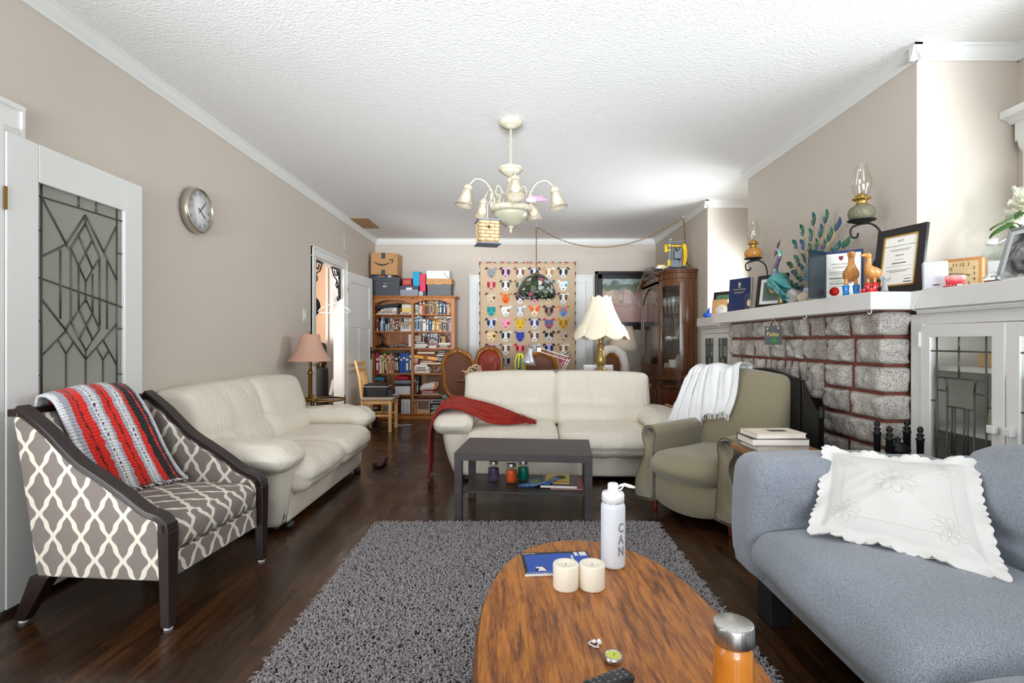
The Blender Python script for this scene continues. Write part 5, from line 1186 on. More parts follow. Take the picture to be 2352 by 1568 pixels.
T = thing('blue_bottle_cap', 'bright blue round cap on the black bench', 'cap', (1.655, 5.50, .4405)); MB().lathe([(.017, 0), (.019, .02), (.015, .03), (0, .032)], n=14).build('cap', cm(20, 90, 190, .4), T)
tag(MB().bx((0, 0, .012), (.09, .05, .024)).build('blue_case', cm(40, 60, 130, .4), loc=(1.50, 5.45, .4405), bev=.006), 'small navy case on the left end of the black bench', 'case')
mb = MB(); mb.T = Rz(-42) @ Ry(14); mb.box(-.13, .13, -.022, .022, 0, .035); tag(mb.build('wooden_block', cm(190, 145, 110, .7), loc=(1.62, 5.34, .475), bev=.002), 'tan wooden block tilted behind the sofa arm', 'block')
T = thing('picture_book', 'green and yellow picture book on the bench beside the tan block', 'book', (1.79, 5.38, .4405), -10)
GYB = pm('green_yellow_art', sr(120, 180, 60), .35); N, L, b = nodes(GYB); tc = N.new('ShaderNodeTexCoord'); n = N.new('ShaderNodeTexWave'); n.inputs['Scale'].default_value = 7; n.inputs['Distortion'].default_value = 6; L.new(tc.outputs['Object'], n.inputs[0]); rp = ramp(N, [(.1, sr(20, 110, 90)), (.4, sr(90, 190, 60)), (.8, sr(225, 220, 60))]); L.new(n.outputs[0], rp.inputs[0]); L.new(rp.outputs[0], b.inputs['Base Color'])
MB().box(-.11, .13, -.09, .09, 0, .05).build('pages', PAPER, T); MB().box(-.115, .135, -.095, .095, .05, .056).build('cover', GYB, T)
T = thing('walking_stick', 'brown wooden slat with a black grip leaning on the wall beside the cabinet', 'slat', (0, 0, 0))
a, c = px(1578, 905, 6.1), px(1608, 838, 6.15); a2 = a+(a-c)*.9; MB().tube([a2, c], .022, 4, sq=.6).build('slat', wood('teak_slat', sr(120, 78, 50), sr(150, 104, 70), (1, 1, 4), 4, .4), T); q = px(1587, 852, 6.02); MB().tube([q, q+Vector((.06, 0, -.05))], .013, 8).build('grip', BLACK, T)
# ---------------- swing-arm lamp and side table beside the left sofa
T = thing('glass_side_table', 'round glass side table with a brass rim at the far end of the left sofa', 'side table', (-1.93, 5.27, 0))
MB().lathe([(0, .597), (.20, .597), (.20, .605), (0, .605)], n=48).build('glass_top', glassmat('smoked_top', (.75, .75, .72), mixf=.15), T)
mb = MB(); mb.tube([(.205*cos(2*pi*i/48), .205*sin(2*pi*i/48), .601) for i in range(48)], .009, 8, closed=True); mb.build('brass_rim', BRASS, T)
for k in range(3):
    a = k*2*pi/3+.35; MB().tube([(.2*cos(a), .2*sin(a), .635), (.2*cos(a), .2*sin(a), .58), (.17*cos(a), .17*sin(a), 0)], .009, 8).build('leg', BRASS, T)
T = thing('swing_arm_lamp', 'brass swing-arm table lamp with a dusty pink shade beside the left sofa', 'lamp', (-2.035, 5.19, .606))
MB().lathe([(0, 0), (.075, 0), (.075, .012), (.05, .022), (.02, .03), (.019, .05)], n=32).build('base', BRASS, T)
MB().lathe([(.019, .04), (.0195, .045), (.0195, .245), (.024, .25), (.024, .262), (.028, .268), (.02, .285), (.012, .29), (.010, .34), (.013, .345), (.013, .37), (.010, .375), (.014, .40)], n=20).build('post', BRASS, T)
mb = MB(); mb.box(0, .10, -.007, .007, .332, .340); mb.box(.0, .10, -.007, .007, .350, .356); mb.lathe([(.010, .318), (.010, .375)], (.10, 0, 0), 12); mb.build('swing_arm', BRASS, T, bev=.002)
PSH = pm('dusty_pink_shade', sr(200, 158, 138), .85, bump=.1, bs=90, sub=.1)
def psh(u, v):
    a = 2*pi*u; k = 6; f = cos(pi/k)/cos(((a+pi/k) % (2*pi/k))-pi/k); r_ = (.085+.02*v+.098*v*v)*(.93+.07*f)*1.02
    return (r_*cos(a), r_*sin(a), .645-.265*v)
MB().grid(psh, 96, 16, thick=.002).build('lamp_shade', PSH, T); MB().lathe([(.004, .60), (.004, .655), (.008, .66), (.008, .675), (0, .685)], n=10).build('finial', BRASS, T)
# shoe just visible past the sofa
T = MB(); T.cush((0, 0, .035), (.10, .24, .07), .03, n=(6, 8, 6), warp=lambda p: (p[0], p[1], p[2]*(.7 if p[1] < -.02 else 1))); tag(T.build('shoe', cm(70, 34, 28, .4), loc=(-1.30, 5.02, .002)), 'dark red-brown shoe on the floor at the far corner of the left sofa', 'shoe')
# ---------------- doorway things
T = thing('clothes_hanger', 'white plastic clothes hanger hanging in the left doorway', 'hanger', (-2.285, 6.60, 1.76), 8)
mb = MB(); mb.tube([(.0, 0, -.10), (0, 0, -.03), (.012, 0, -.012), (.008, 0, .004), (-.008, 0, .004), (-.012, 0, -.01)], .0035, 6); mb.tube([(0, 0, -.10), (-.10, 0, -.135), (-.175, 0, -.175), (-.195, 0, -.205), (-.18, 0, -.22), (0, 0, -.222), (.18, 0, -.22), (.195, 0, -.205), (.175, 0, -.175), (.10, 0, -.135)], .006, 8, closed=True); mb.build('hanger_frame', cm(240, 235, 235, .3), T)
for y0, s_, lab in ((6.84, -1, 'black scrolled iron bracket at the far top corner of the left doorway'), (5.93, 1, 'black scrolled iron bracket at the near top corner of the left doorway')):
    T = thing('iron_bracket', lab, 'bracket', (-2.30, y0, 2.105), group='scrolled iron brackets'); mb = MB()
    mb.box(-.012, .012, min(0, s_*.012), max(0, s_*.012), -.38, 0); mb.box(-.012, .012, min(0, s_*.30), max(0, s_*.30), -.012, 0)
    for P_ in (((.28, -.02), (.22, -.10), (.12, -.14), (.06, -.22), (.03, -.34), (.02, -.38)), ((.20, -.03), (.16, -.09), (.10, -.07), (.11, -.02), (.06, -.05), (.03, -.12)), ((.10, -.15), (.14, -.20), (.10, -.24), (.06, -.20)), ((.02, -.36), (.06, -.40), (.09, -.38), (.08, -.35))): mb.tube(spline([(0, s_*a, c) for a, c in P_], 5), .008, 6)
    mb.build('scrollwork', DARKM, T)
T = thing('black_suitcase', 'black soft case with a white tag standing inside the left doorway', 'suitcase', (-2.66, 7.0, 0))
MB().cush((0, 0, .42), (.26, .22, .84), .05, (.01, .01, .01), n=(6, 6, 10)).build('case_body', pm('black_fabric_case', (.02, .02, .023), .6, bump=.1), T); MB().cush((0, .02, 1.0), (.24, .14, .34), .06, n=(6, 6, 8)).build('case_top', pm('black_leatherette', (.015, .015, .016), .35), T)
mb = MB(); mb.T = Ry(12); mb.bx((.12, -.12, .62), (.045, .006, .20)); mb.build('white_tag', cm(200, 205, 210, .5), T)
T = MB(); T.lathe([(0, -.02), (.09, -.02), (.12, 0), (.09, .03), (0, .05)], n=20); T2 = MB(); T2.T = Rx(90); T2.lathe([(0, 0), (.09, 0), (.15, .02), (.09, .05), (0, .07)], n=20)
tag(T2.build('black_hat', BLACK, loc=(-2.62, 6.65, 1.62)), 'black round hat seen at the near edge of the left doorway', 'hat')
# ---------------- beech chair with printer
BEE = wood('beech_chair', sr(208, 160, 98), sr(232, 190, 128), (1, 1, 6), 4, .4, bump=.01)
T = thing('beech_chair', 'light beech slatted chair holding the printer beside the bookcase', 'chair', (-1.83, 7.04, 0), 90)
for sx in (-1, 1):
    MB().tube([(sx*.17, .17, 0), (sx*.17, .19, .43), (sx*.17, .22, .70), (sx*.17, .275, .93)], .021, 4, sq=.8).build('rear_leg', BEE, T); MB().box(sx*.17-.02, sx*.17+.02, -.20, -.16, 0, .40).build('leg', BEE, T, bev=.003)
mb = MB(); mb.box(-.16, .16, .255, .275, .86, .91); mb.box(-.16, .16, .24, .26, .78, .825)
mb.build('back_rail', BEE, T, bev=.004); mb = MB()
for i in range(5): mb.tube([(-.12+.06*i, .195, .46), (-.12+.06*i, .215, .65), (-.12+.06*i, .25, .80)], .008, 4, sq=1.4)
mb.build('back_slats', BEE, T); mb = MB(); mb.box(-.17, .17, -.19, .19, .36, .41); mb.build('seat_rail', BEE, T, bev=.003)
mb = MB(); mb.box(-.18, -.16, -.18, .18, .20, .225); mb.box(.16, .18, -.18, .18, .20, .225); mb.box(-.16, .16, -.01, .01, .205, .22); mb.build('stretcher', BEE, T)
MB().cush((0, -.01, .43), (.40, .42, .04), .018, n=(8, 8, 4)).build('seat', cm(176, 160, 145, .9), T)
T = thing('printer', 'black and silver printer on the seat of the light wooden chair', 'printer', (-1.85, 7.05, .4505), 0)
MB().box(-.17, .14, -.13, .13, .0, .13).build('printer_body', BLACK, T, bev=.01); MB().box(-.175, .145, -.135, .135, .125, .14).build('silver_band', STEEL, T, bev=.004); mb = MB(); mb.box(-.16, .12, -.12, .12, .14, .165); mb.box(-.12, .08, -.10, -.02, .165, .18); mb.build('scanner_lid', cm(30, 30, 32, .4), T, bev=.008)
MB().box(.14, .26, -.09, .09, .02, .024).build('paper_tray', cm(210, 212, 216, .5), T); MB().box(.14, .20, -.11, .11, .0, .09).build('tray_side', cm(40, 40, 42, .4), T, bev=.004)
T = thing('waste_bin', 'silver metal waste bin on the floor under the light wooden chair', 'bin', (-2.03, 7.35, .001)); MB().lathe([(0, 0), (.08, 0), (.095, .24), (.098, .24), (.098, .25), (.09, .25), (.075, .01), (0, .01)], n=24).build('bin_body', STEEL, T)
mb = MB(); mb.tube([(-1.95+.50*t+.12*sin(6*t), 7.5+.12*cos(5*t)-.1*t, .008) for t in [i/40 for i in range(41)]], .006, 6); tag(mb.build('white_cable', cm(225, 225, 225, .5)), 'white power cable looped on the floor in front of the bookcase', 'cable')
mb = MB(); mb.tube([(-2.02+.25*t, 7.12-.1*sin(4*t), .006) for t in [i/20 for i in range(21)]], .005, 6); mb.tube([(-1.95, 7.22, .40), (-1.97, 7.25, .2), (-2.0, 7.2, .01), (-1.9, 7.1, .006)], .004, 6); tag(mb.build('black_cable', BLACK), 'black printer cable trailing from the light wooden chair to the floor', 'cable')
# ---------------- chandelier
CRM = pm('antique_cream_paint', sr(182, 174, 154), .5, bump=.3, bs=60, var=.05, vs=30)
T = thing('chandelier', 'cream five-arm chandelier with frosted bell shades and a glass bowl', 'chandelier', (-.045, 3.92, 0))
FL = lambda a, z: 1+.05*abs(sin(a*14))
MB().lathe([(0, 2.762), (.03, 2.762), (.034, 2.768), (.07, 2.782), (.08, 2.79)], n=64, flute=FL).lathe([(.08, 2.79), (.086, 2.793), (.087, 2.812), (.08, CZ), (0, CZ)], n=48).build('ceiling_canopy', CRM, T)
mb = MB(); chain(mb, [(0, 0, 2.76), (0, 0, 2.475)], .042, .0035, .010); mb.build('chain', CRM, T)
mb = MB(); mb.lathe([(.01, 2.405), (.03, 2.41), (.05, 2.425), (.082, 2.448)], n=56, flute=FL); mb.lathe([(.082, 2.448), (.092, 2.455), (.092, 2.468), (.085, 2.475), (0, 2.475)], n=40); mb.build('crown_cup', CRM, T)
MB().lathe([(.012, 2.41), (.022, 2.39), (.03, 2.385), (.03, 2.37), (.016, 2.36), (.02, 2.33), (.035, 2.30), (.045, 2.27), (.03, 2.24), (.02, 2.22), (.04, 2.20), (.05, 2.17)], n=24).build('stem', CRM, T)
mb = MB(); mb.lathe([(.10, 2.165), (.135, 2.17), (.155, 2.178), (.158, 2.168), (.15, 2.15), (.13, 2.135), (.12, 2.14), (.11, 2.155)], n=72, flute=lambda a, z: 1+.018*sin(a*18)); mb.build('ornate_ring', CRM, T)
BOWL = pm('alabaster_glass', sr(172, 168, 146), .3, trans=.2, var=.08, vs=7)
MB().lathe([(.13, 2.15), (.122, 2.11), (.095, 2.075), (.065, 2.05), (.045, 2.035), (.0, 2.033)], n=48).build('glass_bowl', BOWL, T)
MB().lathe([(.028, 2.045), (.03, 2.036), (.02, 2.025), (.006, 2.018), (.012, 2.008), (.010, 1.998), (0, 1.982)], n=24).build('finial', CRM, T)
AMB = milky(glassmat('champagne_glass', (.92, .87, .78), .15, .06), .36, (.58, .52, .43))
BULB = pm('opal_bulb', (.95, .95, .95), .2, emis=.6)
for k, ang in enumerate((-84, -13, 59, 131, 203)):
    a = radians(ang); d = Vector((cos(a), sin(a), 0)); z0 = 2.165; up_ = Vector((0, 0, 1))
    arm_pts = spline([d*.13+up_*2.165, d*.135+up_*2.24, d*.19+up_*2.335, d*.27+up_*2.355, d*.325+up_*2.30], 6)
    mb = MB(); mb.tube(arm_pts, .0075, 8); am = mb.build('arm', CRM, T)
    mb = MB(); mb.tube(spline([d*.06+up_*2.27, d*.10+up_*2.33, d*.12+up_*2.27, d*.085+up_*2.25, d*.09+up_*2.18], 5), .005, 6)
    for sgn in (-1, 1): mb.ball(d*.15+up_*(2.21+.03*sgn), .017, 8, sc=(1, 1, 1.7))
    mb.build('scroll_leaf', CRM, T)
    ti = 14 if k != 0 else 22
    M = Matrix.Translation(d*.325+up_*2.30) @ Matrix.Rotation(a, 4, 'Z') @ Ry(-ti)
    mb = MB(); mb.T = M; mb.lathe([(.0, .012), (.018, .008), (.032, -.01), (.034, -.03), (.030, -.032)], n=24); mb.build('shade_cap', CRM, am)
    mb = MB(); mb.T = M; mb.lathe([(.030, -.025), (.038, -.05), (.040, -.075), (.046, -.10), (.058, -.125), (.068, -.15), (.066, -.15), (.056, -.125), (.044, -.10), (.038, -.075), (.036, -.05), (.028, -.026)], n=40, flute=lambda a, z: 1+.02*abs(sin(a*12))*(z > -.05)); mb.build('glass_shade', AMB, am)
    mb = MB(); mb.T = M; mb.ball((0, 0, -.088), .030, 16); mb.lathe([(.012, -.03), (.014, -.06)], n=12); mb.build('light_bulb', BULB, am)
# cork birdhouse
T = thing('cork_birdhouse', 'small birdhouse of wine corks with blue-grey roof and base hanging from the chandelier', 'birdhouse', (-.205, 3.70, 2.04), 14)
CORK = [cm(206, 176, 136, .85), cm(186, 144, 98, .85), cm(216, 196, 164, .85)]
BGR = cm(118, 128, 142, .5)
mb = MB()
for lv in range(6):
    z = -.165+.0125+.024*lv
    for side in range(4):
        mb.T = Rz(90*side)
        for (x0, x1) in (((-.065, .0), (.0, .065)) if lv % 2 else ((-.065, -.03), (-.03, .035), (.035, .065))):
            mi = (lv*3+side+int(x0*100)) % 3; s0 = len(mb.v)
            vs = []; 
            for x in (x0+.001, x1-.001):
                for i in range(8): aa = pi/4*i; vs.append((x, -.062+.0125*cos(aa), z+.0118*sin(aa)))
            mb.add(vs, [(i, (i+1) % 8, 8+(i+1) % 8, 8+i) for i in range(8)]+[tuple(range(8)), tuple(reversed(range(8, 16)))], mi, True)
mb.T = I4; mb.box(-.055, .055, -.055, .055, -.17, -.03, 1); mb.build('cork_walls', CORK, T)
MB().box(-.083, .083, -.083, .083, -.022, -.015).build('roof', BGR, T); MB().box(-.083, .083, -.083, .083, -.184, -.178).build('floor_plate', BGR, T)
mb = MB(); mb.T = Tr(-.005, -.073, -.07) @ Rx(90); mb.lathe([(0, 0), (.012, 0), (.012, .003), (0, .003)], n=16); mb.build('entrance_hole', cm(90, 66, 48, .9), T)
MB().tube([(0, 0, -.015), (0, 0, .10), (.03, .06, .14), (.06, .11, .20)], .0025, 5).build('hanging_wire', cm(235, 235, 235, .4), T)
T = thing('pink_bird_ornament', 'small pink and white feathered ornament perched on the chandelier ring', 'ornament', (.125, 3.80, 2.19))
MB().ball((-.02, 0, .01), .028, 12, sc=(1.5, .8, .7)).build('bird_body', cm(225, 210, 225, .6), T)
mb = MB(); mb.prism([(-.05, .03), (.09, .015), (.10, .005), (.02, -.002), (-.03, .01)], -.012, -.006, 'y'); mb.prism([(-.03, .04), (.07, .035), (.04, .01)], .0, .006, 'y'); mb.build('wing', cm(215, 120, 150, .5), T)
# ---------------- stained glass swag lamp
T = thing('stained_glass_lamp', 'domed stained-glass swag lamp hanging on a brass chain over the dining table', 'lamp', (.276, 7.43, 0))
SG = pm('leaded_flower_glass', (.3, .3, .25), .25); N, L, b = nodes(SG); tc = N.new('ShaderNodeTexCoord'); vo = N.new('ShaderNodeTexVoronoi'); vo.inputs['Scale'].default_value = 13; L.new(tc.outputs['Object'], vo.inputs[0]); ve = N.new('ShaderNodeTexVoronoi'); ve.feature = 'DISTANCE_TO_EDGE'; ve.inputs['Scale'].default_value = 13; L.new(tc.outputs['Object'], ve.inputs[0])
sv = N.new('ShaderNodeSeparateColor'); L.new(vo.outputs['Color'], sv.inputs[0]); rp = ramp(N, [(0, sr(52, 66, 50)), (.22, sr(96, 104, 78)), (.40, sr(200, 196, 182)), (.56, sr(70, 84, 66)), (.68, sr(150, 162, 158)), (.80, sr(160, 92, 104)), (.88, sr(60, 74, 58)), (.95, sr(206, 190, 160))], 'CONSTANT'); L.new(sv.outputs[0], rp.inputs[0])
mx = N.new('ShaderNodeMix'); mx.data_type = 'RGBA'; L.new(M_('LESS_THAN', ve.outputs[0], .06), mx.inputs[0]); L.new(rp.outputs[0], mx.inputs[6]); mx.inputs[7].default_value = (.01, .01, .01, 1); L.new(mx.outputs[2], b.inputs['Base Color'])
pr = [(.03, 2.135), (.09, 2.12), (.16, 2.075), (.215, 2.01), (.25, 1.94), (.275, 1.87), (.28, 1.835)]
MB().lathe(pr+[(r_-.006, z-.003) for r_, z in reversed(pr)], n=64).grid(lambda u, v: ((.28-.02*v)*cos(2*pi*u), (.28-.02*v)*sin(2*pi*u), 1.84-.045*v*(.6+.4*abs(sin(2*pi*u*7)))), 84, 3, uvs=False).build('glass_dome', SG, T)
MB().lathe([(0, 2.17), (.008, 2.165), (.012, 2.15), (.045, 2.14), (.04, 2.125), (0, 2.12)], n=20).build('dome_cap', BRASS, T)
hk2 = Vector((2.17-.276, 6.87-7.43, 2.79))
mb = MB(); chain(mb, [(0, 0, 2.165), (0, 0, 2.80)], .045, .0032, .010)
sw = [Vector((0, 0, 2.80)).lerp(hk2, t)-Vector((0, 0, .335*4*t*(1-t)*(1.06-.12*t))) for t in [i/24 for i in range(25)]]
chain(mb, sw, .045, .0032, .010); dn = Vector((hk2.x, hk2.y-.02, 0)); chain(mb, [Vector((dn.x, dn.y, 2.78)), Vector((dn.x, dn.y-.1, 2.2)), Vector((1.925, 6.46-7.43, 2.0)), Vector((1.925, 6.47-7.43, .85))], .045, .0032, .010); mb.build('chain', BRASS, T)
mb = MB(); mb.tube([(0, 0, CZ), (0, 0, 2.81), (.012, 0, 2.80), (0, 0, 2.79)], .004, 6); mb.build('ceiling_hook', WHITE, T); mb = MB(); mb.tube([(hk2.x, hk2.y, CZ), (hk2.x, hk2.y, 2.80), (hk2.x+.012, hk2.y, 2.79)], .005, 6); mb.build('ceiling_hook', WHITE, T)
MB().bx((1.93, 6.455-7.43, .83), (.03, .03, .06)).build('cord_switch', cm(220, 220, 220, .5), T)
# ================================================================ BOOKCASE
BCW = wood('golden_oak_bookcase', sr(158, 90, 36), sr(196, 126, 60), (1, 1, 8), 3.5, .38, .2)
BCB = wood('bookcase_back_veneer', sr(180, 116, 66), sr(202, 142, 90), (1, 1, 14), 4, .5, dark=sr(150, 92, 56))
BX, BY = -2.228, 8.0
def Z(zy): return (1530-zy)/765
def Xx(zx): return zx/765
T = thing('bookcase', 'tall golden oak double bookcase crammed with books against the back wall', 'bookcase', (BX, BY, 0)); BC = T
mb = MB(); mb.box(Xx(15), Xx(50), 0, .36, 0, Z(125)); mb.build('side_panel', BCW, T, bev=.003)
mb = MB(); mb.box(Xx(940), Xx(982), 0, .36, 0, Z(125)); mb.build('side_panel', BCW, T, bev=.003)
mb = MB(); mb.box(Xx(478), Xx(507), .0, .34, Z(1480), Z(130)); mb.build('centre_divider', BCW, T, bev=.002)
mb = MB(); mb.box(Xx(50), Xx(940), .345, .355, .05, Z(125)); mb.build('back_panel', BCB, T)
SH = [310, 508, 703, 995, 1245, 1467]
for zy in SH:
    for a, c in ((50, 478), (507, 940)):
        mb = MB(); mb.box(Xx(a), Xx(c), .008, .345, Z(zy)-.018, Z(zy)); mb.build('shelf', BCW, T, bev=.002)
mb = MB(); mb.box(Xx(15), Xx(982), -.012, .36, 0, Z(1487)); mb.build('plinth', BCW, T, bev=.004)
mb = MB(); mb.box(Xx(5), Xx(995), -.02, .37, Z(125), Z(117)); mb.box(Xx(-2), Xx(1003), -.035, .375, Z(117), Z(108)); mb.box(Xx(-8), Xx(1012), -.045, .38, Z(108), Z(98)); mb.build('crown', BCW, T, bev=.004)
mb = MB()
for a, c in ((50, 478), (507, 940)):
    n_ = 18; pr = [(Xx(a+(c-a)*i/n_), Z(186)+(Z(146)-Z(186))*min(1, 1.25*sin(pi*i/n_))**1.2) for i in range(n_+1)]
    for i in range(n_): mb.prism([pr[i], pr[i+1], (pr[i+1][0], Z(125)), (pr[i][0], Z(125))], .0, .018, 'y')
mb.build('arched_valance', BCW, T)
CN = {'red': (176, 34, 34), 'dark red': (110, 26, 34), 'cream': (226, 214, 190), 'white': (228, 228, 226), 'black': (28, 27, 30), 'grey': (138, 138, 138), 'dark grey': (70, 70, 74), 'navy': (28, 48, 92),
 'blue': (38, 98, 152), 'light blue': (150, 188, 205), 'teal': (46, 120, 124), 'green': (60, 108, 66), 'dark green': (30, 62, 42), 'orange': (216, 116, 44), 'rust': (164, 80, 40), 'brown': (104, 68, 46), 'tan': (184, 148, 108), 'gold': (204, 160, 62),
 'yellow': (236, 204, 84), 'pink': (214, 132, 140), 'purple': (92, 62, 102), 'magenta': (196, 24, 110), 'lilac': (190, 180, 206), 'taupe': (132, 114, 98), 'royal blue': (20, 72, 170), 'silver': (170, 174, 178), 'maroon': (96, 34, 40), 'peach': (228, 178, 148)}
PG = PAPER; bookmeta = []
def one_book(x0, x1, z0, z1, colr, shelf, lean=0, dep=.2, horiz=False, yoff=.02, rz=0):
    """one volume: two boards, a spine and a page block"""
    mb = MB(); w_ = x1-x0; h = z1-z0; cxm = (x0+x1)/2
    c = CN[colr]; j = R.uniform(.9, 1.08); c = tuple(min(255, q*j) for q in c)
    mb.T = (Rz(rz) if rz else I4) @ Ry(lean)
    if not horiz:
        t = min(.003, w_*.15); a = w_/2
        mb.box(-a, -a+t, 0, dep, 0, h); mb.box(a-t, a, 0, dep, 0, h); mb.box(-a, a, -.001, t, 0, h)
        mb.box(-a+t, a-t, t, dep-.004, .003, h-.004, 1)
        if w_ > .014:
            k = R.choice((.62, .7, .78)); lc = 2; mb.box(-a*.8, a*.8, -.0022, -.001, h*k, h*(k+.1), 2); 
            if R.random() < .5: mb.box(-a*.55, a*.55, -.0022, -.001, h*.15, h*(k-.12), 2)
    else:
        t = min(.003, h*.15); a = w_/2
        mb.box(-a, a, 0, dep, 0, t); mb.box(-a, a, 0, dep, h-t, h)
        if horiz == 'spine': mb.box(-a, a, -.001, t, 0, h); mb.box(-a*.7, a*.5, -.0022, -.001, h*.3, h*.7, 2)
        mb.box(-a+.003, a-.004, t, dep-.004, t, h-t, 1)
    lab_ = (235, 228, 210) if sum(c) < 420 else (70, 60, 60)
    if colr in ('brown', 'maroon', 'dark green', 'navy', 'taupe'): lab_ = (200, 170, 100)
    rr = tuple(int(round(q/12)*12) for q in c)
    o = mb.build('book', [cm(*rr, .5), PG, cm(*lab_, .5)], loc=(BX+cxm, BY+yoff, z0+.0006))
    bookmeta.append((o, colr, shelf, horiz, x0, z0)); return o
def upright(shelf, zy, items, dep=.2, yoff=.025):
    for it in items.split():
        q = it.split(':'); a, c, top = float(q[0]), float(q[1]), float(q[2]); colr = q[3].replace('_', ' '); lean = float(q[4]) if len(q) > 4 else 0
        x0, x1 = Xx(a)+.0006, Xx(c)-.0006
        z0 = Z(zy); z1 = Z(top)
        if lean: z0 += abs(sin(radians(lean)))*(x1-x0)/2
        one_book(x0, x1, z0, z1, colr, shelf, lean, dep*R.uniform(.85, 1.0), yoff=yoff+R.uniform(0, .02))
def flats(shelf, items, dep=.2, yoff=.03):
    for it in items.split():
        q = it.split(':'); a, c, zb, zt = map(float, q[:4]); colr = q[4].replace('_', ' '); rz = float(q[5]) if len(q) > 5 else R.uniform(-2, 2)
        one_book(Xx(a), Xx(c), Z(zb), Z(zt), colr, shelf, 0, dep, R.choice(('spine', 'spine', 'pages')), yoff+R.uniform(0, .015), rz)
upright('top right', 310, '511:523:192:dark_green 523:541:196:cream 541:561:202:white 561:573:186:black 573:590:168:white 590:606:200:orange 606:632:156:rust 632:656:172:maroon 656:680:156:brown 680:700:152:taupe 700:724:156:tan 724:742:150:brown 742:768:150:taupe 768:785:152:gold 785:806:158:navy 806:828:166:blue 828:851:166:navy 851:872:188:teal 872:892:190:purple 892:914:190:peach 914:937:196:brown')
upright('second right', 508, '510:537:338:light_blue 537:575:330:light_blue 575:606:332:grey 606:640:368:white 640:656:362:black 656:672:368:cream 672:683:372:black 683:709:375:blue 709:742:385:gold:4 742:768:382:taupe:5 768:797:372:orange 797:823:370:yellow 823:846:366:dark_grey 846:876:366:silver 876:910:362:brown 910:937:372:lilac')
flats('second right', '746:936:358:334:cream:0')
upright('third right', 703, '592:606:530:white 606:622:528:light_blue 622:640:526:grey 640:656:530:navy 656:672:535:white 684:700:535:white 700:716:530:grey 716:733:533:white 733:749:530:silver 749:768:536:white 780:796:548:tan 796:810:545:black 810:826:548:dark_red 880:893:552:navy 893:906:548:red 906:920:552:lilac 920:936:548:brown', .15, .15)
flats('third right', '508:640:703:684:teal 510:668:684:668:cream 508:660:668:652:dark_grey 508:668:652:630:black 680:768:703:676:lilac 682:760:672:642:pink 684:772:636:620:white 682:768:620:596:black 780:935:703:690:rust 785:932:690:668:dark_grey 790:934:666:643:white', .13)
flats('fourth right', '508:690:995:975:white 510:688:974:952:cream 508:680:950:922:white 512:660:921:894:cream 575:820:893:872:gold:2 508:552:884:858:red 508:552:857:830:white 570:756:870:848:rust:-2 540:746:770:749:orange:1 776:890:752:736:navy 775:890:775:756:black 770:888:800:779:light_blue', .2)
upright('fifth right', 1245, '510:522:1035:dark_red 522:532:1040:green 532:552:1030:black:2 552:562:1060:black')
flats('fifth right', '575:780:1228:1206:red 590:800:1245:1232:teal', .24)
flats('bottom right', '695:862:1350:1302:silver 700:860:1384:1366:dark_grey 698:858:1402:1386:black 700:862:1420:1404:dark_grey 705:858:1436:1422:navy 702:860:1452:1438:teal 700:858:1466:1454:silver', .2)
upright('bottom right', 1467, '508:530:1302:tan')
flats('top left', '65:300:310:294:light_blue 90:300:292:274:peach 120:300:272:252:white 150:302:250:232:white 345:480:310:288:white', .2)
upright('second left', 508, '58:72:352:maroon 74:92:350:maroon 146:164:352:blue 226:250:362:light_blue:3 250:268:372:orange:4 268:284:368:brown:5 284:306:360:dark_red:9 310:330:360:taupe:10 332:352:352:dark_grey:10')
flats('second left', '226:340:508:484:maroon 240:338:482:462:black 226:306:460:444:red 346:476:508:480:white 348:474:478:460:white 346:476:458:432:cream 348:474:430:406:taupe 388:474:404:384:cream 388:474:382:360:white:-3', .16)
upright('fourth left', 995, '56:98:758:magenta 98:110:800:white 110:124:785:cream 124:142:780:yellow 142:154:792:white 156:168:790:black:-5 170:183:785:dark_red:-8 186:206:768:gold:-9 210:222:782:silver:-8 222:240:790:peach:-7 240:256:775:orange:-7 256:272:768:pink:-6 272:288:768:dark_green:-5 288:304:770:dark_red:-5 304:330:772:black:-4 332:345:775:dark_grey:-2 346:372:764:royal_blue 373:402:764:royal_blue 405:445:764:blue 447:474:764:royal_blue', .24)
upright('bottom left', 1467, '120:138:1370:yellow 138:160:1370:yellow 168:184:1375:cream 184:200:1372:light_blue 200:222:1376:teal 222:240:1378:white 280:305:1378:maroon', .2)
def nth(i): return ('leftmost', 'second from left', 'third from left', 'fourth from left', 'fifth from left', 'sixth from left', 'seventh from left', 'eighth from left', 'ninth from left', 'tenth from left')[i] if i < 10 else None
ORD = ['first', 'second', 'third', 'fourth', 'fifth', 'sixth', 'seventh', 'eighth', 'ninth', 'tenth', 'eleventh', 'twelfth', 'thirteenth', 'fourteenth', 'fifteenth', 'sixteenth', 'seventeenth', 'eighteenth', 'nineteenth', 'twentieth', 'twenty-first', 'twenty-second']
seen = set()
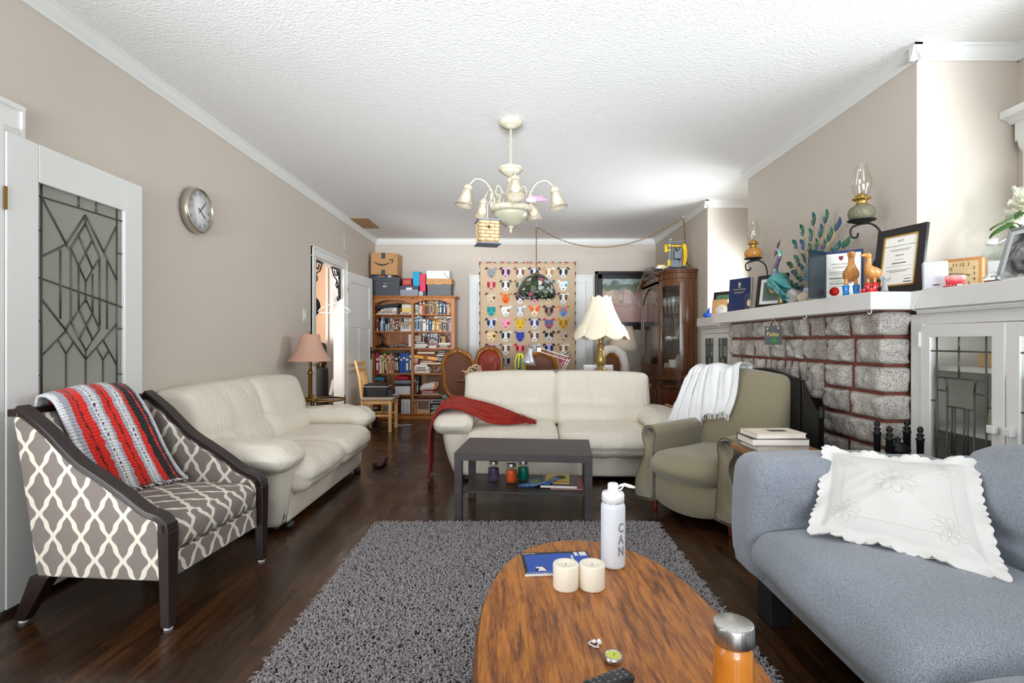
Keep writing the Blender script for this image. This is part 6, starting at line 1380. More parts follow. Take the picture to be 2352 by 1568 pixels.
for sh in sorted({m[2] for m in bookmeta}):
    up = sorted([m for m in bookmeta if m[2] == sh and not m[3]], key=lambda m: m[4])
    for i, m in enumerate(up):
        l = up[i-1][1] if i else None; r_ = up[i+1][1] if i < len(up)-1 else None
        s_ = '%s book between %s and %s ones, %s bookcase shelf' % (m[1], l, r_, sh) if l and r_ else '%s upright book at the %s end of the %s bookcase shelf' % (m[1], 'left' if not l else 'right', sh)
        if s_ in seen: s_ = '%s upright book, %s from the left on the %s bookcase shelf' % (m[1], ORD[i], sh)
        seen.add(s_); tag(m[0], s_, 'book', 'upright books on the %s shelf of the bookcase' % sh)
    fl = sorted([m for m in bookmeta if m[2] == sh and m[3]], key=lambda m: (m[4]//.12, m[5]))
    for i, m in enumerate(fl):
        below = [q for q in fl if q is not m and abs(q[4]-m[4]) < .12 and q[5] < m[5]]; above = [q for q in fl if q is not m and abs(q[4]-m[4]) < .12 and q[5] > m[5]]
        b_ = max(below, key=lambda q: q[5])[1] if below else None; a_ = min(above, key=lambda q: q[5])[1] if above else None
        if b_ and a_: s_ = '%s book lying between %s and %s ones, %s bookcase shelf' % (m[1], a_, b_, sh)
        elif b_: s_ = '%s book lying on top of a %s one, %s bookcase shelf' % (m[1], b_, sh)
        else: s_ = '%s book lying at the bottom of its pile, %s bookcase shelf' % (m[1], sh)
        if s_ in seen: s_ = '%s lying book, %s of those piled on the %s bookcase shelf' % (m[1], ORD[i], sh)
        seen.add(s_); tag(m[0], s_, 'book', 'lying books on the %s shelf of the bookcase' % sh)
def shelf_box(name, lab, cat, a, c, zb, zt, col, d0=.03, dep=.22, rz=0, ry=0, group=None, bev=.003, lid=None):
    T = thing(name, lab, cat, (BX+Xx((a+c)/2), BY+d0+dep/2, Z(zb)+.0006), rz, group); w_ = Xx(c)-Xx(a); h = Z(zt)-Z(zb)
    mb = MB(); mb.T = Ry(ry); hh = h if lid is None else h-.03
    mb.box(-w_/2, w_/2, -dep/2, dep/2, 0, hh); mb.build('box_body', col if not isinstance(col, tuple) else cm(*col, .6), T, bev=bev)
    if lid is not None: mb = MB(); mb.T = Ry(ry); mb.box(-w_/2-.003, w_/2+.003, -dep/2-.003, dep/2+.003, hh-.02, h); mb.build('lid', cm(*lid, .6) if isinstance(lid, tuple) else lid, T, bev=.002)
    return T
# loose things on the shelves
T = shelf_box('binder', 'black ring binder lying tilted on the pile at the top left shelf', 'binder', 62, 330, 236, 196, (26, 26, 30), ry=-7)
shelf_box('card_box', 'white and yellow card box on the top left shelf beside the divider', 'box', 366, 478, 286, 196, (238, 212, 130), lid=(226, 222, 214))
T = thing('joystick', 'black flight joystick on its base on the third left shelf', 'joystick', (BX+Xx(125), BY+.12, Z(703)+.0006))
MB().lathe([(.095, 0), (.10, .01), (.085, .03), (.04, .045), (.03, .06), (0, .06)], n=24).build('base', BLACK, T); MB().tube([(0, 0, .05), (-.01, 0, .10), (.0, 0, .14), (-.02, 0, .17), (-.04, -.01, .205)], [.018, .016, .019, .02, .016], 12).ball((-.035, -.01, .205), .02, 10).build('stick', BLACK, T)
mb = MB(); mb.grid(lambda u, v: (-.16+.32*u, -.08+.16*v, .018+.05*max(0, sin(pi*u))*(.5+nz((u*5, v*5, 0), 1, 4))+.02*nz((u*17, v*13, 0), 1, 2)), 36, 16, thick=.003)
tag(mb.build('crumpled_bag', pm('crumpled_plastic', sr(170, 160, 150), .3, var=.3, vs=30), loc=(BX+Xx(330), BY+.13, Z(703)+.002)), 'crumpled clear plastic and papers beside the joystick on the third left shelf', 'bag')
shelf_box('white_book_box', 'tall white case standing beside the divider on the third left shelf', 'case', 442, 474, 690, 542, (222, 222, 228), lid=None)
shelf_box('wood_stand', 'dark stand under the tall white case on the third left shelf', 'stand', 425, 476, 703, 691, (40, 34, 34))
T = thing('green_folder', 'dark green folder laid across the top of the binders on the fourth left shelf', 'folder', (BX+Xx(265), BY+.15, Z(758)+.001)); mb = MB(); mb.T = Ry(-3); mb.box(-.21, .20, -.11, .11, .0, .012); mb.build('folder', cm(16, 84, 46, .5), T)
for i, (x, c) in enumerate(((388, (220, 225, 235)), (425, (170, 180, 90)), (78, (190, 200, 120)))):
    pass
T = shelf_box('teal_case', 'teal blue case behind the printer on the fifth left shelf', 'case', 42, 142, 1080, 1042, (60, 140, 168)); T.location.z = Z(1245)+.0006
shelf_box('support_box', 'brown carton under the teal case on the fifth left shelf', 'box', 48, 140, 1245, 1084, (120, 92, 70), .08)
T.location.z = Z(1083)+.001
shelf_box('archive_box', 'white lidded box at the bottom of the pile on the fifth left shelf', 'box', 282, 462, 1245, 1150, (226, 226, 230))
shelf_box('archive_box', 'black box on top of the white lidded box, fifth left shelf', 'box', 276, 464, 1149, 1080, (40, 42, 46), lid=(120, 130, 145))
T = thing('red_bundle', 'rolled red fabric bundle on top of the black box, fifth left shelf', 'bundle', (BX+Xx(368), BY+.12, Z(1079)+.001)); MB().cush((0, 0, .028), (.24, .14, .054), .025, n=(12, 6, 6), wr=.02, ws=12).build('bundle', pm('red_bundle_fabric', sr(180, 34, 36), .6, var=.2, vs=20), T)
for i, (a, c) in enumerate(((1467, 1392), (1390, 1302))):
    T = shelf_box('paper_box', ('lower white printed carton on the bottom left shelf', 'upper white printed carton on the bottom left shelf')[i], 'box', 362, 466, a, c, (214, 216, 222), .0, group='stacked white printed cartons')
    mb = MB()
    for k in range(5):
        for q in (-.05, .01): mb.box(q, q+.035, -.1115, -.111, .012+.016*k, .018+.016*k)
    mb.build('printed_lines', cm(130, 134, 150, .7), T)
for i, (x, r_, h, c, lab) in enumerate(((78, .012, .05, (230, 230, 225), 'short white bottle at the left of the second left shelf'), (114, .014, .15, (150, 156, 162), 'silver spray bottle on the second left shelf'), (132, .013, .22, (222, 224, 228), 'tall white tube standing on the second left shelf'), (180, .016, .12, (120, 150, 60), 'clear jar with a green lid on the second left shelf'), (208, .014, .14, (205, 205, 200), 'white shaker bottle beside the green-lidded jar'))):
    T = thing('small_bottle', lab, 'bottle', (BX+Xx(x), BY+.045, Z(508)+.0006), group='bottles on the second left shelf'); MB().lathe([(0, 0), (r_, 0), (r_, h*.8), (r_*.6, h*.86)], n=14).build('bottle_body', cm(*(c if i != 3 else (196, 196, 186)), .3), T); MB().lathe([(r_*(1 if i == 3 else .65), h*.84), (r_*(1 if i == 3 else .6), h), (0, h)], n=14).build('cap', cm(*((60, 130, 50) if i == 3 else (205, 90, 70) if i == 4 else (190, 190, 195)), .4), T)
T = thing('red_ball', 'dark red woven ball on the third right shelf', 'ball', (BX+Xx(637), BY+.06, Z(629)+.031)); T.location.z = Z(630)+.034; MB().ball((0, 0, 0), .032, 14, wr=.12, ws=6).build('ball', cm(96, 30, 28, .8), T)
T = thing('small_photo_block', 'small framed photo propped on the third right shelf', 'photo', (BX+Xx(548), BY+.06, Z(629)+.001)); MB().box(-.045, .045, 0, .015, 0, .09).build('frame', cm(206, 190, 172, .6), T); MB().box(-.036, .036, -.001, .0, .01, .08).build('photo', pm('faded_photo', sr(170, 150, 130), .5, var=.4, vs=40), T)
T = thing('tan_figurine', 'tan carved figurine block between books on the third right shelf', 'figurine', (BX+Xx(850), BY+.05, Z(643)+.001)); MB().cush((0, .02, .05), (.06, .04, .10), .01, n=(6, 4, 8), wr=.012, ws=30).build('figurine', cm(190, 150, 100, .7), T)
# long puzzle box
T = thing('puzzle_box', 'long orange jigsaw puzzle box tilted across the fourth right shelf', 'box', (BX+Xx(668), BY+.02, Z(895)+.001)); T.location.z = Z(846)
mb = MB(); mb.T = Ry(6); mb.box(-.215, .15, 0, .20, .010, .062); mb.build('box_body', cm(232, 164, 44, .45), T, bev=.002)
mb = MB(); mb.T = Ry(6); mb.box(.15, .215, 0, .20, .010, .062); mb.build('photo_end', pm('puzzle_photo', sr(110, 140, 170), .45, var=.4, vs=40), T); text('PUZZLE', .030, cm(250, 240, 220, .5), T, Ry(6) @ Matrix.Translation((.055, -.001, .036)) @ Rx(90), sx=1.0)
mb = MB(); mb.T = Ry(6); mb.box(-.07, -.035, -.001, 0, .018, .056); mb.box(-.03, -.008, -.001, 0, .018, .056); mb.build('emblem', cm(120, 60, 30, .5), T)
mb = MB()
for i in range(22):
    a = Vector((R.uniform(-.09, .09), R.uniform(0, .1), .004+R.random()*.02)); c = a+Vector((R.uniform(-.05, .05), R.uniform(-.02, .04), R.uniform(0, .09))); mb.tube([a, c], R.uniform(.002, .006), 5, mi=i % 3)
tag(mb.build('paper_clutter', [cm(196, 186, 170, .8), cm(120, 110, 100, .6), cm(222, 218, 210, .7)], loc=(BX+Xx(775), BY+.05, Z(995)+.003)), 'jumble of papers and pens at the right of the fourth right shelf', 'clutter', kind='stuff')
T = thing('bubble_mailer', 'white and orange padded mailer slumped on the fifth right shelf', 'parcel', (BX+Xx(665), BY+.04, Z(1204)+.002))
MB().cush((0, .09, .06), (.26, .17, .11), .04, (.01, .01, .01), (10, 8, 6), wr=.02, ws=14, warp=lambda p: (p[0]+.5*(p[2]-.06), p[1], p[2]*(1-.8*max(0, -p[0])*2))).build('mailer', cm(228, 224, 220, .5), T); MB().cush((.115, .085, .07), (.05, .165, .10), .02, n=(6, 8, 6)).build('orange_end', cm(226, 130, 40, .5), T)
T = thing('wood_crate', 'brown wooden plank box at the back of the fifth right shelf', 'crate', (BX+Xx(745), BY+.22, Z(1245)+.001)); MB().box(-.16, .16, 0, .09, .0, .27).build('crate', wood('crate_wood', sr(104, 76, 56), sr(134, 100, 74), (8, 1, 1), 4, .6), T)
T = thing('photo_display', 'light wooden photo display box on the bottom right shelf', 'display', (BX+Xx(612), BY+.04, Z(1467)+.001)); mb = MB(); mb.box(-.10, .10, 0, .12, 0, .06); mb.box(-.10, -.085, 0, .12, .06, .20); mb.box(.085, .10, 0, .12, .06, .20); mb.box(-.10, .10, 0, .12, .19, .205); mb.build('box_body', cm(206, 170, 130, .6), T, bev=.003); MB().box(-.085, .085, .01, .014, .06, .19).build('photo', pm('group_photo', sr(120, 90, 80), .5, var=.7, vs=45), T)
flt = thing('picture_strip', 'thin framed strip laid on top of the photo display box', 'frame', (BX+Xx(612), BY+.05, Z(1467)+.207)); MB().box(-.11, .10, 0, .1, 0, .014).build('frame', cm(140, 90, 90, .5), flt)
# ---------------- boxes on top of the bookcase   (pixel scale there: 151.25 per metre)
TOPZ = Z(98)+.0006
def TX(x): return (x-1187)*8.15/F
def topbox(name, lab, cat, xa, xb, z0, h, col, yc=8.18, dep=.3, rz=0, ry=0, lid=None, bev=.004):
    T = thing(name, lab, cat, ((TX(xa)+TX(xb))/2, yc, z0), rz); w_ = TX(xb)-TX(xa); m = cm(*col, .6) if isinstance(col, tuple) else col
    mb = MB(); mb.T = Ry(ry); mb.box(-w_/2, w_/2, -dep/2, dep/2, 0, h-(.03 if lid else 0)); mb.build('box_body', m, T, bev=bev)
    if lid: mb = MB(); mb.T = Ry(ry); mb.box(-w_/2-.004, w_/2+.004, -dep/2-.004, dep/2+.004, h-.06, h); mb.build('lid', cm(*lid, .6) if isinstance(lid, tuple) else lid, T, bev=.003)
    return T
DG_ = pm('slate_fibreboard', sr(74, 78, 84), .6, var=.05, vs=12)
T = topbox('storage_box', 'large dark grey lidded storage box with a chrome handle on top of the bookcase', 'box', 856, 922, TOPZ, .285, DG_, dep=.34, lid=DG_)
mb = MB(); mb.tube([(-.05, -.175, .18), (-.05, -.19, .185), (.05, -.19, .185), (.05, -.175, .18)], .005, 6); mb.box(-.03, .03, -.176, -.171, .135, .155); mb.build('handle', CHROME, T); mb = MB()
for i in range(7):
    for x in (-.205, .205): mb.ball((x, -.174, .03+.035*i), .004, 6)
mb.build('rivets', CHROME, T)
KR = pm('brown_cardboard', sr(196, 148, 100), .8, var=.05, vs=10)
T = topbox('shipping_box', 'brown cardboard shipping box with a black smile arrow tilted on the grey box', 'box', 856, 916, TOPZ+.325, .33, KR, dep=.30, ry=1.5)
TP = cm(60, 70, 76, .4); w_ = .205
mb = MB(); mb.T = Ry(1.5); mb.box(-.10, .12, -.15, .02, .33, .335); mb.build('open_flap', KR, T)
mb = MB(); mb.T = Ry(1.5); mb.box(-.045, .015, -.152, -.15, .245, .332); mb.box(-.04, .02, -.152, -.15, -.0, .075); mb.build('packing_tape', TP, T)
mb = MB(); mb.T = Ry(1.5)
sm = [(-.165+.27*i/20, .205-.055*sin(pi*(.05+.9*i/20))**1.0) for i in range(21)]
for i in range(20):
    a, c = sm[i], sm[i+1]; t0 = .004+.011*sin(pi*i/20); t1 = .004+.011*sin(pi*(i+1)/20); mb.prism([(a[0], a[1]-t0), (c[0], c[1]-t1), (c[0], c[1]+t1*.6), (a[0], a[1]+t0*.6)], -.1515, -.1505, 'y')
mb.prism([(.075, .235), (.145, .240), (.122, .170), (.112, .175), (.125, .225), (.078, .223)], -.1515, -.1505, 'y'); mb.build('smile_arrow', cm(28, 26, 26, .5), T)
mb = MB(); mb.T = Ry(1.5); mb.box(.145, .15, -.1515, -.1505, .27, .305); mb.box(.165, .17, -.1515, -.1505, .27, .305); mb.box(.14, .175, -.1515, -.1505, .262, .266); mb.build('handling_marks', cm(120, 70, 40, .6), T)
T = thing('game_packets', 'row of colourful small packets squeezed under the brown shipping box', 'packets', ((TX(868)+TX(902))/2, 8.06, TOPZ+.2855)); mb = MB()
for i, c in enumerate(((60, 60, 160), (60, 150, 80), (200, 60, 50), (60, 60, 120), (210, 210, 220))): MB().box(-.13+.05*i, -.085+.05*i, -.03, .20, 0, .030).build('packet', cm(*c, .5), T, bev=.002)
CKM = pm('gingham_check', (.8, .8, .8), .7); N, L, b = nodes(CKM); tc = N.new('ShaderNodeTexCoord'); sp = N.new('ShaderNodeSeparateXYZ'); L.new(tc.outputs['Object'], sp.inputs[0]); cx = M_('LESS_THAN', M_('FRACT', M_('MULTIPLY', M_('ADD', sp.outputs[0], sp.outputs[1]), 62)), .5); cz = M_('LESS_THAN', M_('FRACT', M_('MULTIPLY', sp.outputs[2], 62)), .5); rp = ramp(N, [(0, sr(236, 236, 238)), (.5, sr(130, 132, 150)), (1, sr(60, 62, 84))]); L.new(M_('MULTIPLY', M_('ADD', cx, cz), .5), rp.inputs[0]); L.new(rp.outputs[0], b.inputs['Base Color'])
T = topbox('gingham_box', 'navy and white gingham storage box between the grey boxes on the bookcase', 'box', 923, 964, TOPZ, .155, CKM, dep=.26, yc=8.15, lid=cm(70, 72, 100, .6)); MB().box(-.045, .045, -.136, -.13, .095, .128).build('label_holder', STEEL, T)
T = topbox('red_box', 'small dark red box on top of the gingham box', 'box', 928, 949, TOPZ+.156, .112, (176, 42, 44), dep=.18, yc=8.12); MB().box(-.055, .055, -.0915, -.09, .03, .085).build('box_label', cm(196, 96, 84, .5), T)
topbox('cyan_box', 'tall bright cyan box standing behind the small red box', 'box', 951, 966, TOPZ+.156, .22, (24, 168, 206), dep=.16, yc=8.13)
topbox('blue_pouch', 'small blue packet peeping out behind the small red box', 'packet', 942, 950, TOPZ+.156, .135, (40, 110, 180), dep=.06, yc=8.26)
T = topbox('pink_box', 'hot pink box standing upright between the cyan box and the carton', 'box', 967, 980, TOPZ+.075, .265, (230, 60, 100), dep=.18, yc=8.14, ry=-1)
topbox('small_carton', 'small white and grey carton under the pink box on the bookcase', 'box', 965, 974, TOPZ, .073, (190, 196, 205), dep=.1, yc=8.10, bev=.001)
topbox('small_carton', 'small dark carton beside the little white one under the pink box', 'box', 975, 981, TOPZ, .073, (60, 64, 74), dep=.1, yc=8.10, bev=.001)
T = topbox('storage_box', 'grey lidded box at the right end of the bookcase top', 'box', 985, 1038, TOPZ, .175, pm('mid_grey_box', sr(104, 108, 112), .6), dep=.3, lid=pm('mid_grey_box', sr(104, 108, 112), .6))
T = topbox('wooden_case', 'tan case with a cream rope handle lying on the grey lidded box', 'case', 982, 1040, TOPZ+.176, .088, (196, 142, 88), dep=.31); mb = MB(); mb.tube([(-.06, -.157, .05)]+[(-.06+.12*i/10, -.165, .05-.05*sin(pi*i/10)) for i in range(11)]+[(.06, -.157, .05)], .005, 6); mb.build('rope_handle', cm(222, 212, 190, .8), T)
T = topbox('white_carton', 'white carton on top of the tan case with the rope handle', 'box', 982, 1034, TOPZ+.265, .125, (232, 232, 232), dep=.26); MB().tube([(.10, -.132, .10), (.115, -.136, .05), (.15, -.134, .02), (.17, -.13, .0)], .003, 6).build('black_strap', BLACK, T)
# ================================================================ FIREPLACE AND BUILT-IN CABINETS
STN = pm('rough_granite', sr(150, 143, 136), .9); N, L, b = nodes(STN)
tc = N.new('ShaderNodeTexCoord'); n1 = N.new('ShaderNodeTexNoise'); n1.inputs['Scale'].default_value = 220; n1.inputs['Detail'].default_value = 2; n2 = N.new('ShaderNodeTexNoise'); n2.inputs['Scale'].default_value = 4; n2.inputs['Detail'].default_value = 5
L.new(tc.outputs['Object'], n1.inputs[0]); L.new(tc.outputs['Object'], n2.inputs[0])
r1 = ramp(N, [(.36, sr(98, 95, 93)), (.48, sr(184, 180, 174)), (.62, sr(216, 212, 206))]); L.new(n1.outputs[0], r1.inputs[0]); r2 = ramp(N, [(.3, (.66, .61, .59)), (.5, (.97, .95, .93)), (.7, (1.08, 1.06, 1.02))]); L.new(n2.outputs[0], r2.inputs[0])
mx = N.new('ShaderNodeMix'); mx.data_type = 'RGBA'; mx.blend_type = 'MULTIPLY'; mx.inputs[0].default_value = 1; L.new(r1.outputs[0], mx.inputs[6]); L.new(r2.outputs[0], mx.inputs[7]); L.new(mx.outputs[2], b.inputs['Base Color'])
n3 = N.new('ShaderNodeTexNoise'); n3.inputs['Scale'].default_value = 38; n3.inputs['Detail'].default_value = 6; L.new(tc.outputs['Object'], n3.inputs[0]); bp = N.new('ShaderNodeBump'); bp.inputs['Strength'].default_value = .8; bp.inputs['Distance'].default_value = .012; L.new(n3.outputs[0], bp.inputs['Height']); L.new(bp.outputs[0], b.inputs['Normal'])
MORT = pm('red_mortar', sr(120, 66, 54), .85, bump=.3, bs=60, var=.2, vs=20)
FX, FY0, FY1 = 2.02, 2.87, 4.96
T = thing('fireplace', 'rough grey granite fireplace with red mortar and a white mantel shelf', 'fireplace', (2.2, 3.9, 0)); FP = T
ox, oy = 2.2, 3.9
OY0, OY1, OZ = 3.475, 4.42, .79
mb = MB(); mb.T = Tr(-ox, -oy, 0)
mb.box(FX+.004, XR, FY0+.034, OY0, 0, 1.352); mb.box(FX+.004, XR, OY1, FY1, 0, 1.352); mb.box(FX+.004, XR, OY0, OY1, OZ+.01, 1.352); mb.box(XR, XR+.1, FY0+.06, FY0+.0601, 0, 1.35)
mb.build('mortar_bed', MORT, T)
mb = MB(); mb.T = Tr(-ox, -oy, 0)
zc = [0, .14, .29, .44, .594, .741, .893, 1.047, 1.205, 1.352]
J = {8: [2.87, 3.18, 3.44, 3.63, 3.83, 4.03, 4.18, 4.35, 4.51, 4.74, 4.96], 7: [2.87, 3.14, 3.42, 3.70, 3.95, 4.19, 4.47, 4.74, 4.96], 6: [2.87, 3.16, 3.45, 3.65, 3.76, 3.86, 3.96, 4.07, 4.17, 4.27, 4.38, 4.49, 4.72, 4.96],
     5: [2.87, 3.186, 3.475], 4: [2.87, 3.475], 3: [2.87, 3.2, 3.475], 2: [2.87, 3.3, 3.475], 1: [2.87, 3.15, 3.475], 0: [2.87, 3.28, 3.475]}
sd = 0
for k in range(9):
    ys = J[k]+([] if k >= 6 else [None, 4.42, 4.72, 4.96] if k % 2 else [None, 4.42, 4.60, 4.96])
    for a, c in zip(ys[:-1], ys[1:]):
        if a is None or c is None: continue
        sd += 1; z0, z1 = zc[k], zc[k+1]
        if k == 6 and OY0-.03 < a and c < OY1+.1: z0 = OZ
        corner = a == 2.87; far = c == 4.96
        g = .009; cx = (FX-.03+2.14)/2
        ny = max(8, int((c-a)/.016)); nz_ = max(8, int((z1-z0)/.014)); s0 = sd*3.7
        amp = R.uniform(.030, .046)
        def rock(p, s0=s0, amp=amp, a=a, c=c, z0=z0, z1=z1, corner=corner, far=far):
            p = Vector(p); q = p+Vector((s0, 0, s0*.3))
            ey = min(1, max(0, (p.y-a)/.055)) if not corner else 1
            ey = min(ey, max(0, (c-p.y)/.055)) if not far else ey
            e = min(1, ey, max(0, (p.z-z0)/.022), max(0, (z1-p.z)/.022))
            vd = noise.voronoi(q*9)[0]; h = .9*(vd[1]-vd[0])+.7*abs(noise.noise(q*6))-.15+.5*abs(noise.noise(q*14))+.25*noise.noise(q*30)+.05
            if p.x < FX+.04: p.x += .010-amp*(e**.9)*(.35+1.1*h)-.015*e
            if corner and p.y < a+.04: 
                e2 = min(1, max(0, (p.z-z0)/.02), max(0, (z1-p.z)/.02)); p.y += .012-.03*(e2**.6)*(.4+1.0*h)
            if far and p.y > c-.03: p.y += .02*h
            return p
        mb.cush(((FX+2.15)/2, (a+c)/2, (z0+z1)/2), (2.15-FX, c-a-3.4*g, z1-z0-2*g), .012, n=(6, ny, nz_), warp=rock)
mb.build('stone_facing', STN, T)
mb = MB(); mb.T = Tr(-ox, -oy, 0); mb.box(XR+.02, XR+.35, OY0-.02, OY1+.02, .0, OZ+.04)
mb.build('firebox', pm('near_black_firebox', (.012, .011, .010), .9), T)  # firebox drawn in one even near-black
mb = MB(); mb.T = Tr(-ox, -oy, 0); mb.box(1.75, FX, 2.95, 4.9, 0.001, .008); mb.build('hearth', pm('hearth_tile', sr(90, 52, 44), .5, var=.2, vs=12), T)
# mantel and continuous alcove shelves
MZ = 1.445
SHW = pm('white_shelf_paint', (.74, .73, .71), .35, bump=.03, bs=20)
mb = MB(); mb.T = Tr(-ox, -oy, 0)
mb.box(1.875, XR, 2.79, 5.04, 1.35, MZ); mb.build('mantel_shelf', SHW, T, bev=.004)
mb = MB(); mb.T = Tr(-ox, -oy, 0)
for y in (2.80, 3.43, 4.9): mb.tube([(1.885, y, 1.352), (1.885, y, 1.335), (1.875, y+.004, 1.325), (1.865, y, 1.333)], .0025, 6)
mb.build('cup_hook', WHITE, T)
def alcove_cab(name, lab, y0, y1, xs, doors, yc=None):
    T = thing(name, lab, 'cabinet', (2.14, y0, 0)); mb = MB(); mb.T = Tr(-2.14, -y0, 0)
    # shelf top with stepped front
    for (a, c) in ((y0, y1),): mb.box(2.09, XA-.002, a, c, 1.35, MZ); mb.box(2.115, XA-.002, a+.0, c, 1.325, 1.35)
    mb.build('shelf_top', SHW, T, bev=.004); y1 = yc or y1
    mb = MB(); mb.T = Tr(-2.14, -y0, 0); ys = sorted([y0]+[q for d in doors for q in d]+[y1])
    mb.box(2.14, 2.16, y0, ys[1], 0, 1.325); mb.box(2.14, 2.16, ys[-2], y1, 0, 1.325); mb.box(2.14, 2.16, ys[1], ys[-2], 1.27, 1.325); mb.box(2.14, 2.16, ys[1], ys[-2], 0, .12)
    mb.box(2.16, XA-.002, y0, y0+.02, 0, 1.325); mb.box(2.16, XA-.002, y1-.02, y1, 0, 1.325); mb.box(XA-.03, XA-.002, y0+.02, y1-.02, 0, 1.325); mb.box(2.16, XA-.03, y0+.02, y1-.02, .08, .10)
    mb.build('case', SHW, T, bev=.002)
    for z in (.42, .74, 1.05):
        mb = MB(); mb.T = Tr(-2.14, -y0, 0); mb.box(2.20, XA-.03, y0+.02, y1-.02, z-.02, z); mb.build('inner_shelf', SHW, T)
    return T
def cab_door(T, y0, ya, yb, knob_y, zb=.13, zt=1.265, st=.062, fancy=True):
    """leaded door in the YZ plane at X=2.14, spanning ya..yb"""
    D = MB(); D.T = Tr(-.0, -y0, 0); x0, x1 = -.014, .008
    D.box(x0, x1, ya, ya+st, zb, zt); D.box(x0, x1, yb-st, yb, zb, zt); D.box(x0, x1, ya+st, yb-st, zb, zb+st); D.box(x0, x1, ya+st, yb-st, zt-st, zt)
    d = D.build('door', SHW, T, bev=.002)
    g = MB(); g.T = Tr(0, -y0, 0); g.box(-.004, -.002, ya+st, yb-st, zb+st, zt-st); g.build('glass_panel', GLASS, d)
    w_ = yb-ya-2*st; h = zt-zb-2*st; gz = zb+st
    def q(u, v): return (-.005, yb-st-u*w_-y0, gz+v*h)
    m = MB(); SG_ = [((.1, 0), (.1, 1)), ((.9, 0), (.9, 1)), ((0, .93), (1, .93)), ((.48, .93), (.48, 1)), ((.48, .80), (.48, .93)), ((.1, .80), (.9, .80)), ((.28, .74), (.28, 0)), ((.72, .74), (.72, 0)), ((.3, .66), (.7, .66)), ((.28, .47), (.48, .37)), ((.72, .47), (.48, .37)), ((.48, .37), (.48, 0)), ((.36, .66), (.36, .43)), ((.41, .66), (.41, .41)), ((.56, .66), (.56, .41)), ((.62, .66), (.62, .43)), ((.1, .50), (.28, .50)), ((.72, .47), (.9, .47)), ((.1, .16), (.9, .16)), ((0, .68), (.1, .68)), ((0, .35), (.1, .35)), ((.9, .68), (1, .68)), ((.9, .3), (1, .3)), ((.1, .735), (.28, .735)), ((.72, .735), (.9, .735))]
    for s_ in SG_: m.tube([q(*s_[0]), q(*s_[1])], .0042, 6)
    m.tube([q(.22, .80), q(.265, .785), q(.28, .74)], .0042, 6); m.tube([q(.78, .80), q(.735, .785), q(.72, .74)], .0042, 6)
    m.build('lead_came', LEAD, d)
    k = MB(); k.T = Tr(0, -y0, 0); kz = .79
    k.box(-.022, -.014, knob_y-.012, knob_y+.012, kz-.012, kz+.012); k.prism([(knob_y-.02-0, kz-.018), (knob_y+.02, kz-.018), (knob_y+.02, kz+.018), (knob_y-.02, kz+.018)], -.045, -.022, 'x'); k.build('knob', SHW, d, bev=.006)
    return d
T = alcove_cab('built_in_cabinet', 'white built-in cabinet with leaded glass doors right of the stone fireplace', 1.0, 2.79, None, [(2.296, 2.775), (1.812, 2.290)], 2.862)
cab_door(T, 1.0, 2.298, 2.775, 2.335); cab_door(T, 1.0, 1.812, 2.290, 2.255)
mb = MB(); mb.T = Tr(-2.14, -1.0, 0); mb.box(2.225, XA-.002, 2.79, YC0-.002, 1.35, MZ); mb.build('shelf_top', SHW, T)
mb = MB(); mb.box(-.024, -.012, 1.772, 1.784, 1.15, 1.23); mb.build('hinge', WHITE, T, bev=.002)
T = alcove_cab('built_in_cabinet', 'white built-in cabinet with leaded glass doors between the fireplace and the china cabinet', 5.04, 6.12, None, [(5.27, 5.63), (5.65, 6.02)])
cab_door(T, 5.04, 5.65, 6.02, 5.68, st=.05); cab_door(T, 5.04, 5.27, 5.63, 5.60, st=.05)
# books inside the near cabinet
for i, (y, w_, h, lean, c, lab) in enumerate(((2.70, .03, .26, 12, (206, 206, 170), 'pale yellow book leaning at the left'), (2.665, .028, .25, 12, (196, 206, 150), 'pale green book leaning second'), (2.63, .02, .24, 12, (100, 110, 125), 'slate book leaning third'), (2.60, .022, .22, 10, (130, 150, 170), 'light blue book leaning fourth'), (2.555, .03, .26, 10, (180, 176, 160), 'beige book leaning in the middle'), (2.51, .04, .27, 9, (84, 84, 84), 'charcoal book with white spine lettering'), (2.465, .02, .22, 6, (200, 120, 60), 'orange-brown thin book'), (2.43, .035, .28, 4, (60, 130, 175), 'bright blue book at the right'))):
    mb = MB(); mb.T = Rx(lean); mb.box(-.0, .17, -w_/2, w_/2, 0, h); mb.box(.001, .168, -w_/2+.003, w_/2-.003, h, h+.0005, 1); mb.box(-.001, 0, -w_/2+.006, w_/2-.006, h*.3, h*.85, 2)
    tag(mb.build('book', [cm(*c, .5), PAPER, cm(214, 210, 200, .5)], loc=(2.42, y, .741+.5*w_*sin(radians(lean)))), lab+' behind the leaded cabinet door', 'book', 'books behind the leaded cabinet door')
T = thing('wooden_tray', 'pale wooden tray on the upper shelf behind the leaded cabinet door', 'tray', (2.5, 2.5, 1.0505)); MB().box(-.14, .14, -.2, .2, 0, .07).build('tray_body', wood('tray_wood', sr(186, 150, 112), sr(206, 172, 134), (1, 8, 1), 4, .6), T, bev=.004)
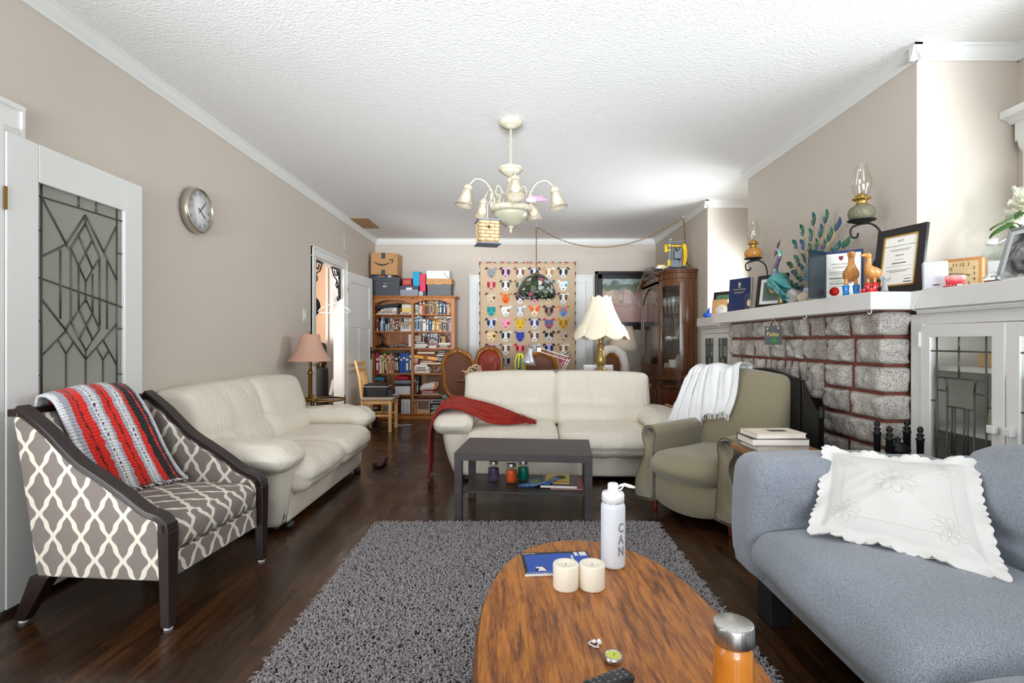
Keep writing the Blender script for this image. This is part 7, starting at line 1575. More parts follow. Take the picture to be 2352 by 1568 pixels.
# fireplace screen
T = thing('fireplace_screen', 'black folding fireplace screen in front of the firebox', 'fireplace screen', (1.84, 3.85, 0))
IR = pm('black_iron_satin', (.014, .014, .015), .38, metal=.5)
def post(mb, x, y, h): mb.lathe([(.014, 0), (.014, h-.08), (.018, h-.075), (.018, h-.06), (.012, h-.055), (.018, h-.04), (.012, h-.028), (.014, h-.014), (0, h)], (x, y, 0), 12)
def arch_panel(name, ya, yb, x0, x1, h0, h1, sh=1.0):
    mb = MB(); n_ = 16
    for i in range(n_):
        t0, t1 = i/n_, (i+1)/n_; z0_ = h0+(h1-h0)*(sin(t0*pi*sh/1)**1.2 if sh == 1 else t0**1.6); z1_ = h0+(h1-h0)*(sin(t1*pi)**1.2 if sh == 1 else t1**1.6)
        a = (x0+(x1-x0)*t0, ya+(yb-ya)*t0); c = (x0+(x1-x0)*t1, ya+(yb-ya)*t1)
        mb.add([(a[0]-.004, a[1], .04), (c[0]-.004, c[1], .04), (c[0]-.004, c[1], z1_), (a[0]-.004, a[1], z0_), (a[0]+.004, a[1], .04), (c[0]+.004, c[1], .04), (c[0]+.004, c[1], z1_), (a[0]+.004, a[1], z0_)], [(0, 1, 2, 3), (7, 6, 5, 4), (3, 2, 6, 7), (0, 4, 5, 1)])
    pts = [(x0+(x1-x0)*i/n_, ya+(yb-ya)*i/n_, h0+(h1-h0)*(sin(i/n_*pi)**1.2 if sh == 1 else (i/n_)**1.6)) for i in range(n_+1)]
    mb.tube(pts, .009, 6); mb.build(name, IR, T)
arch_panel('wing_panel', -.73, -.50, -.04, -.02, .74, .93, 0)
arch_panel('centre_panel', -.48, .45, -.02, -.02, .93, .98)
mb = MB(); post(mb, -.04, -.735, .80); mb.build('post', IR, T); mb = MB(); post(mb, -.02, .47, .80); mb.build('post', IR, T)
mb = MB(); mb.box(-.012, .0, -.755, -.745, .50, .56); mb.build('hinge', IR, T)
# fireplace tools
T = thing('fireplace_tools', 'set of black iron fireplace tools with turned handles behind the grey sofa', 'fireplace tools', (1.85, 2.56, 0))
mb = MB(); mb.lathe([(.10, 0), (.10, .015), (.02, .03), (.01, .04), (.01, .62), (.05, .64), (.055, .66), (.03, .685), (.01, .695), (.016, .705), (.008, .715), (0, .72)], n=24); mb.build('stand', IR, T)
for x, y, h in ((-.085, .02, .795), (-.06, -.03, .775), (.06, .02, .80), (.08, -.04, .775)):
    mb = MB(); mb.lathe([(.006, .03), (.006, h-.26), (.012, h-.25), (.016, h-.07), (.019, h-.065), (.019, h-.058), (.010, h-.054), (.016, h-.045), (.016, h-.04), (.008, h-.034), (.013, h-.022), (.013, h-.012), (.006, h-.002), (0, h)], (x, y, 0), 14); mb.tube([(x*.3, y*.3, .55), (x, y, .55)], .005, 6); mb.build('tool', IR, T)
# welcome slate
T = thing('slate_sign', 'small slate plaque with a gold Failte greeting and green shamrock hanging under the mantel', 'sign', (1.845, 3.79, 1.225), -42)
MB().box(-.058, .058, -.004, .004, -.068, .068).build('slate', cm(70, 76, 76, .6), T, bev=.003); text('Fáilte', .044, pm('gold_leaf', sr(196, 170, 90), .4, metal=.3), T, Matrix.Translation((-.002, -.0048, .006)) @ Rx(90), sx=.85)
mb = MB()
for a in (90, 210, 330): mb.T = Tr(.008+.011*cos(radians(a)), -.0045, -.038+.011*sin(radians(a))) @ Rx(90); mb.lathe([(0, 0), (.010, 0), (.010, .0008), (0, .0008)], n=12)
mb.T = I4; mb.tube([(.008, -.005, -.038), (.014, -.005, -.058)], .002, 5); mb.build('shamrock', cm(30, 140, 60, .5), T); mb = MB(); mb.ball((-.038, -.006, .046), .006, 8); mb.ball((.036, -.006, .050), .006, 8); mb.build('cord_knot', cm(222, 206, 186, .8), T)
MB().tube([(-.038, -.004, .05), (-.02, 0, .085), (0, .005, .125), (.02, 0, .085), (.036, -.004, .052)], .0022, 5).build('cord', cm(206, 180, 140, .8), T)
# ================================================================ THINGS ON THE MANTEL
MT = MZ+.0006
BLF = pm('black_picture_frame', (.014, .012, .012), .3)
def frame(name, lab, cat, p, rz, w_, h, bd, tilt, fm, art, matw=0, matm=None, inner=None, depth=.018, bev=.003):
    T = thing(name, lab, cat, p, rz); M = Rx(-tilt)
    mb = MB(); mb.T = M
    mb.box(-w_/2, -w_/2+bd, 0, depth, 0, h); mb.box(w_/2-bd, w_/2, 0, depth, 0, h); mb.box(-w_/2+bd, w_/2-bd, 0, depth, 0, bd); mb.box(-w_/2+bd, w_/2-bd, 0, depth, h-bd, h); mb.build('picture_frame', fm, T, bev=bev)
    if inner: 
        mb = MB(); mb.T = M; e = .008
        mb.box(-w_/2+bd, -w_/2+bd+e, .003, .01, bd, h-bd); mb.box(w_/2-bd-e, w_/2-bd, .003, .01, bd, h-bd); mb.box(-w_/2+bd, w_/2-bd, .003, .01, bd, bd+e); mb.box(-w_/2+bd, w_/2-bd, .003, .01, h-bd-e, h-bd); mb.build('inner_border', inner, T)
    mb = MB(); mb.T = M
    if matw: mb.box(-w_/2+bd, w_/2-bd, .008, .012, bd, h-bd); mb.build('mount', matm or cm(232, 232, 226, .8), T); mb = MB(); mb.T = M; mb.box(-w_/2+bd+matw, w_/2-bd-matw, .0065, .008, bd+matw, h-bd-matw)
    else: mb.box(-w_/2+bd, w_/2-bd, .008, .012, bd, h-bd)
    mb.build('picture', art, T); return T, M
CERT = pm('certificate_paper', sr(236, 234, 226), .6)
INK = cm(60, 58, 58, .7)
def lines(T, M, y, spec, m=INK):
    mb = MB(); mb.T = M
    for (x0, x1, z, t) in spec: mb.box(x0, x1, y-.0006, y, z-t/2, z+t/2)
    return mb.build('text_lines', m, T)
T, M = frame('framed_diploma', 'large black-framed diploma with a gold inner border leaning at the mantel corner', 'diploma', (2.075, 2.895, MT), -75, .285, .37, .042, 8, BLF, CERT, inner=GOLD)
def tx(T, M, s, size, x, z, y, m=INK, sx=1.0): return text(s, size, m, T, M @ Matrix.Translation((x, y, z)) @ Rx(90), sx=sx)
tx(T, M, 'BCIT', .016, 0, .295, .0075); tx(T, M, 'BRITISH COLUMBIA INSTITUTE OF TECHNOLOGY', .0082, 0, .268, .0075); tx(T, M, 'Diploma', .014, 0, .215, .0075); lines(T, M, .008, [(-.06, .06, .247, .002), (-.05, .05, .24, .002), (-.025, .025, .19, .0015), (-.04, .04, .170, .005), (-.08, .08, .152, .001), (-.07, .07, .130, .0022), (-.05, .05, .122, .0022), (.03, .08, .095, .001), (.04, .075, .078, .004), (.035, .08, .062, .005)])
NAVY = pm('navy_leatherette', sr(26, 44, 92), .45, bump=.1, bs=200)
T = thing('diploma_folder', 'upright navy blue university diploma folder near the far end of the mantel', 'folder', (1.985, 4.715, MT), -64); M = Rx(-3)
mb = MB(); mb.T = M; mb.box(-.115, .115, 0, .006, 0, .30); mb.build('front_cover', NAVY, T, bev=.002); mb = MB(); mb.T = M @ Tr(.115, .008, 0) @ Rz(-50) @ Tr(-.22, .01, 0); mb.box(0, .22, 0, .005, .01, .30); mb.build('back_cover', NAVY, T); GT = pm('gold_foil', sr(206, 196, 160), .4, metal=.2)
tx(T, M, 'SIMON FRASER', .021, 0, .200, -.001, GT); tx(T, M, 'UNIVERSITY', .021, 0, .172, -.001, GT)
mb = MB(); mb.T = M; mb.prism([(-.013, .262), (.013, .262), (.013, .238), (0, .222), (-.013, .238)], -.001, 0, 'y'); mb.box(-.015, .015, -.0012, 0, .216, .221); mb.build('crest', GT, T)
T = thing('open_diploma', 'open dark folder showing a white university diploma with a red seal', 'diploma', (1.94, 3.31, MT), -40); M = I4
mb = MB(); mb.box(0, .20, 0, .006, 0, .295); mb.build('back_cover', NAVY, T, bev=.002); mb = MB(); mb.box(.004, .188, -.002, 0, .006, .278); mb.build('certificate', CERT, T)
mb = MB(); mb.T = Rz(-107) @ Tr(0, 0, 0); mb.box(0, .20, 0, .005, 0, .295); mb.build('front_cover', pm('glossy_teal_black', sr(12, 40, 52), .3), T)
tx(T, M, 'SIMON FRASER', .016, .085, .212, -.0026, INK); tx(T, M, 'UNIVERSITY', .016, .08, .192, -.0026, INK); lines(T, M, -.002, [(.02, .12, .165, .002), (.02, .13, .155, .002), (.02, .125, .125, .005), (.02, .16, .105, .0016), (.02, .14, .092, .004), (.02, .12, .075, .0016)])
mb = MB(); mb.prism([(.072, .262), (.096, .262), (.096, .245), (.084, .232), (.072, .245)], -.003, -.002, 'y'); mb.build('crest', cm(130, 40, 60, .6), T); mb = MB(); mb.T = Tr(.048, -.002, .045) @ Rx(90); mb.lathe([(0, 0), (.026, 0), (.027, .001), (0, .0015)], n=28); mb.build('red_seal', cm(206, 22, 26, .5), T)
RZM = pm('rose_photo', (.3, .3, .3), .4); N, L, b = nodes(RZM); tc = N.new('ShaderNodeTexCoord'); vm = N.new('ShaderNodeVectorMath'); vm.operation = 'DISTANCE'; L.new(tc.outputs['Object'], vm.inputs[0]); vm.inputs[1].default_value = (.015, .02, .155); n = N.new('ShaderNodeTexNoise'); n.inputs['Scale'].default_value = 40; L.new(tc.outputs['Object'], n.inputs[0]); rp = ramp(N, [(.0, sr(232, 178, 150)), (.28, sr(222, 160, 130)), (.36, sr(70, 90, 60)), (1, sr(110, 120, 130))]); L.new(M_('ADD', M_('MULTIPLY', vm.outputs['Value'], 7.5), M_('MULTIPLY', M_('SUBTRACT', n.outputs[0], .5), .16)), rp.inputs[0]); L.new(rp.outputs[0], b.inputs['Base Color'])
frame('framed_photo', 'black-framed photograph of a peach rose behind the peacock legs', 'photo', (1.975, 4.12, MT), -62, .265, .265, .03, 9, BLF, RZM, .026)
GHM = pm('green_house_photo', sr(90, 130, 110), .35, var=.6, vs=22)
frame('framed_photo', 'black-framed green photograph on the far end shelf behind the folder', 'photo', (2.30, 5.85, MT), -58, .34, .30, .035, 10, BLF, GHM)
T = thing('wooden_board', 'plain tan wooden board leaning on the far green photograph', 'board', (2.19, 5.66, MT), -50); mb = MB(); mb.T = Rx(-8); mb.box(-.11, .07, 0, .012, 0, .19); mb.build('board', wood('plain_board', sr(190, 142, 92), sr(208, 164, 114), (1, 1, 6), 4, .6), T)
T = thing('shell_ornament', 'white scalloped shell beside the tan wooden board', 'shell', (2.14, 5.50, MT), -40); MB().grid(lambda u, v: ((.075*v)*cos(pi*(.15+.7*u)+.0)*(1+.06*sin(u*40)*v), -.02+.02*v*v, -.002+.115*v*sin(pi*(.15+.7*u))*(1+.05*sin(u*40)*v)), 40, 8, thick=.004).build('shell', CHI, T)
tag(MB().box(-.05, .05, -.015, .015, 0, .10).build('brown_block', cm(84, 60, 50, .6), loc=(2.06, 5.02, MT), bev=.003), 'dark brown small block between the shell and the navy folder', 'block')
T = thing('blue_ceramic', 'small cobalt blue ceramic ornament at the end of the far shelf', 'ornament', (2.15, 5.93, MT)); MB().ball((0, 0, .03), .045, 14, sc=(1.2, 1, .7)).build('ornament_body', cm(20, 80, 190, .2), T); mb = MB(); mb.tube([(.01, 0, .05), (.012, 0, .09), (.02, 0, .11)], .01, 8); mb.tube([(-.005, 0, .055), (.0, 0, .095)], .006, 8); mb.build('ears', cm(20, 80, 190, .2), T)
T = thing('glass_cloche', 'small glass dome ornament in front of the navy folder', 'ornament', (1.92, 4.36, MT)); MB().lathe([(.030, .005), (.031, .09), (.025, .115), (.012, .128), (0, .131)], n=24).build('glass_dome', GLASS, T); MB().lathe([(0, 0), (.034, 0), (.034, .006), (0, .006)], n=20).build('base', cm(120, 90, 60, .5), T); MB().ball((0, 0, .05), .016, 10, sc=(1, 1, 1.8)).build('figure', cm(214, 190, 150, .6), T)
for i, (x, y, s_, sc_, c, lab) in enumerate(((1.99, 3.80, .042, (1, .9, 1.3), (222, 218, 214), 'white knobbly coral piece beside the peacock legs'), (1.96, 3.58, .040, (1.3, .8, .85), (206, 190, 168), 'cream rock specimen left of the open diploma'), (2.02, 3.66, .035, (.7, .6, 1.2), (170, 140, 116), 'brown stone in front of a small clear frame'))):
    mb = MB(); mb.ball((0, 0, s_*sc_[2]), s_, 20, sc=sc_, wr=.45, ws=2.6, seed=i*7); tag(mb.build('rock', pm('rock_%d' % i, sr(*c), .8, var=.2, vs=40, bump=.4, bs=50), loc=(x, y, MT-.004)), lab, 'rock', 'rocks on the mantel')
T = thing('acrylic_frame', 'small clear acrylic frame behind the brown stone', 'frame', (2.07, 3.70, MT), -60); MB().box(-.06, .06, 0, .008, 0, .115).build('frame', cm(176, 180, 190, .2), T, bev=.006)
# ---------------- peacock
def irid(name, stops, sc_=3, metal=.6):
    m = pm(name, (.2, .5, .5), .25, metal=metal); N, L, b = nodes(m); tc = N.new('ShaderNodeTexCoord'); n = N.new('ShaderNodeTexNoise'); n.inputs['Scale'].default_value = sc_; n.inputs['Detail'].default_value = 2; L.new(tc.outputs['Object'], n.inputs[0]); r = ramp(N, stops); L.new(n.outputs[0], r.inputs[0]); L.new(r.outputs[0], b.inputs['Base Color']); return m
PKB = irid('peacock_teal', [(.35, sr(30, 120, 130)), (.55, sr(110, 190, 190)), (.7, sr(70, 160, 150))], 9); PKN = irid('peacock_neck', [(.35, sr(60, 150, 170)), (.5, sr(190, 130, 190)), (.62, sr(120, 190, 160))], 12); PKG = pm('peacock_gold', sr(190, 150, 40), .3, metal=.7); PKF = irid('peacock_feather', [(.35, sr(50, 90, 60)), (.5, sr(40, 120, 130)), (.65, sr(70, 90, 150))], 14, .4)
T = thing('metal_peacock', 'turquoise painted metal peacock with a fanned tail standing on the mantel', 'ornament', (1.98, 4.0, MT), 0)
# local: bird seen side-on, head toward -X side of picture (-x,+y along wall); use axes: a along wall (toward camera = -y)
def pk(a, z, d=0): return (-.0-.06*a+d, -a, z)       # a>0 nearer the camera (right in the picture), z up
mb = MB(); bp_ = [pk(-.02, .22), pk(.0, .19), pk(.05, .165), pk(.10, .145), pk(.16, .125), pk(.22, .12)]
mb.tube(spline(bp_, 5), [q*1.32 for q in (.028, .040, .050, .056, .060, .060, .060, .060, .058, .056, .054, .052, .049, .046, .043, .039, .036, .033, .030, .027, .024, .020, .015, .010, .006, .003)], 16); mb.build('body', PKB, T)
mb = MB(); npts = spline([pk(.01, .19), pk(-.035, .24), pk(-.045, .29), pk(.0, .34), pk(.035, .375), pk(.03, .415), pk(-.005, .425), pk(-.03, .41)], 5)
mb.tube(npts, [.038-.022*min(1, i/14) if i < 30 else .018 for i in range(len(npts)-5)]+[.017, .02, .02, .017, .010], 14); mb.build('neck', PKN, T)
mb = MB(); mb.tube([pk(-.025, .415), pk(-.045, .40), pk(-.062, .38)], [.012, .007, .001], 8); mb.build('beak', PKG, T)
mb = MB()
for k in range(4): mb.tube([pk(-.0, .43), pk(-.005+.012*k, .455+.006*k), pk(.0+.018*k, .48+.008*k)], [.001, .004, .001], 5)
mb.build('crest', pm('peacock_crest', sr(120, 60, 60), .4, metal=.4), T)
for k in range(14):
    a0 = .03+.014*k; z0 = .185-.008*k+(.0 if k % 2 else -.03); mb = MB(); mb.tube([pk(a0, z0+.01, -.062), pk(a0+.05, z0-.01, -.075), pk(a0+.11, z0-.05, -.058)], [.014, .020, .003], 6, sq=.35); mb.build('wing_feather', PKB, T)
for d, a0 in ((-.03, .10), (.02, .06)):
    mb = MB(); mb.tube([pk(a0, .13, d), pk(a0+.015, .09, d)], [.022, .008], 8, mi=0); mb.tube([pk(a0+.015, .09, d), pk(a0-.005, .05, d), pk(a0-.02, .006, d)], .006, 8, mi=1)
    for f in (-.03, 0, .03): mb.tube([pk(a0-.02, .006, d), pk(a0-.055, .004, d+f)], .004, 6, mi=1)
    mb.build('leg', [PKB, PKG], T)
fan = Vector(pk(.26, .15, .15))
for k in range(30):
    ang = radians(-8+196*(k+.5)/30+R.uniform(-2, 2)); L_ = (.47, .37, .28)[k % 3]*(.74+.26*sin(ang)); d = Vector((.05, -cos(ang+.0), sin(ang))); d = Vector((.02, -cos(ang), sin(ang))).normalized()
    tip = fan+d*L_; mb = MB(); mb.tube([fan, fan+d*L_*.5+Vector((.01, 0, 0)), tip], .0022, 5, mi=0)
    side = Vector((0, -d.z, d.y)) if True else None; side = d.cross(Vector((1, 0, 0))).normalized(); r_ = .034 if k % 3 < 2 else .028
    vs = [tuple(tip+d*(r_*1.3*cos(t))+side*(r_*.62*sin(t))+Vector((-.006*cos(2*t), 0, 0))) for t in [2*pi*i/14 for i in range(14)]]; vs += [tuple(Vector(v)+Vector((.003, 0, 0))) for v in vs]
    mb.add(vs, [tuple(range(14)), tuple(reversed(range(14, 28)))]+[(i, (i+1) % 14, 14+(i+1) % 14, 14+i) for i in range(14)], 1)
    for sg in (-1, 1):
        for q in (0, 1): base_ = tip-d*(.035+.02*q); e_ = base_+d*.03+side*sg*(.030-.006*q); mb.tube([base_, base_.lerp(e_, .6)+side*sg*.004, e_], [.003, .004, .0008], 5, mi=2)
    mb.build('tail_feather', [PKG, PKF if k % 2 else irid('feather_green', [(.35, sr(60, 90, 40)), (.6, sr(60, 140, 110))], 14, .4), PKF], T)
mb = MB()
for k in range(16):
    ang = radians(20+140*k/15); d = Vector((-.02, -cos(ang), sin(ang))); mb.tube([fan, fan+d*.12+Vector((-.01, 0, 0)), fan+d*.20], [.004, .006, .001], 5)
mb.build('inner_plumes', irid('plume_blue', [(.4, sr(50, 110, 130)), (.6, sr(120, 150, 170))], 10, .4), T)
mb = MB(); 
for k in range(14): ang = radians(-30+150*k/13); d = Vector((-.12, -cos(ang), sin(ang))); mb.tube([fan, fan+d*.07], [.006, .001], 5)
mb.tube([fan+Vector((0, -cos(radians(a))*.27, sin(radians(a))*.27)) for a in range(20, 165, 8)], .0022, 5); mb.build('gold_plumes', PKG, T)
# ---------------- oil lamps on scroll brackets
OLG = glassmat('lamp_chimney_glass', (.97, .97, .95), .02, .06)
def oil_lamp(lab1, lab2, Y, font_m, lab):
    X_ = 2.055; zs = 1.905
    T = thing('wall_bracket', lab2, 'bracket', (XR, Y, zs-.29)); d = X_-XR
    mb = MB(); mb.T = Tr(-.002, 0, .10) @ Ry(-90); mb.lathe([(0, 0), (.055, 0), (.05, .008), (.0, .014)], n=20); 
    for v in range(len(mb.v)): mb.v[v] = (mb.v[v][0], mb.v[v][1]*.55, mb.v[v][2])
    mb.build('wall_plate', IR, T); mb = MB()
    mb.tube(spline([(-.01, 0, .06), (-.05, 0, .10), (-.075, 0, .07), (-.06, 0, .04), (-.04, 0, .055)], 6), .0055, 8)
    mb.tube(spline([(-.01, 0, -.16), (-.09, 0, -.08), (-.10, 0, .02), (-.05, 0, .12), (-.06, 0, .22), (-.11, 0, .265), (d-.0, 0, .265), (d-.06, 0, .24), (d-.06, 0, .19), (d-.03, 0, .185), (d-.02, 0, .21)], 7), .006, 8)
    mb.build('scroll_arm', IR, T); mb = MB(); mb.lathe([(0, .265), (.03, .268), (.072, .282), (.076, .288), (.068, .286), (0, .277)], (d, 0, 0), 28); mb.build('cup', IR, T)
    T = thing('oil_lamp', lab1, 'oil lamp', (X_, Y, zs-.009), group='oil lamps on the chimney breast')
    MB().lathe([(0, 0), (.045, .0), (.066, .02), (.073, .048), (.066, .075), (.042, .095), (.028, .102), (0, .104)], n=40).build('oil_font', font_m, T)
    MB().lathe([(.028, .100), (.030, .108), (.026, .118), (.038, .126), (.050, .130), (.051, .136), (.036, .138), (.030, .150), (.018, .163), (.006, .170), (0, .17)], n=28).build('burner', GOLD, T)
    mb = MB(); mb.tube([(.02, -.02, .125), (-.01, -.055, .125)], .002, 6); mb.T = Tr(-.013, -.058, .125) @ Rz(30) @ Rx(90); mb.lathe([(0, 0), (.009, 0), (.009, .003), (0, .003)], n=12); mb.build('wick_knob', GOLD, T)
    MB().lathe([(.036, .136), (.040, .16), (.053, .20), (.055, .225), (.048, .265), (.034, .31), (.028, .335), (.031, .345), (.0295, .345), (.0265, .335), (.0325, .31), (.0465, .265), (.0535, .225), (.0515, .20), (.0385, .16), (.0345, .137)], n=40).build('glass_chimney', OLG, T)
FNT = pm('cut_glass_font', sr(150, 146, 120), .12, trans=.55, bump=.9, bs=75)
oil_lamp('glass oil lamp with olive cut-glass font on the near black bracket above the mantel', 'black iron scroll wall bracket beside the large framed diploma', 3.14, FNT, 0)
oil_lamp('glass oil lamp with amber font on the far black bracket', 'black iron scroll wall bracket above the navy folder', 4.58, pm('amber_oil_font', sr(206, 146, 70), .15, trans=.3), 1)
# ---------------- ducks
DUK = wood('carved_duck_wood', sr(186, 122, 56), sr(212, 152, 84), (1, 1, 4), 5, .3, .4)
def duck(lab, p, rz, boot, s_, dots):
    T = thing('wooden_duck', lab, 'ornament', p, rz, 'carved wooden ducks in boots'); T.scale = (s_,)*3
    mb = MB(); pts = spline([(.075, 0, .10), (.05, 0, .115), (.0, 0, .135), (-.025, 0, .17), (-.022, 0, .205), (-.028, 0, .235), (-.04, 0, .25)], 5)
    rr = [.004, .010, .018, .025, .031, .036, .040, .042, .043, .043, .041, .038, .034, .030, .027, .023, .020, .018, .017, .016, .016, .016, .016, .017, .019, .021, .022, .022, .020, .015, .008]; mb.tube(pts, rr[:len(pts)], 16); mb.build('body', DUK, T)
    mb = MB(); mb.tube([(-.045, 0, .245), (-.07, 0, .24), (-.088, 0, .238)], [.012, .010, .004], 10, sq=1.2); mb.build('beak', DUK, T)
    for sy in (-1, 1):
        mb = MB(); mb.tube([(.0, sy*.022, .105), (-.0, sy*.026, .05)], .010, 8); mb.build('leg', DUK, T)
        mb = MB(); mb.lathe([(.017, .062), (.019, .055), (.016, .03), (.015, .012), (.017, 0), (0, 0)][::-1], (0, sy*.026, 0), 16); mb.cush((-.022, sy*.026, .013), (.055, .032, .026), .012, n=(6, 6, 6)); bt = mb.build('boot', cm(*boot, .2), T)
        if dots:
            mb = MB()
            for k in range(7): a = k*1.3+sy; mb.ball((.017*cos(a+2), sy*.026+.017*sin(a+2), .02+.005*k), .0035, 6)
            for k in range(4): mb.ball((-.045+.010*k, sy*.026-.013, .018), .003, 6)
            mb.build('boot_dots', cm(240, 236, 236, .3), bt)
duck('carved wooden duck wearing blue boots in front of the open diploma', (1.935, 3.05, MT), 62, (20, 120, 196), .98, False)
duck('carved wooden duck wearing red spotted boots beside the framed diploma', (1.925, 2.86, MT), 14, (206, 22, 34), .83, True)
T = thing('angel_figurine', 'small pewter angel figurine in front of the framed diploma', 'figurine', (1.955, 2.80, MT)); MB().lathe([(0, 0), (.018, 0), (.016, .01), (.010, .05), (.006, .062), (0, .064)], n=16).build('robe', cm(150, 152, 156, .4), T); MB().ball((0, 0, .072), .010, 10).build('head', cm(160, 160, 164, .4), T); mb = MB(); mb.prism([(0, .055), (.03, .075), (.034, .07), (.022, .055), (.0, .045)], -.002, .002, 'y'); mb.prism([(0, .055), (-.02, .085), (-.03, .08), (-.022, .06), (0, .045)], -.002, .002, 'y'); mb.build('wing', cm(130, 132, 138, .4), T)
# ---------------- near shelf things
T = thing('speaker', 'light grey desktop speaker on the shelf corner beside the framed diploma', 'speaker', (2.15, 2.70, MT), -28); M = Rx(-6)
mb = MB(); mb.T = M @ Tr(0, .045, .076); mb.cush((0, 0, 0), (.105, .09, .148), .008, n=(6, 6, 6), warp=lambda p: (p[0]*(1-1.8*max(0, p[1])), p[1], p[2]*(1-1.5*max(0, p[1])))); mb.build('speaker_body', cm(196, 196, 204, .5), T); mb = MB(); mb.T = M; mb.box(-.014, .014, -.0015, .0, .022, .028); mb.build('badge', cm(40, 40, 44, .4), T)
T2_ = thing('speaker_cable', 'thin white cable drooping over the shelf edge below the grey speaker', 'cable', (0, 0, 0)); MB().tube(spline([(2.13, 2.68, MT+.004), (2.086, 2.70, MT+.003), (2.082, 2.74, 1.40), (2.082, 2.765, 1.345), (2.083, 2.6, 1.335), (2.085, 2.3, 1.338), (2.085, 2.15, 1.34)], 6), .002, 6).build('cable', cm(230, 230, 228, .5), T2_)
CLW = wood('clock_case_wood', sr(186, 122, 62), sr(210, 150, 88), (1, 1, 5), 4, .35, .3)
T = thing('wooden_clock', 'square wooden mantel clock with a cream dial behind the speaker', 'clock', (2.345, 2.775, MT), -52)
MB().cush((0, .04, .088), (.175, .085, .175), .014, n=(6, 6, 6)).build('clock_case', CLW, T); MB().box(-.068, .068, -.0045, -.003, .020, .156).build('clock_dial', pm('antique_dial', sr(218, 190, 140), .5, var=.12, vs=25), T)
for h in range(1, 13):
    a = radians(90-30*h); text(str(h), .024, BLACK, T, Matrix.Translation((.050*cos(a)*min(1.15, 1/max(abs(cos(a)), abs(sin(a)))), -.0052, .088+.050*sin(a)*min(1.15, 1/max(abs(cos(a)), abs(sin(a)))))) @ Rx(90), name='numeral')
mb = MB(); mb.tube([(0, -.006, .088), (.034, -.006, .080)], .0022, 5); mb.tube([(0, -.0065, .088), (-.045, -.0065, .095)], .0016, 5); mb.ball((0, -.006, .088), .004, 8); mb.build('clock_hands', BLACK, T)
T = thing('red_candle', 'pink and red scalloped candle in a red dish in front of the wooden clock', 'candle', (2.175, 2.615, MT)); MB().lathe([(0, 0), (.040, 0), (.048, .010), (.046, .012), (.0, .006)], n=36).build('dish', cm(206, 30, 50, .3), T)
PKC = pm('pink_red_wax', sr(225, 60, 70), .35, sub=.2); N, L, b = nodes(PKC); tc = N.new('ShaderNodeTexCoord'); sp = N.new('ShaderNodeSeparateXYZ'); L.new(tc.outputs['Object'], sp.inputs[0]); rp = ramp(N, [(.0, sr(226, 50, 60)), (.5, sr(236, 90, 96)), (.75, sr(242, 170, 164)), (1, sr(244, 190, 182))]); mr = N.new('ShaderNodeMapRange'); mr.inputs[1].default_value = .008; mr.inputs[2].default_value = .062; L.new(sp.outputs[2], mr.inputs[0]); L.new(mr.outputs[0], rp.inputs[0]); L.new(rp.outputs[0], b.inputs['Base Color'])
MB().lathe([(0, .008), (.036, .008), (.038, .035), (.041, .055), (.038, .062), (.030, .056), (0, .05)], n=48, flute=lambda a, z: 1+.06*sin(a*7)*(z > .03)).build('wax_body', PKC, T); mb = MB()
for k in range(24): a = 2*pi*k/24; mb.ball((.047*cos(a), .047*sin(a), .012), .003, 6)
mb.build('dish_beads', cm(240, 236, 236, .3), T)
CLP = glassmat('clear_plastic', (.93, .95, .95), .06, .14)
T = thing('plastic_jug', 'clear plastic jug with a white cap and label behind the wooden clock', 'jug', (2.52, 2.745, MT), -30)
MB().cush((0, 0, .085), (.165, .10, .17), .025, n=(6, 6, 6), warp=lambda p: (p[0], p[1], p[2])).build('jug_body', CLP, T)
mb = MB(); mb.add([(-.08, -.045, .165), (.08, -.045, .165), (.08, .045, .165), (-.08, .045, .165), (-.055, -.02, .245), (-.015, -.02, .245), (-.015, .02, .245), (-.055, .02, .245)], [(0, 1, 5, 4), (1, 2, 6, 5), (2, 3, 7, 6), (3, 0, 4, 7), (4, 5, 6, 7)]); mb.build('jug_shoulder', CLP, T)
MB().lathe([(.024, .240), (.026, .245), (.026, .27), (0, .272)], (-.035, 0, 0), 24).build('cap', cm(240, 240, 240, .4), T); MB().tube(spline([(-.01, 0, .245), (.03, 0, .268), (.07, 0, .25), (.085, 0, .205), (.075, 0, .165)], 5), .014, 10).build('handle', CLP, T); MB().box(-.06, .06, -.0515, -.050, .05, .15).build('label', cm(196, 198, 200, .5), T)
mb = MB(); mb.T = Tr(-.0, -.052, .115) @ Rx(90); mb.lathe([(0, 0), (.018, 0), (.018, .001), (0, .001)], n=24); mb.build('label_badge', cm(150, 50, 24, .5), T); mb = MB(); mb.box(-.05, -.04, -.0525, -.0515, .055, .075); mb.box(-.036, -.026, -.0525, -.0515, .055, .075); mb.build('label_print', INK, T)
mb = MB(); mb.T = Sc(1.25, .8, 1); mb.ball((0, 0, .03), .052, 24, sc=(1.2, 1, .62), wr=.35, ws=3, seed=4)
tag(mb.build('plastic_bag', CLP, loc=(2.30, 2.50, MT+.004)), 'crumpled clear plastic bag on the shelf in front of the jug', 'bag')
tag(MB().ball((0, 0, .008), .03, 14, sc=(1.3, .8, .3), wr=.3, ws=5).build('potpourri', pm('dried_petals', sr(112, 60, 44), .8, var=.6, vs=90), loc=(2.19, 2.42, MT+.001)), 'small heap of brown dried petals in front of the plastic bag', 'potpourri', kind='stuff')
tag(MB().lathe([(0, 0), (.011, 0), (.011, .012), (0, .012)], n=14).build('bottle_cap', cm(226, 226, 226, .4), loc=(2.13, 2.535, MT)), 'tiny white cap near the red candle dish', 'cap')
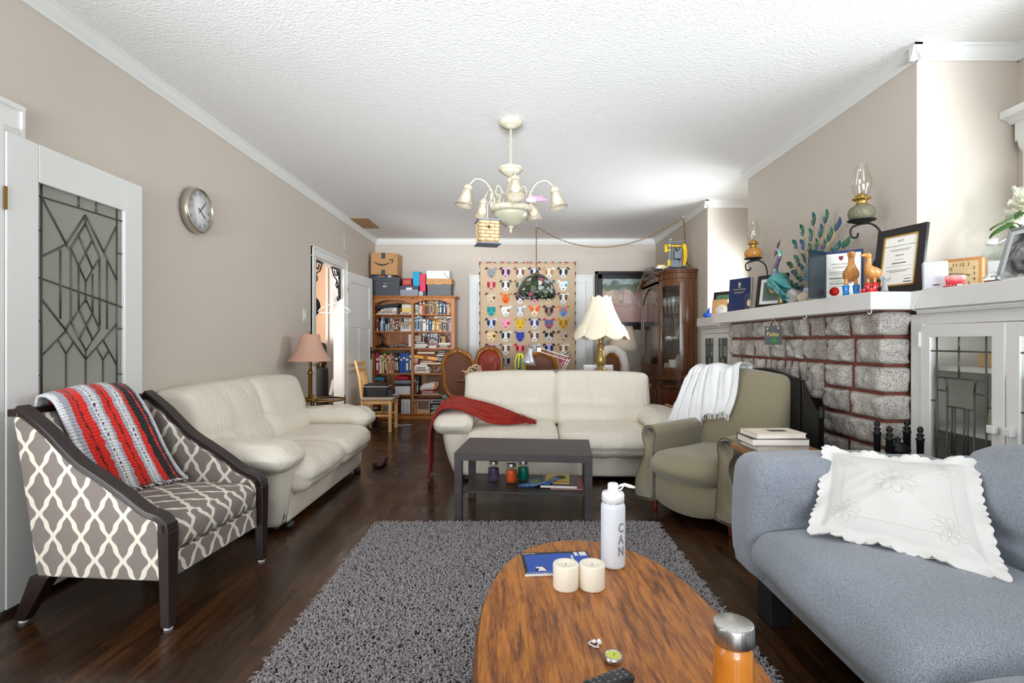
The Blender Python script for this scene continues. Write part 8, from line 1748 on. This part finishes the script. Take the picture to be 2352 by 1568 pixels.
BWP = pm('monochrome_photo', (.2, .2, .2), .25); N, L, b = nodes(BWP); tc = N.new('ShaderNodeTexCoord'); n = N.new('ShaderNodeTexNoise'); n.inputs['Scale'].default_value = 12; n.inputs['Detail'].default_value = 4; n.inputs['Distortion'].default_value = 1; L.new(tc.outputs['Object'], n.inputs[0]); rp = ramp(N, [(.4, (.03, .03, .03)), (.55, (.22, .22, .22)), (.7, (.62, .62, .62))]); L.new(n.outputs[0], rp.inputs[0]); L.new(rp.outputs[0], b.inputs['Base Color'])
frame('framed_photo', 'silver-framed black and white photograph leaning on the near shelf under the flowers', 'photo', (2.25, 2.30, MT), -90, .38, .275, .010, 16, pm('silver_frame', sr(150, 152, 156), .3, metal=.6), BWP, .022, cm(206, 212, 206, .6))
# ---------------- white flowers in a vase
T = thing('flower_vase', 'clear vase of white peonies with green leaves beside the window', 'vase', (2.60, 2.52, MT))
MB().lathe([(0, 0), (.04, 0), (.045, .02), (.035, .12), (.045, .20), (.043, .20), (.033, .12), (.042, .02), (0, .01)], n=24).build('glass_vase', CLP, T)
PET = pm('white_petal', sr(240, 238, 222), .7, sub=.2); LEAF = pm('rose_leaf', sr(58, 98, 40), .45, var=.3, vs=20)
for i, (x, y, z, r_) in enumerate(((-.10, .05, .44, .085), (.03, .12, .50, .08), (-.04, -.02, .53, .085), (-.10, .12, .36, .06), (.06, -.10, .46, .08), (-.14, -.02, .37, .05))):
    c = Vector((x, y, z)); MB().tube([(0, 0, .05), (x*.3, y*.3, .2), c-Vector((0, 0, r_*.5))], .003, 6).build('stem', LEAF, T)
    mb = MB()
    for k in range(26):
        th = math.acos(1-2*(k+.5)/26*.86); ph = k*2.4; d = Vector((sin(th)*cos(ph), sin(th)*sin(ph), cos(th))); e1 = d.orthogonal().normalized(); e2 = d.cross(e1); rr = r_*(.55+.45*sin(th)**.5); w_ = r_*.62
        def pf(u, v, d=d, e1=e1, e2=e2, rr=rr, w_=w_, k=k):
            a = (u-.5)*2; bb = v; q = c+d*(rr*(.55+.45*bb)-.25*w_*a*a+.006*sin(u*9+k))+e1*(a*w_*.62*(.5+.5*sin(pi*min(1, bb*.9+.1))))+e2*((bb-.4)*w_); return q
        mb.grid(pf, 5, 4, thick=.0012, uvs=False)
    mb.build('blossom', PET, T)
for k in range(9):
    a = k*.7+2; c = Vector((-.06+.06*cos(a), .03+.09*sin(a), .33+.02*(k % 3))); d = Vector((cos(a), sin(a), -.25)).normalized(); s_ = d.cross(Vector((0, 0, 1))).normalized()
    mb = MB(); mb.grid(lambda u, v: c+d*.13*u+s_*.035*(v-.5)*2*sin(pi*u)**.7+Vector((0, 0, -.01*abs(v-.5)*-2-.03*u*u)), 8, 4, thick=.001, uvs=False); mb.build('leaf', LEAF, T)
# ================================================================ WALL CLOCK
T = thing('wall_clock', 'round steel-rimmed white wall clock on the left wall above the sofa', 'clock', (XL+.001, 3.69, 2.095), 90)
RM = Rx(90)
mb = MB(); mb.T = RM; mb.lathe([(0, 0), (.150, 0), (.158, .005), (.158, .045), (.150, .058), (.142, .058), (.140, .045), (0, .045)], n=64); mb.build('steel_rim', pm('brushed_nickel', sr(190, 180, 165), .28, metal=.9), T)
mb = MB(); mb.T = RM; mb.lathe([(0, .046), (.139, .046), (.139, .047), (0, .047)], n=64); mb.build('clock_face', cm(238, 240, 242, .5), T)
for h in range(1, 13): a = radians(90-30*h); text(str(h), .034, cm(40, 44, 50, .5), T, Matrix.Translation((.113*cos(a), -.0478, .113*sin(a))) @ RM, name='numeral')
mb = MB()
for k in range(60): a = 2*pi*k/60; mb.T = Matrix.Translation((.133*cos(a), -.0478, .133*sin(a))) @ Ry(-math.degrees(a)); mb.box(-.004, .003, -.0003, .0002, -.0006, .0006)
mb.build('minute_marks', cm(40, 44, 50, .5), T)
for nm, ang, l, w_ in (('hour_hand', 90-30*4-4, .075, .0035), ('minute_hand', 90-44, .115, .0028)):
    mb = MB(); mb.T = Tr(0, -.050 if nm == 'hour_hand' else -.052, 0) @ Ry(-ang); mb.box(-.025, l, -.0006, .0006, -w_, w_); mb.build(nm, BLACK, T)
mb = MB(); mb.T = RM; mb.lathe([(0, .0585), (.142, .0565), (.142, .0575), (0, .0595)], n=48); mb.build('clock_glass', glassmat('clear_dial_glass', (1, 1, 1), mixf=0), T)
